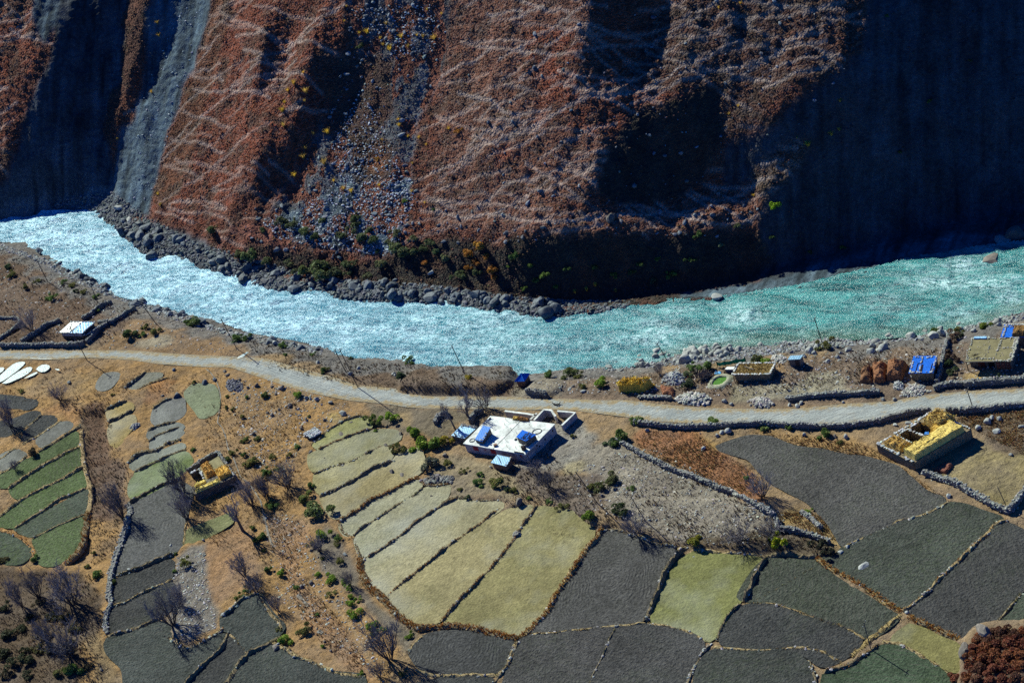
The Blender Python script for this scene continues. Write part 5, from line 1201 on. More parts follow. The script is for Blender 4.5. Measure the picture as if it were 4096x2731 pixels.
M_PALEBLUE = mat_sheet('weathered_blue_sheet', (.24, .47, .70), 2.2, .5, .35)
M_WHITE = mat_sheet('white_plastic_sheet', (.72, .73, .70), 1.5, .45, .4)
M_SKYBLUE = mat_sheet('light_blue_sheet', (.10, .38, .72), 1.5, .4, .45)
M_RED = mat_simple('red_painted_wood', (.40, .035, .05), .6, .3, 3, .02)
M_DARK = mat_simple('dark_opening', (.018, .016, .016), .9, .2, 2, 0)
M_WOOD = mat_simple('weathered_wood', (.24, .20, .155), .9, .35, 3, .02)
M_DWOOD = mat_simple('dark_wood', (.065, .045, .036), .9, .35, 3, .02)
M_HAY = mat_vcol('hay', .9, .12, .14, 9.0)
M_SOD = mat_simple('sod_roof', (.24, .17, .07), .95, .5, 1.0, .10, 5)
M_CLAY = mat_simple('clay_roof', (.20, .175, .095), .95, .3, .8, .06, 5)
M_MAROON = mat_simple('maroon_shutter', (.12, .028, .026), .6, .3, 3, .02)
M_HOSE = mat_simple('black_hose', (.02, .025, .03), .5, .2, 3, 0)
M_STEEL = mat_simple('rusty_bar', (.10, .075, .06), .7, .3, 3, 0)
M_PINK = mat_simple('old_clay_plaster', (.25, .145, .10), .9, .3, 1.2, .03)
HAYC = (.78, .58, .17); HAYB = (.50, .31, .09); REDB = (.25, .105, .06)

def hay_pile(name, quad, z0, h, col, label=None, cat='haystack', parent=None, origin=None, seed=0, round_=.5, blades=1.0, bl=.5, group=None, slope=None, lump=.16):
    """a heap on a four cornered plan: lumpy rounded body covered in straw"""
    r = np.random.default_rng(seed + 500); q = np.asarray(quad, float)[:, :2]; A = np.linalg.norm(q[1] - q[0]); B = np.linalg.norm(q[3] - q[0])
    nu = max(8, int(A / .28)); nv = max(6, int(B / .28)); u = np.linspace(0, 1, nu); v = np.linspace(0, 1, nv); U, Vv = np.meshgrid(u, v)
    P = bil(q, U.ravel()[:, None], Vv.ravel()[:, None])
    e = np.minimum(np.minimum(U, 1 - U) * A, np.minimum(Vv, 1 - Vv) * B).ravel(); k = np.clip(e / (round_ + 1e-3), 0, 1); prof = np.sqrt(np.clip(1 - (1 - k) ** 2, 0, 1)) if round_ > .05 else (k > 0)
    lumps = fbm(P[:, 0] / .9 + seed, P[:, 1] / .9, 3) * lump * 2
    top = h if slope is None else h * (1 + slope[0] * (U.ravel() - .5) + slope[1] * (Vv.ravel() - .5))
    Z = z0 + prof * (top + lumps) ; Z = np.where(e < 1e-6, z0 - .1, Z)
    o0 = np.array([*q.mean(0), z0]) if origin is None else np.asarray(origin)
    V = np.column_stack([P, Z]) - o0; i, j = np.meshgrid(np.arange(nu - 1), np.arange(nv - 1)); a = (j * nu + i).ravel(); F = [np.stack([a, a + 1, a + nu + 1, a + nu], 1)]
    c = [np.array(col) * r.uniform(.7, 1.25, (len(V), 1))]
    n = int((A * B + (A + B) * h * 1.5) * 6 * blades)
    if n:
        k = r.integers(0, len(P), n); pos = V[k] + r.normal(0, .14, (n, 3)) * np.array([1, 1, .5]); pos[:, 2] = np.maximum(pos[:, 2], .0) - .1
        V2, F2, own = many(CLPV, CLPF, pos, bl * .8 * r.uniform(.6, 1.3, n), r, (1, 1, .5), 1.2); F.append(F2 + len(V)); V = np.concatenate([V, V2]); c.append(cols_of(col, own, r, .35, .06))
    me = np_mesh(name, V, F); vcol(me, 'Col', np.concatenate(c)); o = link(name, me, M_HAY, parent)
    if parent is None: o.location = tuple(float(x) for x in o0); tag(o, label, cat, group)
    return o
def rods(name, segs, rad, mat, parent=None, origin=(0, 0, 0), sides=4):
    V, F = tubes([(np.asarray(s, float), np.full(len(s), rad)) for s in segs], sides); return link(name, np_mesh(name, V - np.asarray(origin), F), mat, parent)
def shift(q, dx): return np.asarray(q) + dx
r = np.random.default_rng(77)

# --- the white flat roofed house
HH_ = 2.75
q, gz = roof_plan('M2', [(410, 820), (1855, 1077), (2555, 362), (1050, 175)], HH_)     # FL FR BR BL
gz -= .15; base = np.array([*q[:, :2].mean(0), gz]); HZt = gz + HH_
house = thing('house', 'big white flat roofed house with two blue topped stair cabins on its roof', 'house', base)
solid('wall', sub(q, .012, .988, .015, .985), gz - .6, HZt - .16, M_PLASTER, house, base)
rf = solid('roof', q, HZt - .16, HZt, M_ROOFCONC, house, base)
a, b = bil(q, .49, 0), bil(q, .49, 1)
solid('roof_joint', [a, lerp(a, q[1], .006), lerp(b, q[2], .006), b], HZt + .004, HZt + .05, M_DARK, rf, base)
F0, F1 = sub(q, .012, .988, .015, .985)[:2]; fo = -(q[3] - q[0])[:2]
for u0, u1, z0, z1 in ((.135, .215, 1.25, 2.35), (.425, .505, 1.25, 2.35)):
    w = panel('window', lerp(F0, F1, u0), lerp(F0, F1, u1), gz + z0, gz + z1, fo, M_RED, house, base, .08)
    for t in (.33, .66): panel('glazing_bar', lerp(F0, F1, u0 + (u1 - u0) * t - .002), lerp(F0, F1, u0 + (u1 - u0) * t + .002), gz + z0, gz + z1, fo, M_DARK, w, base, .10)
panel('window', lerp(F0, F1, .91), lerp(F0, F1, .935), gz + 1.7, gz + 2.3, fo, M_RED, house, base)
panel('vent', lerp(F0, F1, .325), lerp(F0, F1, .34), gz + 1.75, gz + 2.0, fo, M_RED, house, base)
S0, S1 = sub(q, .012, .988, .015, .985)[1:3]; so_ = (q[1] - q[0])[:2]
for t, z in ((.36, 1.75), (.42, 1.0), (.62, 1.3), (.89, 1.5)): panel('window', lerp(S0, S1, t), lerp(S0, S1, t + .03), gz + z, gz + z + .42, so_, M_DARK, house, base)
panel('pipe', lerp(S0, S1, .05), lerp(S0, S1, .053), gz + .6, gz + 1.9, so_, M_DARK, house, base)
def cabin(view, pts, hb, hf, roofmat, nm, stones):
    zz = HZt
    p = px(view, pts); FLc = on_plane(p[[0, 1]], zz + hf); BRc = on_plane(p[[2, 3]], zz + hb); c = np.concatenate([FLc, BRc])
    cb = solid(nm, c, zz - .02, np.array([hf, hf, hb, hb]) + zz - .05, M_MASON, house, base, .04)
    sh = solid('cabin_roof', lerp(c.mean(0), c, 1.05), np.array([hf, hf, hb, hb]) + zz - .045, np.array([hf, hf, hb, hb]) + zz + .02, roofmat, cb, base)
    return c, zz, cb
c1, zz, cb1 = cabin('M2', [(695, 740), (870, 780), (1050, 462), (885, 420)], 1.75, .95, M_BLUE, 'stair_cabin', 8)
e = [(*bil(c1, .96, v)[:2], zz + .95 + .8 * v + .05) for v in (0, .5, .75)]; pebble_line(e, 9, r, .3, base, 'roof_stones', cb1)
pebble_line([(*bil(c1, u, .06)[:2], zz + 1.02) for u in (.1, .9)], 6, r, .26, base, 'roof_stones', cb1)
c2, zz, cb2 = cabin('M3', [(150, 735), (360, 830), (600, 690), (290, 580)], 1.35, 1.7, M_BLUE2, 'stair_cabin', 8)
# firewood left on the right hand cabin: lies there loose
sg = []
for k in range(34):
    pnt = bil(c2, r.uniform(.45, 1.0), r.uniform(.1, .9)); an = r.normal(.9, .5); L = r.uniform(.35, .9); d = np.array([math.cos(an), math.sin(an), r.normal(0, .12)]) * L / 2; o_ = np.array([pnt[0], pnt[1], zz + 1.65 + r.uniform(0, .25)]); sg.append([o_ - d, o_ + d])
tag(rods('firewood', sg, .055, M_WOOD), 'pale firewood sticks strewn over a blue cabin roof', 'firewood')
pg = []
for u, v in ((.10, .12), (.30, .10), (.33, .75), (.50, .62), (.55, .30), (.47, .86), (.70, .82), (.74, .80), (.62, .55), (.80, .12), (.66, .12), (.57, .08), (.28, .92), (.42, .95), (.16, .40), (.9, .6)):
    for k in range(3):
        o_ = np.array([*bil(q, u + r.normal(0, .004), v + r.normal(0, .006))[:2], HZt]); pg.append([o_ - (0, 0, .1), o_ + (r.normal(0, .06), r.normal(0, .06), r.uniform(.5, 1.0))])
rods('reinforcing_bars', pg, .016, M_STEEL, rf, base, 3)
def coil(view, c, rx, ry, turns, nm, label):
    o_ = on_plane(px(view, [c]), HZt + .06)[0]; e1 = on_plane(px(view, [(c[0] + rx, c[1] - ry * .25)]), HZt + .06)[0] - o_; e2 = np.array([-e1[1], e1[0], 0]) * ry / rx * 1.35
    t = np.linspace(0, turns * 2 * PI, 28 * turns); P = o_ + np.outer(np.cos(t), e1) * (1 + .05 * np.sin(t * .31))[:, None] + np.outer(np.sin(t), e2) * (1 + .07 * np.sin(t * .21))[:, None]
    P[:, 2] = HZt + .05 + .02 * np.arange(len(t)) / 28; tail = [P[-1] + e1 * .5 * k + e2 * .25 * k for k in (.5, 1, 1.6)]
    tag(rods(nm, [np.concatenate([P, tail])], .045, M_HOSE), label, 'hose')
coil('M3', (625, 610), 105, 62, 3, 'hose_coil', 'black water hose coiled in a big ring on the white roof')
coil('M2', (630, 755), 60, 40, 3, 'hose_coil', 'small black hose coil at the foot of the left roof cabin')
hp = on_plane(px('M3', [(45, 360), (460, 390), (440, 300), (90, 270)]), HZt)
hay_pile('straw_heap', sub(hp, .38, 1.0, .0, .8), HZt, .7, (.32, .15, .05), 'brown straw heap at the back edge of the white roof', 'straw heap', seed=1, round_=.5, bl=.25)
hay_pile('straw_heap', sub(hp, .0, .38, .1, .95), HZt, .6, (.55, .36, .10), 'pale golden straw heap at the back edge of the white roof', 'straw heap', seed=2, round_=.4, bl=.45)
for (vx, vy), lb in (((1045, 262), 'dark bundle at the rear left corner of the white roof'), ((1650, 740), 'dark bundle in the middle of the white roof beside a blue cabin')):
    o_ = on_plane(px('M2', [(vx, vy)]), HZt)[0]; boulder(o_, .9, 'angular', 0, lb, name='bundle')['category'] = 'bundle'
o_ = on_plane(px('M2', [(1165, 870)]), HZt + .2)[0]; qq = np.array([o_ + (-.35, -.2, 0), o_ + (.35, -.28, 0), o_ + (.4, .2, 0), o_ + (-.3, .28, 0)])
tag(solid('box', qq - np.array([*o_[:2], 0]), 0, .45, M_PINK), 'small brown box on the front edge of the white roof', 'box').location = (float(o_[0]), float(o_[1]), HZt)
# chimney pot and parapet beam at the front right
o_ = on_plane(px('M3', [(300, 950)]), HZt + 1.0)[0]; ax = (q[1] - q[0])[:2]; ax /= np.linalg.norm(ax); ay = np.array([-ax[1], ax[0]])
qq = np.array([o_[:2] - ax * .35 - ay * .35, o_[:2] + ax * .35 - ay * .35, o_[:2] + ax * .35 + ay * .35, o_[:2] - ax * .35 + ay * .35]); ch = solid('chimney', qq, HZt, HZt + 1.1, M_DWOOD, house, base); pebble_line([(*qq[0], HZt + 1.1), (*qq[2], HZt + 1.1)], 8, r, .22, base, 'cap_stones', ch)
bq = [bil(q, .82, .02), bil(q, .97, .02)]; rods('parapet_beam', [[np.array([*b_[:2], HZt + .12]) for b_ in bq]], .14, M_DWOOD, house, base)
# low annexe with pale sheets against the left wall
q2, _ = roof_plan('M2', [(140, 640), (450, 712), (765, 440), (395, 380)], 1.7); an = thing('lean_to', 'low shed with weathered pale blue sheet roof against the left wall of the white house', 'shed', [*q2[:, :2].mean(0), gz])
ob = np.array(an.location); solid('wall', sub(q2, .03, .97, .03, .97), gz - .6, gz + 1.66, M_MASON, an, ob); rf2 = solid('roof', q2, gz + 1.665, gz + 1.74, M_PALEBLUE, an, ob)
pebble_line([(*bil(q2, u, .93)[:2], gz + 1.76) for u in (.0, 1.)], 46, r, .34, ob, 'roof_stones', rf2, col=(.22, .21, .2)); pebble_line([(*bil(q2, u, .05)[:2], gz + 1.76) for u in (.1, .9)], 7, r, .3, ob, 'roof_stones', rf2, col=(.18, .17, .16)); pebble_line([(*bil(q2, .12, v)[:2], gz + 1.76) for v in (.1, .9)], 6, r, .3, ob, 'roof_stones', rf2, col=(.18, .17, .16))
# small shed in front
q3, g3 = roof_plan('M2', [(1065, 1275), (1420, 1360), (1545, 1160), (1215, 1085)], 1.8); sd = thing('small_shed', 'little blue and white roofed shed in the shadow in front of the white house', 'shed', [*q3[:, :2].mean(0), g3])
ob = np.array(sd.location); solid('wall', sub(q3, .05, .95, .05, .95), g3 - .5, g3 + 1.75, M_PINK, sd, ob); rf3 = solid('roof', q3, g3 + 1.755, g3 + 1.82, M_PALEBLUE, sd, ob)
pebble_line([(*bil(q3, .97, v)[:2], g3 + 1.85) for v in (0, 1)], 12, r, .22, ob, 'roof_stones', rf3, col=(.40, .36, .28)); rods('roof_pole', [[np.array([*bil(q3, u, 1.0)[:2], g3 + 1.9]) for u in (-.02, 1.08)]], .05, M_WOOD, rf3, ob); rods('roof_pole', [[np.array([*bil(q3, .05, .85)[:2], g3 + 2.3]), np.array([*bil(q3, .62, .15)[:2], g3 + 1.9])]], .05, M_DWOOD, rf3, ob)
# yard walls behind the house
def yard_wall(view, pts, h, label, th=.35):
    p = px(view, pts); w = on_plane(p, gz + h); ob = np.array([*w[0, :2], gz]); V, F = [], []
    w2 = w[:, :2]; t, s = line_side(w2); n = len(w2)
    for sgn in (-1, 1):
        for z in (gz - .6, gz + h): V.append(np.column_stack([w2 + s * sgn * th / 2, np.full(n, z)]))
    V = np.concatenate(V); i = np.arange(n - 1)
    for a_, b_ in ((0, 1), (1, 3), (3, 2)): F.append(np.stack([a_ * n + i, a_ * n + i + 1, b_ * n + i + 1, b_ * n + i], 1))
    F.append(np.array([[0, n, 3 * n, 2 * n], [n - 1, 3 * n - 1, 4 * n - 1, 2 * n - 1]])); F = np.concatenate(F)
    o = link('yard_wall', np_mesh('yard_wall', V - ob, F), M_PLASTER); o.location = tuple(float(x) for x in ob)
    cp = np.concatenate([np.column_stack([w2 + s * sg_ * (th / 2 + .05), np.full(n, gz + h + dz)]) for sg_ in (-1, 1) for dz in (.004, .09)]); Fc = np.concatenate([np.stack([a_ * n + i, a_ * n + i + 1, b_ * n + i + 1, b_ * n + i], 1) for a_, b_ in ((0, 1), (1, 3), (3, 2))])
    link('coping', np_mesh('coping', cp - ob, Fc), M_ROOFCONC, o)
    return tag(o, label, 'wall')
yard_wall('M2', [(1390, 80), (1620, 110), (1900, 145), (2110, 180)], 1.5, 'whitewashed yard wall along the road behind the white house')
yard_wall('M3', [(622, 190), (545, 265), (468, 342)], 1.5, 'short whitewashed wall running from the road to the white roof')
yard_wall('M3', [(560, 350), (670, 230), (790, 108), (970, 122)], 1.8, 'tall whitewashed wall bent round the left side of the gateway')
yard_wall('M3', [(965, 128), (1010, 200), (1060, 260)], 1.8, 'whitewashed ramp wall inside the gateway')
yard_wall('M3', [(1100, 140), (1300, 155), (1515, 178), (1360, 325), (1200, 475)], 1.6, 'whitewashed wall cornering round the right side of the yard')
for (v, x, y, w, lb) in (('M3', 790, 190, .9, 'bright yellow green plant in the yard corner'), ('M3', 1300, 285, .6, 'small lime green plant under the right yard wall'), ('M3', 370, 270, .8, 'tall green stalks behind the straw on the roof edge')):
    o_ = on_plane(px(v, [(x, y)]), gz + .8)[0]; bush(o_ - (0, 0, .6), w, (.16, .22, .02), lb, tall=1.3, name='plant', cat='plant', tuft=True)
dw = on_plane(px('M3', [(930, 380)]), gz + .3)[0]
V, F = [], []; sg = []
for k in range(16): an = r.normal(.7, .6); d = np.array([math.cos(an), math.sin(an), r.normal(0, .2)]) * r.uniform(.4, 1.0); o_ = dw + r.normal(0, .5, 3) * (1, 1, .3); sg.append([o_ - d, o_ + d])
tag(rods('plank_heap', sg, .06, M_WOOD), 'heap of planks in the yard beside the white roof', 'planks')
for (v, x, y, lb) in (('M2', 150, 735, 'stack of pale poles left of the lean-to shed'), ('M2', 290, 830, 'small frame of sticks below the lean-to shed')):
    o_ = surf(px(v, [(x, y)]))[0]; sg = []
    for k in range(14): an = r.normal(-.5, .25); d = np.array([math.cos(an), math.sin(an), 0]) * r.uniform(.5, 1.1); p_ = o_ + np.array([r.normal(0, .35), r.normal(0, .35), r.uniform(.05, .45)]); sg.append([p_ - d, p_ + d])
    tag(rods('pole_stack', sg, .06, M_WOOD), lb, 'wood stack')

# --- flat clay roofed farmhouse on the right
q, gz = roof_plan('H4', [(1230, 545), (2110, 532), (2240, 97), (1360, 112)], 2.7); gz -= .1; base = np.array([*q[:, :2].mean(0), gz]); zt = gz + 2.7
farm = thing('farmhouse', 'brown farmhouse with flat clay roof edged with pale stones and a shaded veranda', 'house', base)
bw = sub(q, .05, .985, .20, .98); solid('wall', bw, gz - .5, zt - .22, M_MASON, farm, base); ff = (q[0] - q[3])[:2]
wl = sub(q, .62, .985, .03, .21); solid('wall', wl, gz - .5, zt - .225, M_MASON, farm, base)
rf = solid('roof', q, zt - .2, zt, M_CLAY, farm, base)
F0, F1 = wl[:2]
for k in range(3):
    w = panel('window', lerp(F0, F1, .10 + .29 * k), lerp(F0, F1, .10 + .29 * k + .22), gz + .55, gz + 2.3, ff, M_MAROON, farm, base, .07)
    for j in range(4): 
        m_ = .10 + .29 * k + .05 + .07 * (j % 2); panel('pane', lerp(F0, F1, m_), lerp(F0, F1, m_ + .035), gz + .8 + .75 * (j // 2), gz + 1.25 + .75 * (j // 2), ff, M_PINK, w, base, .09)
F0, F1 = bw[:2]
panel('door', lerp(F0, F1, .18), lerp(F0, F1, .34), gz + .05, gz + 2.2, ff, M_MAROON, farm, base); panel('doorway', lerp(F0, F1, .42), lerp(F0, F1, .56), gz + .05, gz + 2.2, ff, M_DARK, farm, base)
for u in (.02, .30): rods('post', [[np.array([*bil(q, u, .03)[:2], gz - .2]), np.array([*bil(q, u, .03)[:2], zt - .2])]], .10, M_DWOOD, farm, base, 6)
rods('eaves_beam', [[np.array([*bil(q, u, .005)[:2], zt - .1]) for u in (-.005, .61)]], .13, M_WOOD, farm, base)
for pts, n, s in (([(0, 1), (1, 1)], 60, .26), ([(1, 0), (1, 1)], 70, .34), ([(.95, .02), (.95, .95)], 40, .3), ([(.6, .01), (1, .01)], 34, .26), ([(0, .10), (.6, .12)], 34, .22), ([(.02, .12), (.01, 1)], 30, .24), ([(.62, .3), (.66, .98)], 22, .26), ([(.4, .2), (.44, .7)], 18, .2), ([(.62, .58), (.95, .58)], 16, .24)):
    pebble_line([(*bil(q, u, v)[:2], zt + .02) for u, v in pts], n, r, s, base, 'roof_stones', rf, col=(.40, .39, .33), spread=.10)
p_ = np.stack([bil(q, r.uniform(.05, .9), r.uniform(.15, .9)) for _ in range(40)]); p_[:, 2] = zt + .03; V, F, own = many(PEB, PEBF, p_, r.uniform(.08, .16, 40), r); me = np_mesh('loose_stones', V - base, F); vcol(me, 'Col', cols_of((.42, .38, .30), own, r)); link('loose_stones', me, M_STONE, rf)
o_ = bil(q, .15, 1.0); qq = np.array([bil(q, .05, .98), bil(q, .32, .98), bil(q, .32, 1.06), bil(q, .05, 1.06)]); solid('block_course', qq, zt - .3, zt + .28, M_PALEBLUE, farm, base)
tw = bil(q, .17, .18); tag(rods('brushwood', [[tw + np.array([r.normal(0, .3), r.normal(0, .15), .4]), tw + np.array([r.normal(.5, .5), r.normal(.1, .25), .45])] - np.array([0, 0, float(tw[2]) - zt]) for _ in range(14)], .035, M_DWOOD), 'small bundle of dark brushwood on the farmhouse roof', 'brushwood')

# --- blue roofed shed
q, gz = roof_plan('H4', [(162, 772), (632, 767), (716, 440), (256, 446)], 2.1); base = np.array([*q[:, :2].mean(0), gz]); zt = gz + 2.1
shed = thing('shed', 'square stone shed with flat bright blue roof held down by rows of stones and logs', 'shed', base); solid('wall', sub(q, .06, .96, .05, .95), gz - .5, zt - .06, M_MUD, shed, base); rf = solid('roof', q, zt - .055, zt + .02, M_BLUE2, shed, base)
for pts, n in (([(.06, .10), (.06, .7)], 20), ([(.04, .05), (.95, .05)], 32), ([(.94, .05), (.97, .98)], 40), ([(.42, .08), (.40, .95)], 30), ([(.12, .93), (.40, .90)], 9), ([(.56, .88), (.78, .93)], 8)):
    pebble_line([(*bil(q, u, v)[:2], zt + .03) for u, v in pts], n, r, .27, base, 'roof_stones', rf, spread=.06)
rods('roof_log', [[np.array([*bil(q, *a_)[:2], zt + .1]) for a_ in s] for s in (((.27, .05), (.27, .55)), ((.47, .06), (.45, .5)), ((.51, .06), (.49, .5)), ((.86, .1), (.86, .55)), ((.27, .55), (.46, .6)), ((.44, .6), (.40, .88)))], .07, M_DWOOD, rf, base)

# --- sod roofed house
q, gz = roof_plan('H7', [(320, 288), (755, 283), (822, 150), (392, 155)], 1.95); base = np.array([*q[:, :2].mean(0), gz]); zt = gz + 1.95
sod = thing('sod_house', 'long low stone house with grassy sod roof rimmed with white stones', 'house', base); solid('wall', sub(q, .04, .98, .04, .97), gz - .5, zt - .16, M_MUD, sod, base); rf = solid('roof', q, zt - .155, zt, M_SOD, sod, base)
for pts, n in (([(0, .015), (1, .015)], 46), ([(1, 0), (1, 1)], 22), ([(0, 0), (0, 1)], 24), ([(0, 1), (1, 1)], 46)): pebble_line([(*bil(q, u, v)[:2], zt + .01) for u, v in pts], n, r, .36, base, 'edge_stones', rf, col=(.50, .50, .48), spread=.04, squash=(1.2, 1, .35))
n = 500; p_ = np.stack([bil(q, r.uniform(.05, .95), r.uniform(.08, .92)) for _ in range(n)]); p_[:, 2] = zt - .02; V, F, own = many(CLPV, CLPF, p_, r.uniform(.18, .42, n), r, (1, 1, .7)); me = np_mesh('roof_grass', V - base, F); vcol(me, 'Col', cols_of((.34, .23, .08), own, r, .4)); link('roof_grass', me, M_GRASS, rf)['kind'] = 'stuff'
rods('ladder', [[np.array([*bil(q, *a_)[:2], zt + .3]) for a_ in s] for s in (((.22, .66), (.50, .42)), ((.24, .60), (.52, .36)), ((.08, .88), (.32, .84)))], .06, M_WOOD, rf, base)
# --- tin shed, privy, tarp, net
q, gz = roof_plan('H7', [(963, 114), (1112, 106), (1147, 58), (998, 66)], 1.9); base = np.array([*q[:, :2].mean(0), gz]); ts = thing('tin_shed', 'small grey shed with pale blue sloping tin roof near the river', 'shed', base); solid('wall', sub(q, .06, .94, .06, .94), gz - .5, gz + 1.85, mat_sheet('dull_tin', (.16, .14, .12), 3, .6, .3), ts, base)
panel('door', lerp(q[0], q[1], .55), lerp(q[0], q[1], .85), gz, gz + 1.6, (q[0] - q[3])[:2], M_DWOOD, ts, base, .05); solid('roof', q, gz + 1.855, gz + 1.93, mat_sheet('blue_tin', (.15, .33, .50), 3, .4, .5), ts, base)
q, gz = roof_plan('H7', [(230, 225), (328, 226), (353, 195), (258, 194)], 1.1); base = np.array([*q[:, :2].mean(0), gz]); pv = thing('store_box', 'low white topped store with dark front left of the sod roofed house', 'store', base); solid('wall', sub(q, .05, .95, .05, .95), gz - .3, gz + 1.03, mat_simple('navy_cloth', (.03, .035, .09), .8, .3, 2, .02), pv, base); solid('roof', q, gz + 1.035, gz + 1.12, M_WHITE, pv, base)
q = surf(px('K7', [(818, 405), (950, 402), (958, 345), (826, 342)])); c = q.mean(0); V = []; nn = 9
for j in range(nn):
    for i in range(nn): p_ = bil(q, i / (nn - 1), j / (nn - 1)); V.append([p_[0], p_[1], zat(p_[0], p_[1]) + .18 + .10 * math.sin(i * 1.3) * math.cos(j * .9) - .10 * (i in (0, nn - 1))])
F = [[j * nn + i, j * nn + i + 1, j * nn + i + 1 + nn, j * nn + i + nn] for j in range(nn - 1) for i in range(nn - 1)]; o = link('tarpaulin', np_mesh('tarpaulin', np.array(V) - c, np.array(F), True), M_SKYBLUE); o.location = tuple(float(x) for x in c); tag(o, 'small light blue tarpaulin lying behind the green pond', 'tarpaulin')
nq = surf(px('H7', [(150, 200), (245, 192), (378, 165), (485, 150)])); tops = []
nt_ = thing('net_fence', 'bright green net fence hung on posts behind the sod roofed house', 'fence', nq[0]); ob = nq[0]
t = np.linspace(0, 1, 40); X = np.stack([np.interp(t * 3, np.arange(4), nq[:, k]) for k in range(3)], 1); sag = .30 * np.abs(np.sin(t * 3 * PI)); V = np.concatenate([X + np.column_stack([np.sin(t * 40) * .08, np.cos(t * 33) * .08, .35 + 0 * t]), X + np.column_stack([0 * t, np.cos(t * 23) * .05, 1.5 - sag])]); i = np.arange(39)
mnet = mat_simple('green_net', (.02, .36, .17), .7, .3, 4, .02); link('net', np_mesh('net', V - ob, np.stack([i, i + 1, i + 41, i + 40], 1), True), mnet, nt_)
for p_ in nq: rods('post', [[p_ - (0, 0, .3), p_ + (0, 0, 1.65)]], .06, M_DWOOD, nt_, ob)
# --- pond
pq = surf(px('K7', [(862, 492), (960, 468), (1070, 478), (1088, 512), (1040, 572), (960, 612), (860, 632), (765, 632), (792, 562)])); pz = float(np.percentile(pq[:, 2], 70)) + .12
ring = smooth_line(np.concatenate([pq, pq[:1]]), .3, 2)[:-1]; V = np.concatenate([[pq.mean(0)], ring]); V[:, 2] = pz; n = len(ring); F = np.array([[0, 1 + i, 1 + (i + 1) % n] for i in range(n)])
structure(link('pond_water', np_mesh('pond_water', V, F), mat_simple('algae_water', (.085, .22, .018), .25, .2, 1.2, .01, 5, .5)))
rim = np.concatenate([ring, ring[:1]]); rim[:, 2] = pz; c0 = pq.mean(0); d = rim - c0; d[:, 2] = 0; d /= np.linalg.norm(d, axis=1, keepdims=True); prof = [(0, -.3), (.02, .16), (.45, .22), (.9, .1), (1.6, -.5)]; V = np.concatenate([rim + d * a_ + np.array([0, 0, b_]) + np.random.default_rng(5).normal(0, .03, rim.shape) for a_, b_ in prof]); n = len(rim); i = np.arange(n - 1)
F = np.concatenate([np.stack([k * n + i, k * n + i + 1, (k + 1) * n + i + 1, (k + 1) * n + i], 1) for k in range(4)]); me = np_mesh('pond_rim', V - c0, F, True); vcol(me, 'Col', np.tile((.30, .30, .22), (len(V), 1))); o = link('pond_rim', me, M_EARTH); o.location = tuple(float(x) for x in c0); tag(o, 'pale earth rim around the bright green pond', 'rim')
# --- stacked wood, posts by the pond
o_ = surf(px('K7', [(590, 470)]))[0]; sg = []
for k in range(60): an = r.normal(.5, .55); d = np.array([math.cos(an), math.sin(an), r.normal(0, .15)]) * r.uniform(.5, 1.4); p_ = o_ + np.array([r.normal(0, .8), r.normal(0, .8), r.uniform(.05, 1.3)]); sg.append([p_ - d, p_ + d])
tag(rods('wood_pile', sg, .08, mat_simple('bleached_logs', (.30, .22, .15), .9, .4, 3, .02)), 'tangled pile of bleached logs left of the green pond', 'wood pile')
for v, a_, lb in (('K7', (1250, 585), 'short post at the left corner of the sod roofed house'), ('K7', (1140, 640), 'short stake in a bush below the green pond'), ('K7', (745, 632), 'thin stake at the left rim of the green pond')):
    p_ = surf(px(v, [a_]))[0]; tag(rods('post', [[p_ - (0, 0, .3), p_ + (0, 0, 1.9 if 'corner' in lb else 1.0)]], .07, M_DWOOD), lb, 'post')

# --- white and blue roofed house at left
q, gz = roof_plan('H1', [(310, 645), (1150, 668), (1640, 252), (760, 238)], 2.0); base = np.array([*q[:, :2].mean(0), gz]); zt = gz + 2.0
lh = thing('house', 'low stone house with roof sheeted half white and half light blue', 'house', base); wq = sub(q, .06, .94, .06, .95); solid('wall', wq, gz - .5, zt - .08, M_MASON, lh, base)
solid('roof', sub(q, 0, .47, 0, 1), zt - .075, zt + .03, M_WHITE, lh, base); rb = solid('roof', sub(q, .472, 1, 0, 1), zt - .075, zt + .025, M_SKYBLUE, lh, base)
panel('plaster_band', lerp(wq[0], wq[1], .03), lerp(wq[0], wq[1], .97), gz + .95, gz + 1.5, (q[0] - q[3])[:2], M_PLASTER, lh, base, .05); 
for pts, n in (([(0, .0), (1, .0)], 50), ([(0, 1), (1, 1)], 40), ([(1, 0), (1, 1)], 34), ([(.46, .02), (.46, .95)], 16)): pebble_line([(*bil(q, u, v)[:2], zt + .04) for u, v in pts], n, r, .26, base, 'edge_stones', rb, col=(.34, .34, .33), spread=.07)
p_ = np.stack([bil(q, r.uniform(.1, .9), r.uniform(.1, .9)) for _ in range(18)]); p_[:, 2] = zt + .06; V, F, own = many(PEB, PEBF, p_, r.uniform(.1, .2, 18), r); me = np_mesh('roof_stones', V - base, F); vcol(me, 'Col', cols_of((.10, .10, .10), own, r)); link('roof_stones', me, M_STONE, rb)
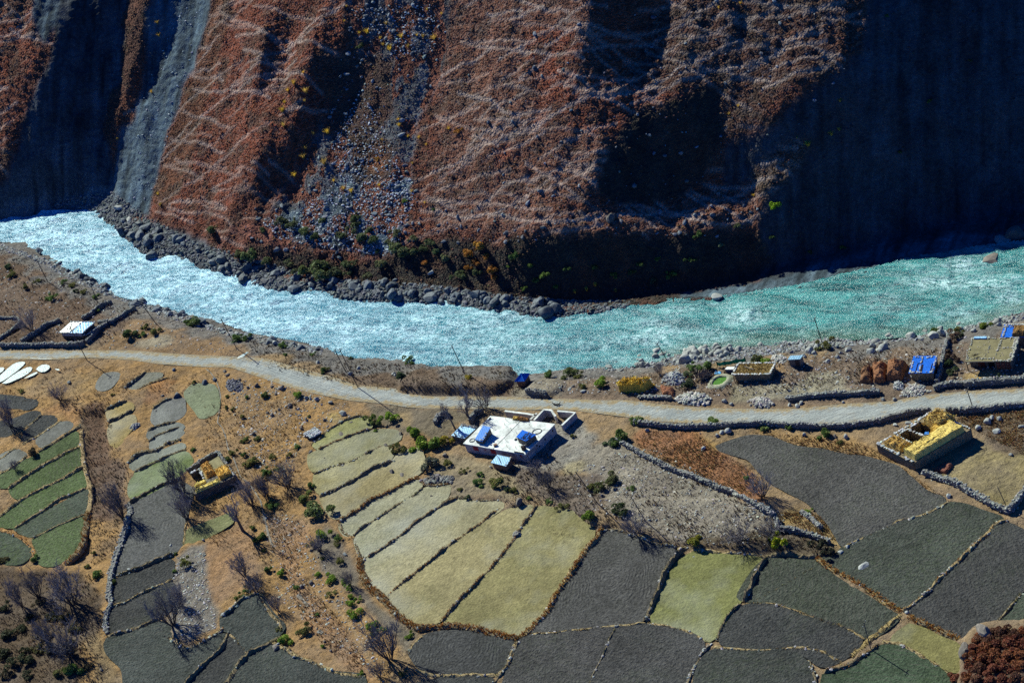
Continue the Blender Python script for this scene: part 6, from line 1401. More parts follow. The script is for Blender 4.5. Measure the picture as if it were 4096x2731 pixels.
q4, g4 = roof_plan('H1', [(1170, 720), (1320, 730), (1770, 420), (1640, 400)], 1.2); lt = thing('lean_to', 'low slab roofed lean-to on the right side of the white and blue roofed house', 'shed', [*q4[:, :2].mean(0), g4]); ob = np.array(lt.location); solid('wall', sub(q4, .05, .95, .03, .97), g4 - .4, g4 + 1.15, M_MASON, lt, ob); rl = solid('roof', q4, g4 + 1.155, g4 + 1.24, M_MASON, lt, ob); pebble_line([(*bil(q4, 1, v)[:2], g4 + 1.26) for v in (0, 1)], 20, r, .32, ob, 'roof_stones', rl, col=(.42, .42, .41)); pebble_line([(*bil(q4, u, .02)[:2], g4 + 1.26) for u in (0, 1)], 8, r, .34, ob, 'roof_stones', rl, col=(.42, .42, .41))
# --- blue pyramid roofed hut
q, gz = roof_plan('K2', [(262, 288), (395, 284), (468, 180), (338, 184)], 1.9); base = np.array([*q[:, :2].mean(0), gz]); hut = thing('hut', 'tiny square hut with bright blue pyramid roof between road and river', 'hut', base); solid('wall', sub(q, .1, .9, .1, .9), gz - .6, gz + 1.92, M_PINK, hut, base)
ap = np.array([[*q[:, :2].mean(0), gz + 3.0]]); V = np.concatenate([np.column_stack([q[:, :2], np.full(4, gz + 1.9)]), ap, np.column_stack([q[:, :2], np.full(4, gz + 1.82)])]) - base; rf = link('roof', np_mesh('roof', V, [np.array([[0, 1, 4], [1, 2, 4], [2, 3, 4], [3, 0, 4]]), np.array([[0, 5, 6, 1], [1, 6, 7, 2], [2, 7, 8, 3], [3, 8, 5, 0], [8, 7, 6, 5]])]), M_BLUE2, hut)
rods('ridge_cap', [[np.array([*q[k, :2], gz + 1.95]), ap[0] + (0, 0, .03)] for k in range(4)], .07, M_BLUE, rf, base)
# --- blue sheeted roof and brush bundle at the right edge
q, gz = roof_plan('K8', [(722, 712), (1280, 712), (1340, 522), (782, 526)], 2.0); base = np.array([*q[:, :2].mean(0), gz]); bs = thing('shed', 'shed with stone rimmed blue sheet roof behind the clay roofed farmhouse', 'shed', base); solid('wall', sub(q, .04, .96, .04, .96), gz - .5, gz + 1.94, M_MASON, bs, base); rf = solid('roof', q, gz + 1.945, gz + 2.02, M_BLUE2, bs, base)
for pts, n in (([(.02, .95), (1, .95)], 60), ([(.06, .05), (.06, .95)], 30), ([(.0, .78), (.6, .80)], 14)): pebble_line([(*bil(q, u, v)[:2], gz + 2.04) for u, v in pts], n, r, .28, base, 'roof_stones', rf, spread=.07)
hay_pile('brushwood_heap', sub(q, .28, 1.05, .02, .72), gz + 1.9, 1.3, (.30, .17, .06), 'golden brown brushwood heap on the blue sheet roof at the right edge', 'brushwood', seed=4, round_=.9, bl=.4, lump=.3)
# --- red brown brush stacks
for k, (pts, h, lb) in enumerate((([(55, 470), (245, 475), (240, 250), (105, 262)], 1.5, 'smallest and leftmost of the three red brown fodder stacks'), ([(262, 470), (432, 468), (468, 215), (235, 235)], 2.0, 'middle of the three red brown fodder stacks'), ([(445, 440), (665, 442), (755, 215), (460, 195)], 2.4, 'largest red brown fodder stack, next to the blue roofed shed'))):
    g = surf(px('H8', pts)); hay_pile('fodder_stack', g, float(g[:, 2].mean()) - .1, h, (.27, .125, .065) if k else (.23, .12, .065), lb, 'fodder stack', seed=10 + k, round_=1.5, bl=.38, lump=.34, blades=1.2)
g = surf(px('K1', [(960, 670), (1150, 680), (1180, 560), (900, 500)])); hay_pile('brush_heap', g, float(g[:, 2].mean()) - .1, 1.0, (.30, .13, .075), 'reddish brush heap beside the golden haystack', 'brush heap', seed=15, round_=1.2, bl=.4, lump=.3)
# --- golden haystack with poles
g = surf(px('K1', [(185, 600), (640, 598), (830, 480), (300, 470)])); hz = float(g[:, 2].mean()); hs = hay_pile('haystack', g, hz - .1, 2.3, (.66, .44, .07), 'shaggy golden haystack braced with poles beside the road', 'haystack', seed=20, round_=.6, bl=.8, lump=.25, blades=1.3)
for s in (((200, 395), (270, 425)), ((150, 362), (350, 350)), ((330, 255), (385, 350)), ((490, 240), (640, 440)), ((560, 392), (750, 388)), ((640, 615), (780, 460)), ((690, 590), (800, 470))):
    p_ = on_plane(px('K1', s), hz + 2.3); p_[0, 2] += .0; rods('pole', [p_ + np.array([0, 0, .1])], .05, M_WOOD if s[0][1] < 400 else M_DWOOD, hs, np.array(hs.location))
# --- rubble piles
def rubble(view, pts, h, n, size, label, col=(.36, .36, .35), seed=0):
    r = np.random.default_rng(seed + 800); g = surf(px(view, pts)); poly = g[:, :2]; c = poly.mean(0); P = []
    while len(P) < n:
        k = r.integers(0, len(poly)); a_ = lerp(poly[k], poly[(k + 1) % len(poly)], r.uniform()); t = r.uniform() ** .6; p_ = lerp(c, a_, t); P.append([*p_, zat(p_[0], p_[1]) + h * (1 - t ** 1.6) * r.uniform(.75, 1.0)])
    V, F, own = many(PEB, PEBF, np.array(P), size * r.uniform(.5, 1.4, n) * .6, r, (1.2, .9, .65), .6)
    kk = len(poly); core = np.concatenate([np.column_stack([lerp(c, poly, .9), zat(*lerp(c, poly, .9).T) - .1]), np.column_stack([lerp(c, poly, .35), zat(*lerp(c, poly, .35).T) + h * .8])]); Fc = [[i, (i + 1) % kk, kk + (i + 1) % kk, kk + i] for i in range(kk)]
    ob = np.array([*c, float(zat(c[0], c[1]))]); n0 = len(V); me = np_mesh('rubble_pile', np.concatenate([V, core]) - ob, [F, np.array(Fc) + n0, np.array([[n0 + kk + i for i in range(kk)]])]); vcol(me, 'Col', np.concatenate([cols_of(col, own, r, .4, .04), np.tile(np.array(col) * .4, (2 * kk, 1))])); o = link('rubble_pile', me, M_STONE); o.location = tuple(float(x) for x in ob); tag(o, label, 'stone pile')
rubble('K1', [(930, 400), (1000, 290), (1200, 250), (1330, 290), (1344, 440), (1200, 480), (1020, 470)], 1.3, 420, .42, 'big pile of broken grey stones between golden haystack and pond', seed=1)
rubble('H8', [(540, 560), (560, 470), (640, 440), (690, 500), (670, 570)], .9, 130, .4, 'round pile of grey stones between fodder stacks and blue roofed shed', seed=2)
rubble('H8', [(680, 580), (760, 500), (880, 470), (990, 510), (960, 590), (860, 620), (740, 610)], .7, 170, .45, 'loose stone heap below the blue roofed shed', (.34, .33, .31), 3)
rubble('B1', [(1930, 290), (1960, 250), (2040, 260), (2085, 320), (2050, 360), (1960, 350)], .7, 150, .5, 'dark heap of purple grey stones below the road bend', (.15, .15, .18), 4)
rubble('B1', [(1090, 690), (1140, 630), (1190, 620), (1200, 650), (1140, 690)], .6, 90, .38, 'small grey stone heap among tan strips', (.28, .28, .29), 5)
rubble('B4', [(-20, 440), (60, 400), (150, 410), (210, 470), (150, 500), (20, 500)], .7, 150, .55, 'stone heap on the upper verge of the road below the sod roofed house', (.33, .31, .29), 6)
rubble('B3', [(1500, 430), (1530, 390), (1640, 360), (1800, 390), (1840, 440), (1760, 480), (1640, 470), (1560, 460)], .9, 240, .62, 'broad heap of pale boulders between the pond and the road', (.37, .36, .33), 7)
rubble('H7', [(760, 110), (800, 60), (900, 55), (960, 100), (930, 160), (850, 150)], .7, 170, .4, 'pale stone heap behind the sod roofed house', (.42, .41, .38), 8)
rubble('B7', [(100, 220), (130, 170), (170, 170), (190, 200), (150, 230)], .9, 60, .5, 'stone heap on the lowest bank of the fan of terraces', (.27, .25, .22), 9)
rubble('B2', [(1470, 1160), (1500, 1100), (1600, 1060), (1740, 1080), (1730, 1130), (1620, 1150)], .8, 110, .7, 'cluster of dark boulders below the white house', (.16, .155, .15), 10)
rubble('B4', [(1280, 400), (1330, 330), (1450, 330), (1560, 350), (1480, 390), (1360, 400)], .4, 130, .42, 'scatter of stones below the blue roofed shed beside the road', (.36, .34, .31), 11)
# --- block of dry stones in the scree, leaning slab shelter
q = on_plane(px('K5', [(410, 488), (602, 592), (856, 436), (705, 302)]), 0); q, gz = roof_plan('K5', [(410, 488), (602, 592), (856, 436), (705, 302)], 1.0); base = np.array([*q[:, :2].mean(0), gz])
blk = thing('stone_hut', 'square block of piled white topped stones on the orange slope', 'stone hut', base); solid('wall', q, gz - .4, gz + .9, mat_masonry('dark_masonry', (.10, .095, .09), (.05, .05, .05)), blk, base, .04); n = 330; p_ = np.stack([bil(q, r.uniform(0, 1), r.uniform(0, 1)) for _ in range(n)]); p_[:, 2] = gz + .9 + r.uniform(0, .2, n); V, F, own = many(PEB, PEBF, p_, r.uniform(.14, .28, n), r, (1.5, .8, .6)); me = np_mesh('top_stones', V - base, F); vcol(me, 'Col', cols_of((.42, .43, .45), own, r, .35)); link('top_stones', me, M_STONE, blk)

# --- hay barn on the right
q, gz = roof_plan('H5', [(130, 462), (522, 662), (1128, 302), (700, 120)], 2.4); gz -= .1; base = np.array([*q[:, :2].mean(0), gz]); zt = gz + 2.4
barn = thing('barn', 'open topped stone barn stacked with golden hay beside the road', 'barn', base); th = .05
def wallrun(a, b, h0, h1, w, nm, mat=M_MUD, cop=True):
    a = np.asarray(a)[:2]; b = np.asarray(b)[:2]; t = (b - a) / np.linalg.norm(b - a); s = np.array([-t[1], t[0]]); qd = np.array([a - s * w / 2, b - s * w / 2, b + s * w / 2, a + s * w / 2])
    o = solid(nm, qd, gz - .5 if h0 is None else h0, h1, mat, barn, base)
    if cop: pebble_line([(*a, h1), (*b, h1)], int(np.linalg.norm(b - a) / .3), r, .5, base, 'coping_stones', o, col=(.42, .44, .46), spread=.05, squash=(1.1, .9, .25))
L_, Fr, Rt, Bk = q
wallrun(L_, Fr, None, zt, .5, 'wall'); wallrun(lerp(Fr, Rt, .0), Rt, None, zt, .5, 'wall', cop=False); wallrun(Rt, Bk, None, zt, .5, 'wall'); wallrun(Bk, L_, None, zt - .3, .5, 'wall')
i0, i1 = bil(q, .62, .02), bil(q, .62, 0.98)
# plan: u runs left->front, v runs left->back
m0, m1 = bil(q, .58, .30), bil(q, .58, .74); wallrun(bil(q, .08, .28), m0, None, zt, .4, 'inner_wall'); wallrun(bil(q, .12, .50), bil(q, .58, .52), None, zt - .1, .4, 'inner_wall'); wallrun(bil(q, .10, .30), bil(q, .10, .72), None, zt, .4, 'inner_wall')
solid('floor', sub(q, .05, .95, .05, .95), gz - .4, gz + .05, M_DARK, barn, base)
solid('platform', sub(q, .58, .97, .03, .97), gz + .055, zt + .02, M_MUD, barn, base); solid('platform', sub(q, .04, .576, .02, .27), gz + .055, zt - .1, M_MUD, barn, base); solid('platform', sub(q, .04, .576, .75, .97), gz + .055, zt - .2, M_MUD, barn, base)
hay_pile('hay_stack', sub(q, .64, 1.0, .04, .93), zt, 1.5, HAYC, 'long golden hay row along the front wall of the stone barn', 'hay', seed=30, round_=.4, bl=.36, blades=1.1, lump=.14)
hay_pile('hay_stack', sub(q, .12, .60, .03, .27), zt - .1, 1.1, HAYB, 'tousled brown hay heap at the left end of the stone barn', 'hay', seed=31, round_=.9, bl=.5, blades=1.6, lump=.3)
hay_pile('hay_stack', sub(q, .15, .62, .74, 1.05), zt - .2, 1.9, (.55, .38, .12), 'high hay heap at the rear of the stone barn beside the road', 'hay', seed=32, round_=1.0, bl=.6, blades=1.5, lump=.35)
hay_pile('hay_stack', sub(q, .50, .70, .62, .95), zt, 1.3, (.66, .42, .09), 'orange hay wedge behind the long golden hay row', 'hay', seed=33, round_=.6, bl=.4, lump=.2)
p_ = on_plane(px('H5', [(640, 378), (690, 380), (685, 345), (645, 350)]), zt + .1); c = p_.mean(0); o = solid('tarpaulin', p_ - np.array([c[0], c[1], 0]), 0, .25, M_SKYBLUE if False else M_BLUE); o.location = (float(c[0]), float(c[1]), zt + .03); tag(o, 'crumpled bright blue tarpaulin on the hay barn', 'tarpaulin')
rods('beam', [[np.array([*bil(q, *a_)[:2], zt + 1.62]) for a_ in s] for s in (((.66, .05), (.66, .55)), ((.70, .08), (.71, .5)), ((.88, .1), (.86, .6)))], .06, M_DWOOD, barn, base)
rods('beam', [[np.array([*bil(q, *a_)[:2], zt + 1.05]) for a_ in s] for s in (((.32, .22), (.55, .16)), ((.30, .25), (.53, .20)))], .06, M_WOOD, barn, base)
g = surf(px('H5', [(720, 770), (870, 800), (960, 700), (850, 680)])); hay_pile('brush_heap', g, float(g[:, 2].mean()) - .1, .8, (.24, .10, .07), 'low reddish brush heap in the shadow of the hay barn', 'brush heap', seed=35, round_=.7, bl=.35)
# --- straw barn at left: walls with straw laid over a pole floor
q, gz = roof_plan('H6', [(205, 590), (740, 345), (525, 45), (105, 300)], 2.2); gz -= .2; base = np.array([*q[:, :2].mean(0), gz]); zt = gz + 2.2
sb = thing('barn', 'roofless straw barn with poles and loose golden straw beside a stream', 'barn', base); barn = sb
wallrun(q[0], q[1], None, zt - .05, .5, 'wall', M_MASON, False); wallrun(q[1], lerp(q[1], q[2], .35), None, zt, .5, 'wall', M_MASON); wallrun(q[0], lerp(q[0], q[3], .35), None, zt - .1, .5, 'wall', M_MASON, False)
solid('platform', sub(q, .03, .97, .03, .33), gz - .4, zt - .1, M_MASON, sb, base); solid('platform', sub(q, .35, .97, .335, .98), gz - .4, zt - .3, M_CLAY, sb, base); wallrun(bil(q, .05, .97), bil(q, .32, .97), None, zt - .4, .4, 'wall', M_MASON); wallrun(bil(q, .33, .40), bil(q, .33, .95), None, zt - .2, .4, 'wall', M_MASON)
hay_pile('straw_row', sub(q, .02, .66, -.02, .16), zt - .1, .55, (.80, .62, .18), 'bright straw row along the front of the straw barn', 'straw', seed=40, round_=.35, bl=.35, blades=1.1)
hay_pile('straw_row', sub(q, .04, .36, .24, .38), zt - .1, .5, (.75, .57, .16), 'short straw row at the left end of the straw barn', 'straw', seed=41, round_=.4, bl=.4)
hay_pile('straw_bundle', sub(q, .40, .66, .38, .95), zt - .3, 1.0, (.55, .30, .08), 'big brown straw bundle in the middle of the straw barn', 'straw', seed=42, round_=.7, bl=.55, blades=1.5, lump=.28)
hay_pile('straw_bundle', sub(q, .66, 1.02, .06, .48), zt - .15, .9, (.68, .40, .09), 'orange straw heap at the right end of the straw barn', 'straw', seed=43, round_=.8, bl=.5, blades=1.5, lump=.25)
rods('pole', [[np.array([*bil(q, *a_)[:2], zt + z_]) for a_, z_ in zip(s, (.55, .6))] for s in (((.0, .05), (.66, .07)), ((.12, -.03), (.15, .16)), ((.26, -.03), (.22, .18)), ((.5, -.02), (.46, .2)), ((.62, .0), (.58, .24)), ((.82, .02), (.80, .28)))], .05, M_DWOOD, sb, base)
# ---------------------------------------------------------------- poles and wires
M_POLE = mat_simple('pole_wood', (.10, .085, .07), .9, .3, 3, .01)
POLES = [('A4', (600, 1105), (480, 870), 'power pole beside the road in front of the white and blue roofed house'), ('A4', (1630, 1020), (1520, 815), 'power pole on the river side of the road near the left puddles'),
         ('A4', (1072, 845), (972, 712), 'short dark power pole by the bushes above the road'), ('A4', (672, 705), (625, 585), 'small power pole among scrub near the left riverbank'), ('A4', (330, 565), (256, 418), 'leftmost power pole with a pale crossarm beside the river'),
         ('B2', (925, 322), (765, -10), 'tall power pole with its foot at the road edge by a bluish boulder'), ('B2', (818, 182), (722, -5), 'thinner power pole standing left of the tall pole by a bluish boulder'),
         ('A5', (855, 1205), (757, 1000), 'power pole standing against the sparkling middle of the river'), ('A5', (2240, 1095), (2172, 988), 'power pole among riverbank stones against foaming water'), ('A6', (962, 985), (908, 812), 'power pole with a long shadow above the tin shed'),
         ('B4', (1922, 515), (1862, 342), 'power pole across the road in front of the clay roofed farmhouse'), ('B8', (1040, 1178), (977, 945), 'power pole on the tan bank among dark fields'),
         ('B3', (832, 1300), (646, 1040), 'leaning pole on the scrubby slope below the white house'), ('B3', (1245, 1454), (1117, 1252), 'leaning pole on the gravel slope above the ringed plough field')]
ptop = {}
for k, (v, b, t, lb) in enumerate(POLES):
    B = surf(px(v, [b]))[0]; pb = px(v, [b])[0]; pt = px(v, [t])[0]; hgt = np.linalg.norm(pt - pb) / (18.0 * math.cos(math.radians(36)) * 1.0); T = on_plane([pt], B[2] + hgt * .97)[0]
    o = thing('power_pole', lb, 'power pole', B); d = T - B; rods('pole', [[np.array([0, 0, -.6]), d * .5, d]], .10, M_POLE, o, (0, 0, 0), 6)
    ca = np.array([STRIKE[1] * -1, STRIKE[0], 0]) * .8; rods('crossarm', [[d * .96 - ca, d * .96 + ca]], .06, M_POLE if k != 4 else M_WOOD, o)
    for s in (-.9, 0, .9): rods('insulator', [[d * .96 + ca * s, d * .96 + ca * s + np.array([0, 0, .22])]], .05, M_WHITE, o)
    ptop[k] = (T, ca)
chain = [4, 3, 2, 1, 5, 7, 8, 9]
T0 = ptop[4][0] + (ptop[4][0] - ptop[3][0]) * 1.3 + np.array([0, 0, 2.]); 
for s in (-.9, 0, .9):
    P = []
    pts = [T0] + [ptop[k][0] * 1.0 + ptop[k][1] * s + np.array([0, 0, .0]) for k in chain]
    for a, b in zip(pts[:-1], pts[1:]):
        for t in np.linspace(0, 1, 12)[:-1]: P.append(a * (1 - t) + b * t - np.array([0, 0, 1.2 * 4 * t * (1 - t) * min(1, np.linalg.norm(b - a) / 40)]))
    P.append(pts[-1]); tag(rods('power_line', [P], .022, mat_simple('wire', (.35, .35, .34), .4, .1, 2, 0, metal=.5) if s < -.5 else MATS['wire'], None), 'thin overhead wire strung between the power poles along the riverbank', 'power line', 'overhead wires along the river')
for v, b, h, lb in (('B4', (2207, 1348), 5.5, 'bare pole leaning over the corner of the barn yard wall'), ('B4', (1720, 1102), 1.6, 'short stake with a green rag by the barn yard wall')):
    B = surf(px(v, [b]))[0]; tag(rods('pole', [[B - (0, 0, .3), B + np.array([-.8, .2, h]) * (1 if h > 2 else .4)]], .08, M_POLE), lb, 'pole')

# ---------------------------------------------------------------- bushes
BRI = (.15, .22, .03); GRE = (.085, .135, .035); OLV = (.13, .13, .04); DKG = (.05, .075, .035); YEL = (.30, .24, .035); GOL = (.46, .30, .06); ORG = (.32, .14, .035); GRY = (.12, .115, .10); BRN = (.13, .085, .06)
NAMED = [  # view, x, y, width, colour, height, label
    ('B2', 1420, 735, 140, BRI, 1.1, 'leftmost round green bush of the clump beside the white house'), ('B2', 1480, 830, 170, BRI, 1.0, 'brightest green bush of the clump beside the white house'), ('B2', 1590, 815, 170, (.11, .17, .03), 1.1, 'darker green bush of the clump nearest the lean-to shed'), ('B2', 1670, 790, 120, YEL, 1.1, 'yellowing bush touching the lean-to shed of the white house'),
    ('B2', 1265, 865, 130, OLV, 1.0, 'olive bush at the right end of a terrace bank left of the white house'), ('B2', 1545, 990, 150, (.085, .09, .065), 1.3, 'tall grey green bush below the green clump by the white house'), ('B2', 1065, 625, 105, (.10, .13, .035), 1.2, 'dark green bush beside the road above the fan of terraces'), ('B2', 1210, 600, 120, BRI, 1.2, 'bright green bush beside the road above the fan of terraces'),
    ('B2', 1075, 700, 55, BRI, 1.0, 'small green bush under two roadside bushes'), ('B2', 412, 400, 95, BRI, 1.0, 'yellow green bush on the lower road verge near the bend'), ('B2', 1300, 235, 95, DKG, 1.2, 'dark round bush on the bank between road and river'), ('B2', 630, 185, 70, GRE, 1.3, 'green bush on the river side of the road bend'),
    ('B2', 1870, 245, 80, YEL, .8, 'yellow bush at the foot of a power pole by the river'), ('B3', 410, 225, 100, GRE, 1.0, 'round green bush right of the blue pyramid hut'), ('B3', 585, 215, 130, (.10, .125, .045), 1.0, 'broad grey green bush on the river edge right of the pyramid hut'), ('B3', 690, 235, 70, OLV, 1.1, 'small olive bush next to riverbank boulders'),
    ('B3', 715, 325, 80, OLV, .9, 'olive bush beside standing stone blocks'), ('B3', 860, 305, 135, BRI, .9, 'bright green bush left of the golden haystack'), ('B3', 1180, 615, 110, GRE, 1.0, 'bush at the start of the roadside drystone wall'), ('B3', 1820, 640, 120, (.12, .17, .04), .9, 'light green bush growing over the middle of the roadside wall'),
    ('B3', 2265, 668, 90, (.16, .20, .06), .8, 'pale green bush growing over the roadside wall above the big grey field'), ('B3', 1050, 765, 165, (.075, .115, .03), 1.0, 'large dark green bush at the corner of the gravel track'), ('B3', 960, 800, 110, DKG, .7, 'low dark bush at the top of the slanting drystone wall'), ('B3', 1650, 165, 90, GRE, 1.0, 'smaller of two dark green bushes left of the green net fence'),
    ('B3', 1780, 160, 125, GRE, 1.0, 'larger of two dark green bushes left of the green net fence'), ('B3', 1600, 215, 85, (.13, .15, .07), .9, 'pale green bush above the wood pile'), ('B3', 1625, 300, 105, DKG, .9, 'dark green bush left of the wood pile'), ('B3', 2190, 105, 120, OLV, .8, 'olive bush behind the sod roofed house'), ('B3', 2275, 100, 90, BRI, .8, 'brighter green bush behind the sod roofed house'),
    ('B4', 655, 735, 110, (.08, .13, .03), 1.1, 'green bush in the shadow below the roadside wall'), ('B4', 345, 680, 70, GRE, 1.0, 'small bush below the roadside wall above the grey field'), ('B4', 782, 805, 65, OLV, 1.0, 'olive tuft bush on tan ground left of the hay barn'), ('B4', 512, 1395, 55, BRI, 1.0, 'small bright bush at the tip of tan ground beside the grey field'),
    ('B3', 775, 1440, 120, BRI, 1.0, 'bright yellow green bush at the top of the ringed plough field'), ('B3', 1020, 1390, 140, (.06, .08, .03), 1.1, 'tall dark bush above the ringed plough field'), ('B3', 885, 1175, 130, (.09, .10, .035), .8, 'flat olive bush beside the leaning pole'), ('B3', 970, 1120, 130, (.08, .085, .035), .8, 'second flat olive bush right of the leaning pole'),
    ('B7', 1660, 275, 120, (.20, .19, .03), 1.1, 'yellow green bush over the olive green field'), ('B8', 235, 290, 115, (.26, .28, .02), 1.5, 'tall vivid yellow green bush beside a shadowed drystone wall'), ('B8', 640, 335, 130, (.05, .05, .03), 1.3, 'tall dark bush at the end of the shadowed drystone wall'),
    ('A4', 885, 935, 110, (.055, .085, .03), 1.0, 'dark round bush right of the white and blue roofed house'), ('A4', 1065, 920, 85, OLV, 1.0, 'olive bush at the foot of a short dark pole'), ('A4', 1340, 860, 120, (.075, .105, .035), .8, 'wide green bush at the foot of the riverbank'), ('A4', 1635, 965, 85, GRE, 1.0, 'green bush near the river left of pale ground'),
    ('B1', 280, 900, 100, (.075, .06, .035), 1.6, 'tall dark brown bush at the top of a green strip'), ('B5', 298, 415, 85, GRE, 1.0, 'green bush at the corner of the bright green field'), ('B5', 1590, 445, 95, OLV, 1.2, 'olive bush on the gravel patch'), ('B5', 620, 1355, 160, (.12, .17, .04), .8, 'large green bush at the bottom left among thorn scrub'), ('B5', 500, 1385, 110, OLV, .8, 'olive bush left of a large green bush at the bottom edge'),
    ('B6', 905, 880, 115, (.17, .23, .03), 1.0, 'brightest green bush on the stony strip below the fan'), ('B6', 1050, 985, 90, BRI, 1.2, 'upright green bush below the orange rim of the fan'), ('B6', 300, 1095, 125, BRI, .9, 'green bush above a brown boulder near the bottom edge'), ('B6', 490, 1020, 110, OLV, .9, 'olive bush beside a rill on orange ground'),
    ('B2', 580, 1420, 190, (.12, .15, .055), 1.0, 'large pale green bush left of the fan of terraces'), ('B2', 470, 1290, 130, (.14, .16, .045), 1.0, 'light green bush left of the fourth fan terrace'), ('A6', 640, 55, 80, (.20, .30, .02), 1.1, 'vivid lime green bush in the shadow of the cliff'), ('K8', 480, 570, 190, (.11, .14, .02), .8, 'green bush on the riverbank behind the clay roofed farmhouse'),
    ('A4', 2200, 500, 190, (.085, .105, .045), 1.0, 'largest green bush above the dark far bank boulders'), ('A4', 2310, 520, 150, (.06, .075, .04), 1.0, 'dark bush right of the largest far bank bush'), ('A6', 270, 310, 70, (.12, .15, .08), .8, 'pale green bush near the top of the far shaded bank'),
]
qs = surf(np.array([px(v, [(x, y)])[0] for v, x, y, *_ in NAMED]))
for (v, x, y, w, c, tl, lb), q in zip(NAMED, qs): bush(q, w * VIEWS[v][2] / 18, c, lb, None, tl, parts=w * VIEWS[v][2] > 45)
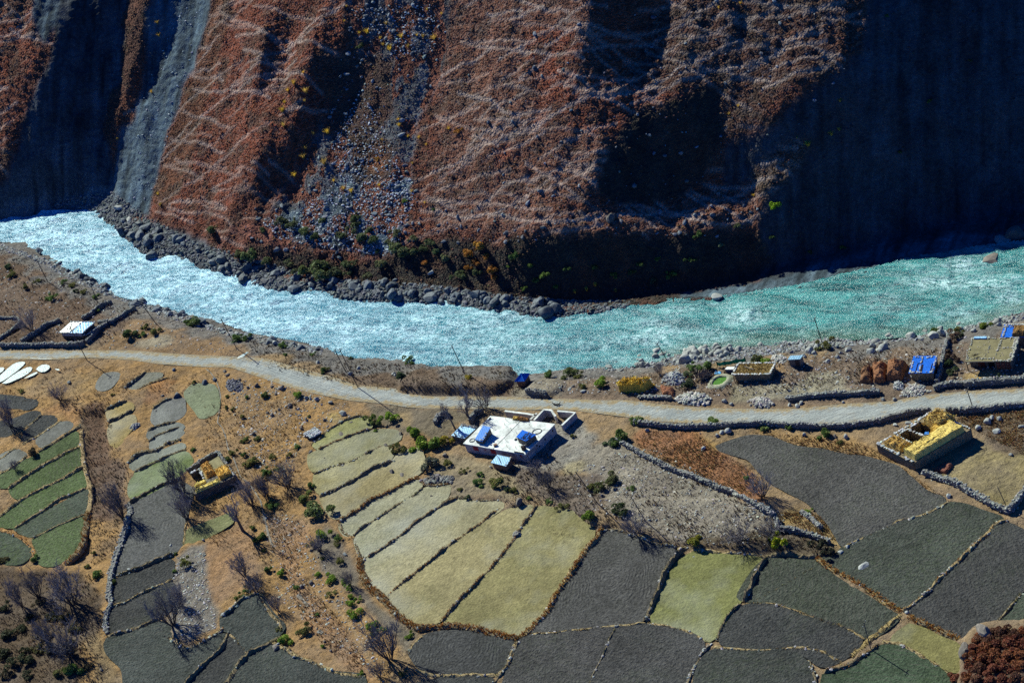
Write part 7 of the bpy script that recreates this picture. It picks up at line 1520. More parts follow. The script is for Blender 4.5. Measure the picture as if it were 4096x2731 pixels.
SETS = [  # look-alikes: label, category, group, colours, tall, tuft?, view -> spots
    ('small green bush among the stones and gullies of the left orange slope', 'bush', 'small bushes on the left slope', (GRE, OLV, (.09, .11, .03)), 1.0, False, {'B1': [(1665, 280, 50), (190, 355, 50), (960, 385, 40), (575, 890, 40), (1950, 398, 50), (2120, 408, 50), (2260, 400, 80), (1940, 498, 50), (1990, 518, 45), (2075, 580, 60), (2000, 895, 80), (2090, 905, 60), (2150, 970, 105), (2270, 1070, 80), (2100, 775, 75), (2205, 760, 55), (1950, 945, 80), (2320, 1345, 90), (1660, 850, 40), (1640, 860, 40)],
      'B2': [(125, 400, 65), (240, 1025, 60), (140, 1060, 85), (30, 965, 80), (180, 1335, 85), (520, 1165, 75), (500, 570, 40), (60, 765, 50), (200, 920, 75), (410, 830, 60), (340, 900, 55)], 'B5': [(755, 470, 60), (810, 350, 50), (850, 535, 105), (1500, 360, 50), (1495, 500, 50), (980, 600, 75), (2100, 695, 80), (2025, 742, 60), (2190, 242, 60), (2250, 212, 75), (2170, 142, 60), (2290, 500, 65), (2260, 330, 45)]}),
    ('green bush in the stony strip left of the fan of terraces', 'bush', 'bushes left of the fan', (BRI, GRE, OLV), 1.0, False, {'B6': [(120, 215, 75), (50, 242, 60), (155, 500, 65), (265, 535, 85), (405, 642, 55), (630, 215, 110), (550, 285, 75), (750, 232, 65), (740, 275, 60), (620, 400, 50), (780, 425, 75), (590, 535, 65), (710, 570, 90), (800, 595, 60), (700, 705, 75), (870, 722, 65), (880, 785, 75), (1060, 1040, 55), (1140, 1010, 60), (575, 880, 45), (1380, 1060, 60), (620, 1148, 40), (850, 650, 55), (940, 752, 45), (1310, 1390, 60), (960, 1380, 60), (240, 1010, 50)]}),
    ('bush on the bare slope below the white house', 'bush', 'bushes below the white house', (GRE, OLV, DKG), .9, False, {'B2': [(1960, 1140, 115), (2120, 1165, 140), (2255, 1210, 80), (1830, 1045, 60), (1970, 1065, 70), (1800, 1195, 50), (1700, 975, 80), (1860, 1260, 50)], 'B3': [(60, 1205, 60), (110, 1200, 75), (420, 1305, 55), (790, 1185, 85), (250, 1275, 55), (540, 1345, 75), (2110, 1105, 60), (1130, 1180, 60), (620, 740, 50)]}),
    ('bush between the road and the near riverbank', 'bush', 'bushes on the near riverbank', (GRE, OLV, DKG), .95, False, {'A4': [(1010, 885, 65), (1290, 845, 60), (1685, 965, 75), (1945, 1015, 65), (1970, 1070, 45), (2235, 1180, 55), (655, 675, 65), (505, 592, 60), (355, 685, 75), (525, 632, 50), (95, 515, 75), (435, 570, 55), (65, 465, 75), (660, 765, 60), (180, 610, 60), (260, 560, 45), (990, 930, 60), (580, 640, 60)], 'B2': [(545, 45, 50), (1370, 105, 95), (860, 75, 55)], 'A6': [(980, 1020, 100), (1750, 920, 90), (1900, 900, 70), (520, 1115, 80)]}),
    ('thorny dark scrub bush beside the farmhouse fence', 'bush', 'scrub by the farmhouse', (DKG, BRN, (.06, .055, .04)), 1.1, False, {'H4': [(1030, 130, 230), (1150, 60, 170), (890, 480, 200), (960, 620, 190), (1080, 540, 150), (930, 380, 120), (1000, 760, 180), (860, 560, 140), (1900, 880, 130)]}),
    ('thorn bush in the dark scrub of the lower left corner', 'bush', 'scrub of the lower left corner', ((.045, .05, .025), (.085, .075, .03), (.07, .06, .035)), .9, False, {'B5': [(210, 1190, 85), (440, 905, 115), (540, 915, 110), (340, 775, 80), (380, 1060, 120), (30, 420, 95), (180, 1000, 110), (60, 1050, 130), (140, 1290, 140), (260, 1280, 120), (40, 1210, 130), (60, 820, 90), (250, 900, 80), (430, 1180, 130), (330, 1180, 120), (580, 1180, 120), (760, 1330, 80), (60, 1400, 110), (230, 1400, 100), (640, 1010, 120)]}),
    ('reddish dry bush on the rock outcrop in the lower right corner', 'bush', 'red bushes of the lower right corner', ((.14, .045, .025), (.19, .07, .03), (.11, .05, .03)), .8, False, {'B8': [(1960, 1100, 110), (2050, 1090, 120), (2150, 1050, 120), (2260, 1060, 120), (2340, 1040, 110), (1920, 1180, 110), (2010, 1170, 120), (2110, 1150, 130), (2220, 1140, 130), (2330, 1140, 120), (1910, 1270, 120), (2000, 1260, 130), (2110, 1250, 130), (2220, 1240, 130), (2330, 1230, 120), (1890, 1350, 110), (1980, 1350, 130), (2090, 1350, 130), (2200, 1340, 130), (2310, 1330, 130), (1760, 1430, 100), (1850, 1430, 110), (1950, 1440, 120), (2060, 1450, 130), (2170, 1440, 130), (2290, 1430, 130)]}),
    ('golden dry grass clump on the dark rocky hillside', 'grass clump', 'golden clumps on the hillside', (GOL, (.40, .27, .07), (.50, .34, .05)), 1.15, True, {'A2': [(415, 260, 55), (565, 260, 40), (640, 270, 60), (335, 345, 70), (310, 170, 40), (180, 230, 60), (125, 230, 40), (290, 315, 45), (460, 328, 40), (395, 830, 40), (400, 870, 50), (535, 955, 45), (740, 890, 45), (460, 945, 30), (585, 1000, 30), (490, 1130, 30), (280, 965, 30), (15, 1305, 50), (70, 1325, 60), (485, 1325, 40), (575, 1400, 30), (260, 1280, 40), (35, 48, 25), (20, 150, 30), (590, 70, 25), (690, 100, 30), (270, 270, 40), (520, 250, 30)],
      'A1': [(2025, 580, 60), (1985, 630, 50), (2110, 640, 70), (1950, 770, 70), (1960, 710, 40), (2100, 700, 40), (2090, 505, 40), (1955, 870, 55), (2105, 1025, 50), (2095, 1090, 70), (2235, 1130, 70), (2030, 1215, 60), (2260, 920, 70), (2160, 925, 50), (1090, 1340, 40), (1105, 1415, 45), (1085, 165, 50), (1095, 250, 50), (810, 960, 30), (1045, 640, 40), (2300, 1250, 40)], 'A3': [(1085, 700, 40), (1025, 930, 60), (1080, 900, 40), (865, 1005, 65), (490, 1350, 30), (385, 735, 30), (320, 790, 30), (790, 950, 22), (400, 30, 35), (250, 60, 30)], 'A5': [(1690, 625, 50), (1750, 592, 50), (1890, 632, 40), (1610, 640, 35)]}),
    ('orange autumn bush on the shaded far riverbank', 'bush', 'orange bushes on the far bank', (ORG, (.28, .13, .03), (.34, .19, .04)), 1.1, False, {'A5': [(890, 390, 100), (960, 340, 95), (1040, 490, 90), (920, 440, 80), (1000, 400, 70), (870, 480, 60), (570, 440, 60), (1060, 540, 60)], 'A2': [(805, 915, 50), (250, 1100, 45)]}),
    ('grey green bush on the scree above the far riverbank', 'bush', 'bushes above the far bank', ((.09, .11, .05), (.07, .095, .04), (.11, .12, .06)), 1.0, False, {'A5': [(100, 205, 85), (100, 135, 55), (20, 255, 60), (150, 275, 105), (235, 285, 80), (200, 210, 55), (380, 232, 60), (490, 272, 55), (370, 355, 105), (440, 385, 110), (610, 305, 60), (650, 365, 65), (280, 450, 70), (80, 452, 70), (30, 455, 85), (185, 522, 60), (60, 512, 60), (810, 525, 70), (930, 512, 65), (245, 362, 45), (720, 420, 70), (560, 350, 60), (330, 300, 50)], 'A4': [(1460, 225, 85), (1740, 400, 115), (1930, 155, 60), (1965, 160, 50), (2030, 175, 70), (2110, 225, 95), (2220, 155, 60), (2180, 262, 60), (1810, 212, 50), (2340, 245, 50), (2100, 500, 90), (1990, 440, 80), (1650, 390, 70), (1850, 430, 80)]}),
    ('green bush on the shadowed cliff foot above the river', 'bush', 'bushes on the shadowed cliff foot', ((.06, .10, .03), (.10, .15, .03), (.075, .09, .04)), 1.0, False, {'A5': [(1180, 412, 50), (1150, 460, 35), (1265, 612, 40), (2000, 505, 60), (2180, 412, 40), (2280, 525, 75), (2060, 445, 60), (1210, 395, 75), (1300, 460, 60), (1400, 520, 70), (1550, 480, 60), (1750, 470, 60), (1880, 520, 70), (2150, 560, 60), (1480, 600, 50), (1340, 560, 60)], 'A6': [(120, 250, 70), (380, 180, 60), (620, 260, 50), (880, 360, 40), (1100, 330, 45), (60, 420, 60)], 'A3': [(1410, 115, 30), (1990, 420, 40), (1700, 700, 40), (1500, 1050, 40)], 'A2': [(140, 335, 70), (440, 1390, 50), (635, 1450, 40)]}),
]
for lb, cat, grp, cols, tl, tuft, spots in SETS:
    L = [(v, *s) for v, ss in spots.items() for s in ss]; qs = surf(np.array([px(v, [(x, y)])[0] for v, x, y, w in L]))
    for (v, x, y, w), q in zip(L, qs): bush(q, w * VIEWS[v][2] / 18 * (1.15 if tuft else 1.25 if 'scree' in lb else 1), random.choice(cols), lb, grp, tl * random.uniform(.85, 1.15), name='grass_clump' if tuft else 'bush', cat=cat, tuft=tuft)

# ---------------------------------------------------------------- leafless trees
TREES = [ # view, foot, height px, width px, kind, label
    ('B5', (620, 780), 330, 400, 'fan', 'largest leafless willow with a fan of grey twigs at the lower left'), ('B5', (330, 720), 230, 240, 'fan', 'leafless willow left of the largest fan shaped willow'), ('B5', (190, 800), 250, 170, 'fan', 'narrow dark leafless willow at the far left of the willow group'), ('B5', (610, 1230), 300, 330, 'thicket', 'leafless grey thicket below the largest willow'), ('B5', (430, 1120), 240, 220, 'thicket', 'dark leafless thicket among green thorn scrub'),
    ('B5', (1480, 960), 300, 330, 'fan', 'leafless willow beside the gravel patch over dark fields'), ('B5', (1560, 800), 180, 180, 'fan', 'small leafless willow behind the gravel patch willow'), ('B5', (2095, 540), 220, 220, 'fan', 'leafless willow on orange ground right of the gravel patch'), ('B6', (60, 680), 180, 190, 'thicket', 'leafless thicket at the head of a dark field'),
    ('B1', (1050, 1430), 330, 260, 'fan', 'tall leafless willow left of the furrowed grey field'), ('B1', (1570, 1230), 330, 300, 'fan', 'tall leafless willow left of the straw barn'), ('B1', (1600, 1440), 230, 240, 'fan', 'leafless willow in the shadow below the straw barn'), ('B5', (2075, 155), 380, 300, 'tree', 'rust tinged leafless tree with a single trunk below the straw barn'), ('B1', (2160, 1330), 250, 220, 'fan', 'leafless willow right of the straw barn shadow'),
    ('B1', (2290, 1240), 180, 150, 'fan', 'small leafless willow right of the stream'), ('B1', (520, 430), 170, 190, 'thicket', 'round leafless thicket below the flooded plots'), ('B1', (100, 660), 260, 230, 'fan', 'leafless willow at the left edge over dark rounded fields'), ('B1', (140, 1030), 120, 110, 'thicket', 'small dark leafless shrub on a green strip'),
    ('B2', (330, 1170), 220, 300, 'thicket', 'grey leafless thicket with green shoots left of the fan of terraces'), ('B2', (130, 1250), 190, 150, 'fan', 'thin leafless tree beside the stream'), ('B2', (1770, 690), 260, 200, 'tree', 'leaning leafless tree left of the white house'), ('B2', (1880, 620), 330, 230, 'tree', 'forked leafless tree with thick trunk behind the lean-to shed'), ('B2', (2010, 500), 190, 230, 'thicket', 'spreading leafless shrub overhanging the road behind the white house'),
    ('B6', (1200, 1260), 340, 330, 'fan', 'leafless grey willow left of the oval plough field'), ('B6', (1110, 1400), 160, 180, 'thicket', 'brownish leafless thicket at the bottom edge'), ('B6', (240, 840), 150, 160, 'thicket', 'leafless scrub beside a curved tan bank'), ('B4', (110, 1260), 230, 250, 'thicket', 'dark leafless shrub between slanting wall and big grey field'), ('A4', (220, 900), 180, 200, 'thicket', 'leafless grey shrub behind the left stone walls'),
    ('K1', (900, 290), 240, 260, 'thicket', 'leafless shrub among pale boulders above the golden haystack'), ('B6', (860, 620), 150, 130, 'thicket', 'pale leafless shrub beside bright bushes of the stony strip'), ('B6', (600, 330), 170, 170, 'thicket', 'leafless shrub mixed with green bushes on the stony strip'), ('B7', (1180, 190), 200, 240, 'thicket', 'leafless shrub shading the top of the ringed plough field'), ('B3', (420, 1170), 180, 200, 'thicket', 'leafless shrub on purple ground below the white house'), ('B3', (310, 1060), 130, 160, 'thicket', 'leafless shrub in the shadow corner of the white house'), ('B7', (2050, 240), 150, 260, 'thicket', 'brown leafless scrub above the olive green field'), ('B7', (2330, 200), 130, 220, 'thicket', 'brown leafless scrub left of the vivid yellow green bush'),
]
qs = surf(np.array([px(v, [f])[0] for v, f, *_ in TREES]))
for (v, f, hp, wp, kd, lb), q in zip(TREES, qs):
    s = VIEWS[v][2] / 18; h = hp * s / .80 * 1.05; w = wp * s * {'fan': .82, 'tree': 1.0, 'thicket': .95}[kd]; bare_tree(q, h, w, kd, lb, lean=(0, 0))

# ---------------------------------------------------------------- boulders
BIG = [ # view x y width shape stone label
    ('A4', 1050, 395, 125, 'angular', 0, 'huge dark wedge shaped boulder in the left river bend'), ('A4', 1680, 545, 115, 'angular', 0, 'tall dark boulder at the far water edge below green bushes'), ('A4', 2030, 620, 130, 'slab', 0, 'flat topped dark boulder at the far water edge'), ('A4', 2150, 590, 90, 'angular', 0, 'upright dark boulder right of the flat topped one'), ('A4', 700, 495, 85, 'slab', 0, 'dark slab at the near edge of the left river'), ('A4', 1020, 265, 85, 'angular', 0, 'dark boulder at the foot of the grey scree chute'), ('A4', 840, 225, 110, 'round', 0, 'smooth grey mound at the foot of the scree chute'),
    ('A4', 820, 60, 95, 'slab', 1, 'pale tilted slab at the bottom of the scree chute'), ('A4', 890, 140, 80, 'slab', 1, 'pale thin slab leaning against the scree chute'), ('A4', 730, 210, 90, 'slab', 0, 'dark slab reaching into the left river'), ('A4', 1205, 655, 55, 'round', 0, 'dark boulder in the stream left of two midstream rocks'), ('A4', 1325, 660, 45, 'round', 0, 'small flat rock midstream in the bright water'), ('A4', 1945, 872, 55, 'angular', 0, 'dark rock in the glittering water near the near bank'), ('A4', 1020, 612, 95, 'slab', 0, 'long flat rock washed by glittering water'),
    ('A4', 1895, 990, 75, 'angular', 1, 'pale grey boulder on the near bank by a small bush'), ('A5', 1412, 790, 120, 'round', 0, 'big rounded grey boulder at the far edge of mid river'), ('A5', 780, 690, 75, 'angular', 0, 'dark square boulder in the far bank boulder field'), ('A5', 1080, 765, 50, 'round', 0, 'dark rock at the far water edge left of the big rounded boulder'), ('A5', 1990, 1080, 65, 'round', 0, 'dark rounded boulder standing in turquoise water'), ('A5', 215, 898, 42, 'round', 0, 'small dark rock alone in the white glitter'), ('A5', 250, 1018, 62, 'slab', 0, 'low dark rock in the glitter near the near bank'),
    ('A5', 620, 500, 75, 'slab', 1, 'pale slab above the far bank boulder field'), ('A5', 60, 565, 70, 'slab', 0, 'large grey slab under far bank bushes'), ('A5', 370, 555, 55, 'angular', 0, 'upright grey boulder in the far bank boulder field'), ('A5', 735, 1105, 50, 'round', 0, 'dark oval rock in shallow glitter by the near bank'), ('A5', 1845, 1155, 75, 'angular', 1, 'large grey boulder among near bank stones above the haystack'), ('A5', 2110, 1145, 65, 'round', 1, 'pale round boulder among near bank stones'), ('A5', 62, 1200, 45, 'round', 1, 'bluish grey boulder beside the foot of the tall pole'),
    ('A5', 362, 1202, 32, 'round', 1, 'small white boulder left of a dark round bush'), ('A5', 1860, 135, 95, 'angular', 2, 'brown knob of rock on the hillside path'), ('A6', 2140, 425, 190, 'slab', 2, 'huge pale boulder in the dark water at the right'), ('A6', 1560, 848, 52, 'round', 1, 'grey boulder standing in the right shallows'), ('A6', 1690, 605, 36, 'round', 2, 'small ochre rock in the right rapids'), ('A6', 1530, 598, 52, 'round', 0, 'dark rock heading the right rapids'), ('A6', 1712, 733, 40, 'angular', 1, 'small white rock in the right river'), ('A6', 2210, 290, 130, 'angular', 1, 'pale boulder on the shadowed far bank at the right'),  # huge right boulder given darker brown stone so that it looks shaded
    ('A6', 2300, 260, 150, 'round', 2, 'large brown boulder on the shadowed far bank at the right edge'), ('A6', 240, 672, 105, 'angular', 1, 'pale rock at the shadowed far water edge'), ('A6', 1110, 890, 55, 'slab', 1, 'flat pale rock in the shallows above the tin shed'), ('A6', 1385, 855, 42, 'slab', 2, 'orange brown flat rock in the right shallows'),
    ('B2', 795, 550, 90, 'angular', 1, 'white boulder beside a straw yellow patch under the road'), ('B2', 345, 475, 60, 'angular', 2, 'dark boulder alone on the orange slope'), ('B2', 275, 330, 65, 'round', 2, 'dark boulder below the road bend'), ('B2', 1215, 1050, 68, 'round', 2, 'large dark round boulder on a tan terrace'), ('B2', 1310, 1075, 80, 'slab', 2, 'long dark boulder on a tan terrace'), ('B2', 1555, 1255, 50, 'angular', 2, 'dark pyramid boulder on a pale terrace'), ('B2', 785, 720, 85, 'slab', 2, 'dark leaning slab on the topmost terrace'), ('B2', 865, 625, 60, 'slab', 2, 'dark slab on the bank above the topmost terrace'),
    ('B3', 165, 1300, 105, 'angular', 2, 'big grey rock at the right end of the fan of terraces'), ('B3', 1955, 700, 65, 'round', 1, 'larger pale round boulder below the roadside wall'), ('B3', 1900, 708, 48, 'round', 1, 'smaller pale round boulder below the roadside wall'), ('B3', 1860, 735, 60, 'angular', 1, 'grey boulder left of two round ones below the roadside wall'), ('B4', 1132, 1040, 52, 'slab', 1, 'grey boulder alone on the big grey field'), ('B4', 440, 460, 50, 'round', 1, 'white boulder on the road verge under the drystone wall'), ('B4', 320, 412, 42, 'round', 1, 'white boulder at the left end of the upper roadside wall'), ('B4', 1362, 625, 60, 'slab', 1, 'pale block left of the hay barn'), ('B4', 1248, 645, 50, 'angular', 1, 'pointed bluish boulder left of the hay barn'),
    ('B4', 730, 745, 60, 'angular', 2, 'reddish boulder on orange ground under the roadside wall'), ('B4', 2045, 625, 85, 'round', 1, 'largest grey boulder right of the hay barn'), ('B4', 2120, 705, 70, 'angular', 1, 'pale boulder below the largest one right of the hay barn'), ('B8', 980, 472, 125, 'slab', 1, 'long pale boulder alone in a dark field'), ('B1', 1755, 285, 62, 'round', 0, 'dark boulder at the top of the shimmering green field'), ('B1', 1840, 258, 48, 'round', 0, 'round dark boulder beside the rill by the shimmering field'), ('B1', 1520, 395, 105, 'angular', 0, 'huge dark boulder with a sheltered overhang by the orange patch'), ('B1', 590, 278, 62, 'slab', 0, 'dark flat boulder on orange grass below the road'), ('B1', 1490, 175, 46, 'round', 0, 'bluish boulder on the lower road verge'), ('B1', 1450, 582, 26, 'angular', 2, 'small dark boulder on a grey field'),
    ('B6', 525, 597, 50, 'angular', 2, 'dark boulder right of a bush on orange ground'), ('B6', 980, 412, 52, 'angular', 1, 'white boulder at the left rim of the fan'), ('B6', 810, 355, 58, 'slab', 1, 'white flat boulder on the stony strip'), ('B6', 225, 1165, 90, 'angular', 2, 'brown boulder where a broad bank begins'), ('B5', 1915, 885, 58, 'angular', 1, 'grey boulder on the bank beside scrub'), ('B5', 1860, 1028, 52, 'slab', 1, 'pale blue boulder on the curved stony bank'), ('B5', 870, 1342, 46, 'angular', 2, 'dark square boulder on the sandy track at the bottom left'), ('B6', 1985, 1272, 30, 'slab', 1, 'white stone in the oval plough field'),
    ('B8', 780, 350, 50, 'round', 1, 'white boulder at the left end of the pale stony bank'), ('B8', 1850, 1200, 170, 'angular', 2, 'dark cliff rock at the edge of the red bushes'), ('B8', 2010, 1030, 170, 'angular', 2, 'grey outcrop rock topping the red bushes'), ('K2', 1045, 355, 75, 'angular', 2, 'standing stone block beside the road right of the pyramid hut'), ('K2', 1185, 420, 85, 'angular', 1, 'pale topped stone block beside the road right of the pyramid hut'), ('K2', 1005, 395, 85, 'slab', 1, 'white flat slab between two stone blocks beside the road'),
]
qs = surf(np.array([px(v, [(x, y)])[0] for v, x, y, *_ in BIG]))
for (v, x, y, w, kd, m, lb), q in zip(BIG, qs): boulder(q, w * VIEWS[v][2] / 18, kd, m, lb)
RSETS = [ # label, group, shape, stone, n, size range px, view, outline
    ('dark angular boulder of the boulder field along the far water edge', 'boulders of the far bank', 'angular', 0, 70, (30, 62), 'P', [(280, 500), (350, 520), (440, 560), (560, 605), (700, 645), (900, 650), (1150, 680), (1340, 690), (1340, 712), (1240, 722), (1140, 706), (900, 684), (720, 655), (560, 635), (430, 582), (350, 580), (290, 530)]),
    ('rounded grey boulder of the stony near bank left of the green net', 'boulders of the near bank', 'round', 1, 60, (18, 42), 'P', [(1400, 838), (1480, 815), (1560, 805), (1700, 790), (1760, 785), (1760, 800), (1640, 822), (1500, 842), (1410, 848)]),
    ('dark stone at the near water edge of the glittering left river', 'stones of the left near bank', 'angular', 0, 45, (24, 52), 'P', [(70, 560), (150, 610), (280, 680), (400, 715), (520, 760), (650, 785), (740, 800), (740, 808), (600, 790), (450, 742), (300, 700), (180, 640), (80, 580)]),
    ('pale rounded stone on the near bank above the fodder stacks', 'stones of the right near bank', 'round', 1, 50, (15, 36), 'P', [(1800, 790), (1900, 780), (2050, 770), (2180, 752), (2352, 710), (2352, 740), (2200, 770), (2060, 800), (1900, 830), (1820, 815)]),
]
for lb, grp, kd, m, n, (a, b), v, pts in RSETS:
    r = np.random.default_rng(len(lb)); qs = scatter_in(px(v, pts), n, r)
    for q in qs: boulder(q, r.uniform(a, b) * (r.uniform() ** .5 * .5 + .6) / 18 * 1.2, kd, m, lb, grp, sink=.3)
OR2 = [('dark boulder half buried in the dry orange ground of the left slope', 'boulders of the left slope', 2, {'B1': [(1950, 215, 48), (1390, 392, 38), (2200, 305, 58), (2330, 315, 40), (2120, 325, 38), (1925, 185, 40), (2050, 255, 38), (1340, 525, 30), (1690, 905, 25)], 'B2': [(440, 675, 45), (480, 597, 48), (640, 930, 28), (735, 892, 28), (520, 875, 48), (30, 720, 40), (190, 560, 50), (250, 510, 40), (640, 600, 40), (220, 380, 40), (1165, 815, 48), (1290, 720, 55), (1670, 905, 45), (150, 540, 40)], 'B6': [(445, 632, 42), (640, 470, 30), (410, 540, 30), (120, 1210, 30), (640, 1105, 30), (690, 1180, 28), (450, 1250, 35)]}),
       ('pale stone lying loose beside the road or on a field', 'loose pale stones', 1, {'B4': [(340, 475, 40), (410, 487, 55), (465, 730, 40), (825, 745, 48), (2080, 585, 50), (1960, 675, 55), (2140, 595, 45), (800, 450, 28), (1240, 430, 38), (1140, 425, 36), (1000, 960, 36), (1710, 1255, 60), (2330, 660, 60), (2240, 900, 40)], 'B3': [(1260, 695, 48), (1920, 445, 50), (1740, 845, 48), (1640, 620, 26), (1730, 860, 30), (1980, 470, 40), (420, 900, 20)], 'B2': [(580, 110, 55), (930, 160, 45), (1240, 220, 40), (570, 425, 48), (690, 450, 48), (480, 415, 50), (520, 420, 40), (2060, 1000, 30)], 'B6': [(2050, 130, 36), (2060, 240, 28), (2085, 100, 25), (1850, 70, 20)], 'B5': [(1465, 285, 38), (1740, 235, 24), (1215, 910, 16), (1060, 940, 30)], 'B7': [(1660, 385, 36), (1110, 190, 38), (1500, 300, 30), (310, 335, 18)], 'B8': [(840, 302, 55), (1980, 230, 40), (1350, 860, 40)]})]
for lb, grp, m, spots in OR2:
    L = [(v, *s) for v, ss in spots.items() for s in ss]; qs = surf(np.array([px(v, [(x, y)])[0] for v, x, y, w in L]))
    for (v, x, y, w), q in zip(L, qs): boulder(q, w * VIEWS[v][2] / 18, random.choice(('angular', 'round')), m, lb, grp)

# ---------------------------------------------------------------- ravens at the puddle on the road
def bird(q, rz, s, label):
    V, F = ICO2; B = V * np.array([.24, .10, .10]) + np.array([0, 0, .22]); B[:, 2] += np.where(B[:, 0] > .1, (B[:, 0] - .1) * .7, 0); hd = V * .075 + np.array([.27, 0, .37]); bk = V * np.array([.07, .02, .02]) + np.array([.37, 0, .36]); tl = V * np.array([.16, .06, .015]) + np.array([-.34, 0, .20])
    X = np.concatenate([B, hd, bk, tl]); FF = np.concatenate([F + k * len(V) for k in range(4)]); LV, LF = tubes([([(0, .04, .15), (.02, .04, 0)], [.012, .01]), ([(0, -.04, .15), (.02, -.04, 0)], [.012, .01])], 3)
    o = link('bird', np_mesh('bird', np.concatenate([X, LV]) * s, [FF, LF + len(X)], True), M_DARK); o.location = tuple(float(x) for x in q); o.rotation_euler[2] = rz; return tag(o, label, 'bird')
for (x, y), rz, lb in (((800, 605), 2.2, 'black bird standing leftmost at the puddle on the road'), ((828, 612), -.8, 'middle black bird of three at the puddle on the road'), ((862, 606), .3, 'black bird standing rightmost at the puddle on the road')):
    bird(surf(px('K2', [(x, y)]))[0], rz, 1.5, lb)

# ---------------------------------------------------------------- puddles, rills, flooded plots
b = NB('wet_mud_and_ice', .38, .4); p = b.coord(); n_ = b.noise(p, 3, 4, .7); b.col(b.mix(b.ramp(n_, .4, .6), (.15, .22, .24, 1), (.40, .48, .50, 1))); b.normal(b.bump(n_, .06)); M_WET = b.m
b = NB('trickling_rill', .7, .2); p = b.coord(); n_ = b.noise(p, 2.2, 4, .75); b.col(b.mix(b.ramp(n_, .42, .62), (.16, .13, .10, 1), (.17, .17, .165, 1))); b.normal(b.bump(n_, .1)); M_RILL = b.m
def film(name, view, line, w, lift=.05):
    p = px(view, line); q = hit(smooth_line(p, 3, 1), HZ); q = smooth_line(q, .3, 1); r = np.random.default_rng(abs(len(line) + int(line[0][0]))); n = len(q); t, s = line_side(q[:, :2])
    ww = w * (1 + .45 * np.convolve(r.normal(0, 1, n + 8), np.ones(4) / 4, 'same')[4:4 + n]).clip(.25, 2); L = q[:, :2] + s * ww[:, None] / 2; R = q[:, :2] - s * ww[:, None] / 2
    V = np.concatenate([np.column_stack([L, np.maximum(zat(*L.T), zat(*q[:, :2].T)) + lift]), np.column_stack([q[:, :2], zat(*q[:, :2].T) + lift + .05]), np.column_stack([R, np.maximum(zat(*R.T), zat(*q[:, :2].T)) + lift])]); i = np.arange(n - 1)
    structure(link(name, np_mesh(name, V, np.concatenate([np.stack([k * n + i, k * n + i + 1, (k + 1) * n + i + 1, (k + 1) * n + i], 1) for k in (0, 1)]), True), M_RILL if 'rill' in name else M_WET))
film('water_rill', 'B1', [(1760, 160), (1800, 190), (1850, 260), (1875, 330), (1890, 420), (1885, 480), (1870, 560), (1860, 620), (1900, 660), (1930, 740), (1950, 840), (1990, 900), (2030, 1010), (2060, 1090), (2120, 1130), (2180, 1210), (2230, 1290), (2250, 1380), (2255, 1454)], .26)
film('water_rill', 'B6', [(115, 0), (130, 60), (155, 180), (200, 300)], .45); film('water_rill', 'B6', [(410, 700), (450, 750), (500, 800)], .7); film('water_rill', 'B6', [(580, 1010), (620, 1030)], .8)
film('puddle', 'B1', [(-60, 60), (0, 60), (150, 66), (260, 70), (380, 78), (450, 74)], .5, .06); film('puddle', 'B1', [(560, 70), (640, 55)], .5, .06); film('puddle', 'B1', [(1470, 105), (1500, 80), (1560, 80), (1640, 76)], .8, .06); film('puddle', 'B1', [(1960, 115), (2000, 90), (2060, 60), (2120, 20)], .9, .06); film('puddle', 'B1', [(1990, 110), (2050, 100), (2110, 110)], .7, .06); film('puddle', 'B1', [(1130, 68), (1230, 75), (1290, 90)], .4, .06)
film('puddle', 'B3', [(180, 480), (240, 462), (350, 460), (440, 466), (500, 450), (560, 438), (700, 442), (900, 456), (1050, 480), (1200, 500)], .30, .06); film('puddle', 'B3', [(1560, 545), (1600, 560), (1700, 575), (1800, 555)], .5, .06)
for pts in ([(-80, 290), (0, 225), (60, 170), (130, 110), (240, 100), (170, 170), (60, 250), (0, 290)], [(20, 290), (110, 220), (210, 160), (275, 140), (290, 170), (230, 220), (120, 270), (50, 300)], [(205, 250), (260, 215), (330, 180), (340, 200), (270, 235)], [(310, 170), (340, 130), (420, 125), (440, 150), (400, 195), (350, 200)], [(470, 165), (520, 160), (525, 185), (480, 185)], [(-80, 190), (0, 150), (60, 150), (30, 190), (-40, 230)]): sheet('flooded_plot', hit(px('B1', pts), BASE), M_WET, .24)

# ---------------------------------------------------------------- uncountable ground cover
def stones_stuff(name, label, outlines, n, size, col, seed, var=.4, grid_fn=None, squash=(1.2, .9, .55), power=2.0):
    r = np.random.default_rng(seed); q = np.concatenate([scatter_in(px(v, pts), int(n * k), r) for v, pts, k in outlines])
    sz = size[0] + (size[1] - size[0]) * r.uniform(0, 1, len(q)) ** power
    V, F, own = many(PEB, PEBF, q, sz * .6, r, squash, .5); me = np_mesh(name, V, F); vcol(me, 'Col', cols_of(col, own, r, var, .05)); return stuff(link(name, me, M_STONE), label, 'stones')
stones_stuff('bank_stones', 'dark broken stones covering the far riverbank', [('P', [(150, 455), (262, 440), (340, 500), (450, 555), (600, 600), (760, 640), (1000, 655), (1160, 680), (1330, 690), (1450, 690), (1440, 712), (1240, 735), (1140, 718), (900, 696), (660, 680), (430, 596), (340, 592), (262, 526), (200, 480), (110, 482)], 1)], 6500, (.25, 1.1), (.115, .125, .135), 1)
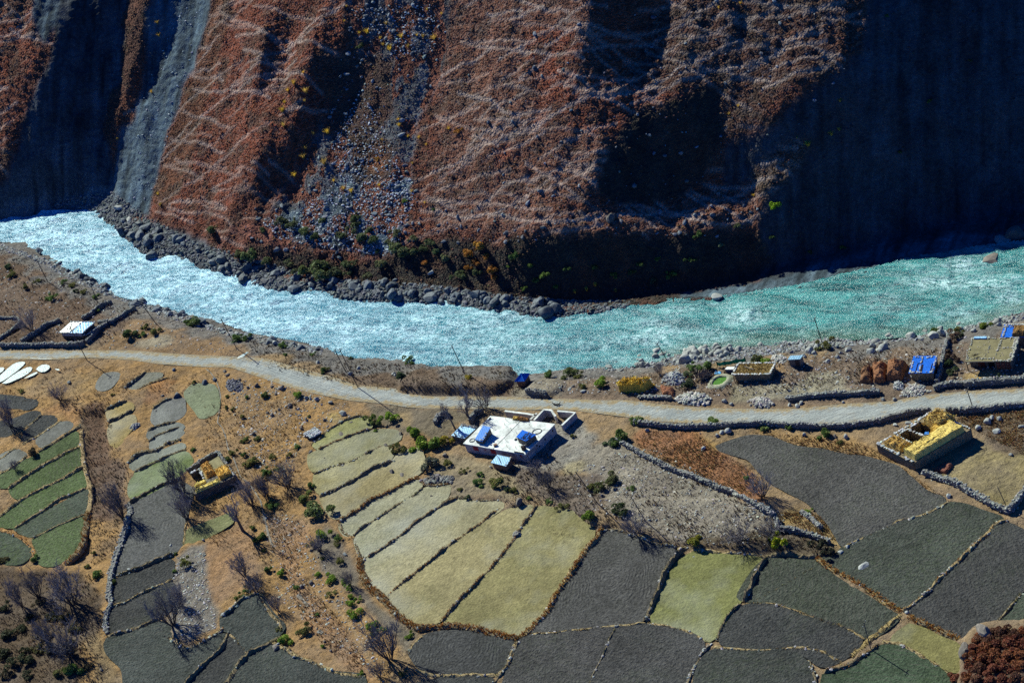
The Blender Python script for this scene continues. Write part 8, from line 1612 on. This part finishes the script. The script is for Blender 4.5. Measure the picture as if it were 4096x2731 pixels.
stones_stuff('beach_stones', 'grey rounded stones covering the near riverbank', [('P', [(0, 560), (120, 600), (330, 690), (520, 760), (740, 800), (740, 815), (560, 780), (400, 735), (220, 670), (60, 590), (0, 575)], .3), ('P', [(1330, 850), (1480, 815), (1760, 782), (2000, 765), (2180, 750), (2352, 705), (2352, 735), (2150, 775), (1900, 800), (1640, 830), (1420, 852)], .7)], 6000, (.2, .85), (.25, .26, .265), 2)
stones_stuff('scree', 'glinting grey scree in the gullies of the hillside', [('P', [(600, 505), (690, 480), (800, 400), (850, 440), (900, 400), (950, 410), (950, 470), (900, 590), (780, 575), (640, 550)], .55), ('P', [(300, 330), (345, 150), (430, 0), (480, 0), (450, 130), (345, 470), (300, 480)], .06), ('P', [(760, 340), (830, 200), (900, 330), (940, 460), (800, 470)], .25), ('P', [(800, 20), (1000, 10), (1000, 120), (900, 130)], .14)], 5200, (.12, .6), (.34, .37, .42), 3, power=3)
stones_stuff('pebbles', 'loose pale stones strewn over the dry valley ground', [('P', [(1200, 880), (1330, 850), (1800, 820), (2352, 760), (2352, 870), (2000, 890), (1700, 910), (1290, 905)], .30), ('P', [(1400, 1040), (1500, 1030), (1800, 1180), (1800, 1250), (1600, 1250), (1330, 1160), (1300, 1100)], .18), ('P', [(520, 880), (620, 870), (800, 930), (830, 960), (700, 1010), (640, 1120), (560, 1050), (540, 960)], .14), ('P', [(600, 1180), (680, 1180), (820, 1420), (900, 1440), (880, 1568), (640, 1380)], .12), ('P', [(400, 1280), (470, 1260), (480, 1350), (500, 1440), (420, 1470), (390, 1400)], .14), ('P', [(0, 560), (260, 690), (560, 770), (560, 810), (250, 800), (0, 740)], .12)], 9000, (.10, .55), (.34, .33, .31), 4, power=3.0)
stones_stuff('hillside_crags', 'broken grey crags and blocks jutting from the hillside gullies', [('P', [(790, 0), (1040, 0), (1020, 130), (950, 290), (930, 470), (860, 590), (640, 540), (700, 380), (780, 200)], .5), ('P', [(560, 480), (950, 420), (1000, 560), (800, 600), (560, 560)], .2), ('P', [(1000, 480), (1740, 470), (1740, 540), (1000, 560)], .12), ('P', [(1480, 0), (1980, 0), (1980, 200), (1640, 480), (1100, 480), (1060, 100)], .18)], 900, (.3, 1.3), (.15, .165, .19), 13, power=3, squash=(1.3, .8, .7))
def cover_stuff(name, label, outlines, n, size, cols, seed, kind='tuft', squash=(1, 1, .8), var=.35):
    r = np.random.default_rng(seed); q = np.concatenate([scatter_in(px(v, pts), int(n * k), r) for v, pts, k in outlines]); sz = r.uniform(*size, len(q)) * (.6 + .8 * np.clip(fbm(q[:, 0] / 5, q[:, 1] / 5, 3) + .5, 0, 1)); c = np.asarray(cols)[r.integers(0, len(cols), len(q))]
    if kind == 'tuft': V, F, own = many(CLPV, CLPF, q, sz, r, (.9, .9, .9), .15); m = M_GRASS
    else: V, F, own = many(DOM, PEBF, q, sz * .6, r, squash, .15); m = M_GRASS
    me = np_mesh(name, V, F); vcol(me, 'Col', cols_of(c, own, r, var, .08)); return stuff(link(name, me, m), label, 'ground cover')
cover_stuff('dry_scrub', 'brown dry scrub along the near riverbank and waste ground', [('P', [(1390, 1050), (1500, 1040), (1640, 1110), (1790, 1200), (1800, 1250), (1600, 1230), (1420, 1170)], .10), ('P', [(0, 570), (260, 700), (330, 720), (240, 790), (0, 790)], .12), ('P', [(560, 780), (800, 830), (1200, 850), (1200, 910), (900, 900), (620, 850)], .16), ('P', [(1300, 880), (1800, 830), (2150, 780), (2150, 860), (1700, 910)], .16), ('P', [(1130, 1040), (1260, 1040), (1420, 1180), (1300, 1250), (1150, 1150)], .14), ('P', [(1350, 1180), (1750, 1220), (1900, 1240), (1880, 1270), (1500, 1250), (1350, 1230)], .10), ('P', [(180, 940), (240, 930), (300, 1100), (260, 1280), (210, 1300), (200, 1080)], .12), ('P', [(0, 1310), (220, 1320), (240, 1568), (0, 1568)], .20)], 9500, (.2, .5), [(.15, .105, .07), (.19, .135, .085), (.11, .085, .07), (.23, .165, .09)], 5)
cover_stuff('grass_tufts', 'orange and tan dry grass tufts on the open ground', [('B3', [(1130, 790), (1250, 690), (1700, 710), (1850, 860), (2050, 960), (2200, 1080), (2230, 1330), (1800, 1120), (1300, 900)], .22), ('B4', [(0, 700), (500, 740), (1000, 810), (1250, 960), (1650, 1250), (1500, 1230), (1100, 950), (450, 845)], .12), ('P', [(0, 840), (480, 850), (700, 920), (690, 1100), (620, 1300), (480, 1250), (460, 900), (250, 960), (0, 940)], .34), ('B6', [(150, 60), (480, 60), (500, 300), (420, 500), (800, 950), (1000, 1300), (900, 1400), (500, 1000), (330, 640)], .12), ('B8', [(250, 0), (600, 0), (770, 250), (700, 230), (400, 130)], .06), ('B4', [(1760, 580), (2352, 520), (2352, 900), (1950, 700)], .14)], 11000, (.15, .38), [(.30, .16, .06), (.36, .23, .09), (.22, .11, .05), (.27, .20, .10)], 6)
# hillside turf: tussocks, thinned where the slope turns from the sun to keep it dark, coloured like the turf under them
gy_, gx_ = np.gradient(up_sample(hillC), GS); sunny = ((SUNV[2] - gx_ * SUNV[0] - gy_ * SUNV[1]) / np.sqrt(1 + gx_ ** 2 + gy_ ** 2)).ravel(); r = np.random.default_rng(11); up_i = np.nonzero(up & (DF.ravel() > 2) & vis.ravel() & (mixH[:, 2] > .25))[0]; pw = (1 - .5 * mixH[up_i, 1]) * (trail.ravel()[up_i] < .12) * (.12 + .88 * (sunny[up_i] > .04)); k = r.choice(up_i, 40000, replace=True, p=pw / pw.sum())
q = np.stack([GXX.ravel()[k] + r.uniform(-.2, .2, len(k)), GYY.ravel()[k] + r.uniform(-.2, .2, len(k)), np.zeros(len(k))], 1); q[:, 2] = zat(q[:, 0], q[:, 1])
V, F, own = many(DOM, PEBF, q, r.uniform(.10, .24, len(k)), r, (1.15, 1.15, .75), .1); me = np_mesh('hillside_tussocks', V, F); cc = colH[k] * .6 + np.array((.16, .08, .05)) * .4 * r.uniform(.3, 1.3, (len(k), 1)); vcol(me, 'Col', cols_of(cc, own, r, .45, .10)); stuff(link('hillside_tussocks', me, M_GRASS), 'rusty grass tussocks covering the hillside', 'grass')
# ---------------------------------------------------------------- camera, sun, sky
cam = bpy.data.cameras.new('camera'); cam.sensor_width = 36.0; cam.lens = 18.0 / math.tan(HFOV / 2); cam.clip_start = 1.0; cam.clip_end = 5000.0
co = bpy.data.objects.new('camera', cam); C.objects.link(co)
co.matrix_world = Matrix(((Rv[0], Uv[0], -Fv[0], CAM[0]), (Rv[1], Uv[1], -Fv[1], CAM[1]), (Rv[2], Uv[2], -Fv[2], CAM[2]), (0, 0, 0, 1)))
bpy.context.scene.camera = co
sl = bpy.data.lights.new('sun', 'SUN'); sl.energy = 4.2; sl.angle = math.radians(.5); sl.color = (.96, 1.0, .84)
so = bpy.data.objects.new('sun', sl); C.objects.link(so)
so.rotation_euler = Vector(SUNV).to_track_quat('Z', 'Y').to_euler()
wd = bpy.data.worlds.new('World'); bpy.context.scene.world = wd; wd.use_nodes = True
nt = wd.node_tree; bg = nt.nodes['Background']; sky = nt.nodes.new('ShaderNodeTexSky'); sky.sky_type = 'NISHITA'; sky.sun_disc = False
sky.sun_elevation = SUN_EL; sky.sun_rotation = SUN_AZ; sky.altitude = 3500; sky.air_density = 1.0; sky.dust_density = 0.2; sky.ozone_density = 8.0
tn = nt.nodes.new('ShaderNodeMix'); tn.data_type = 'RGBA'; tn.blend_type = 'MULTIPLY'; tn.inputs[0].default_value = 1; tn.inputs[7].default_value = (.10, .62, 1.30, 1); nt.links.new(sky.outputs[0], tn.inputs[6]); nt.links.new(tn.outputs[2], bg.inputs['Color']); bg.inputs['Strength'].default_value = 0.055
vs = bpy.context.scene.view_settings; vs.view_transform = 'Standard'; vs.look = 'None'; vs.gamma = 1.0; vs.exposure = 0.85; vs.use_curve_mapping = False
sc = bpy.context.scene; sc.cycles.use_denoising = False; sc.cycles.max_bounces = 5; sc.cycles.diffuse_bounces = 2; sc.cycles.glossy_bounces = 2; sc.cycles.transparent_max_bounces = 4
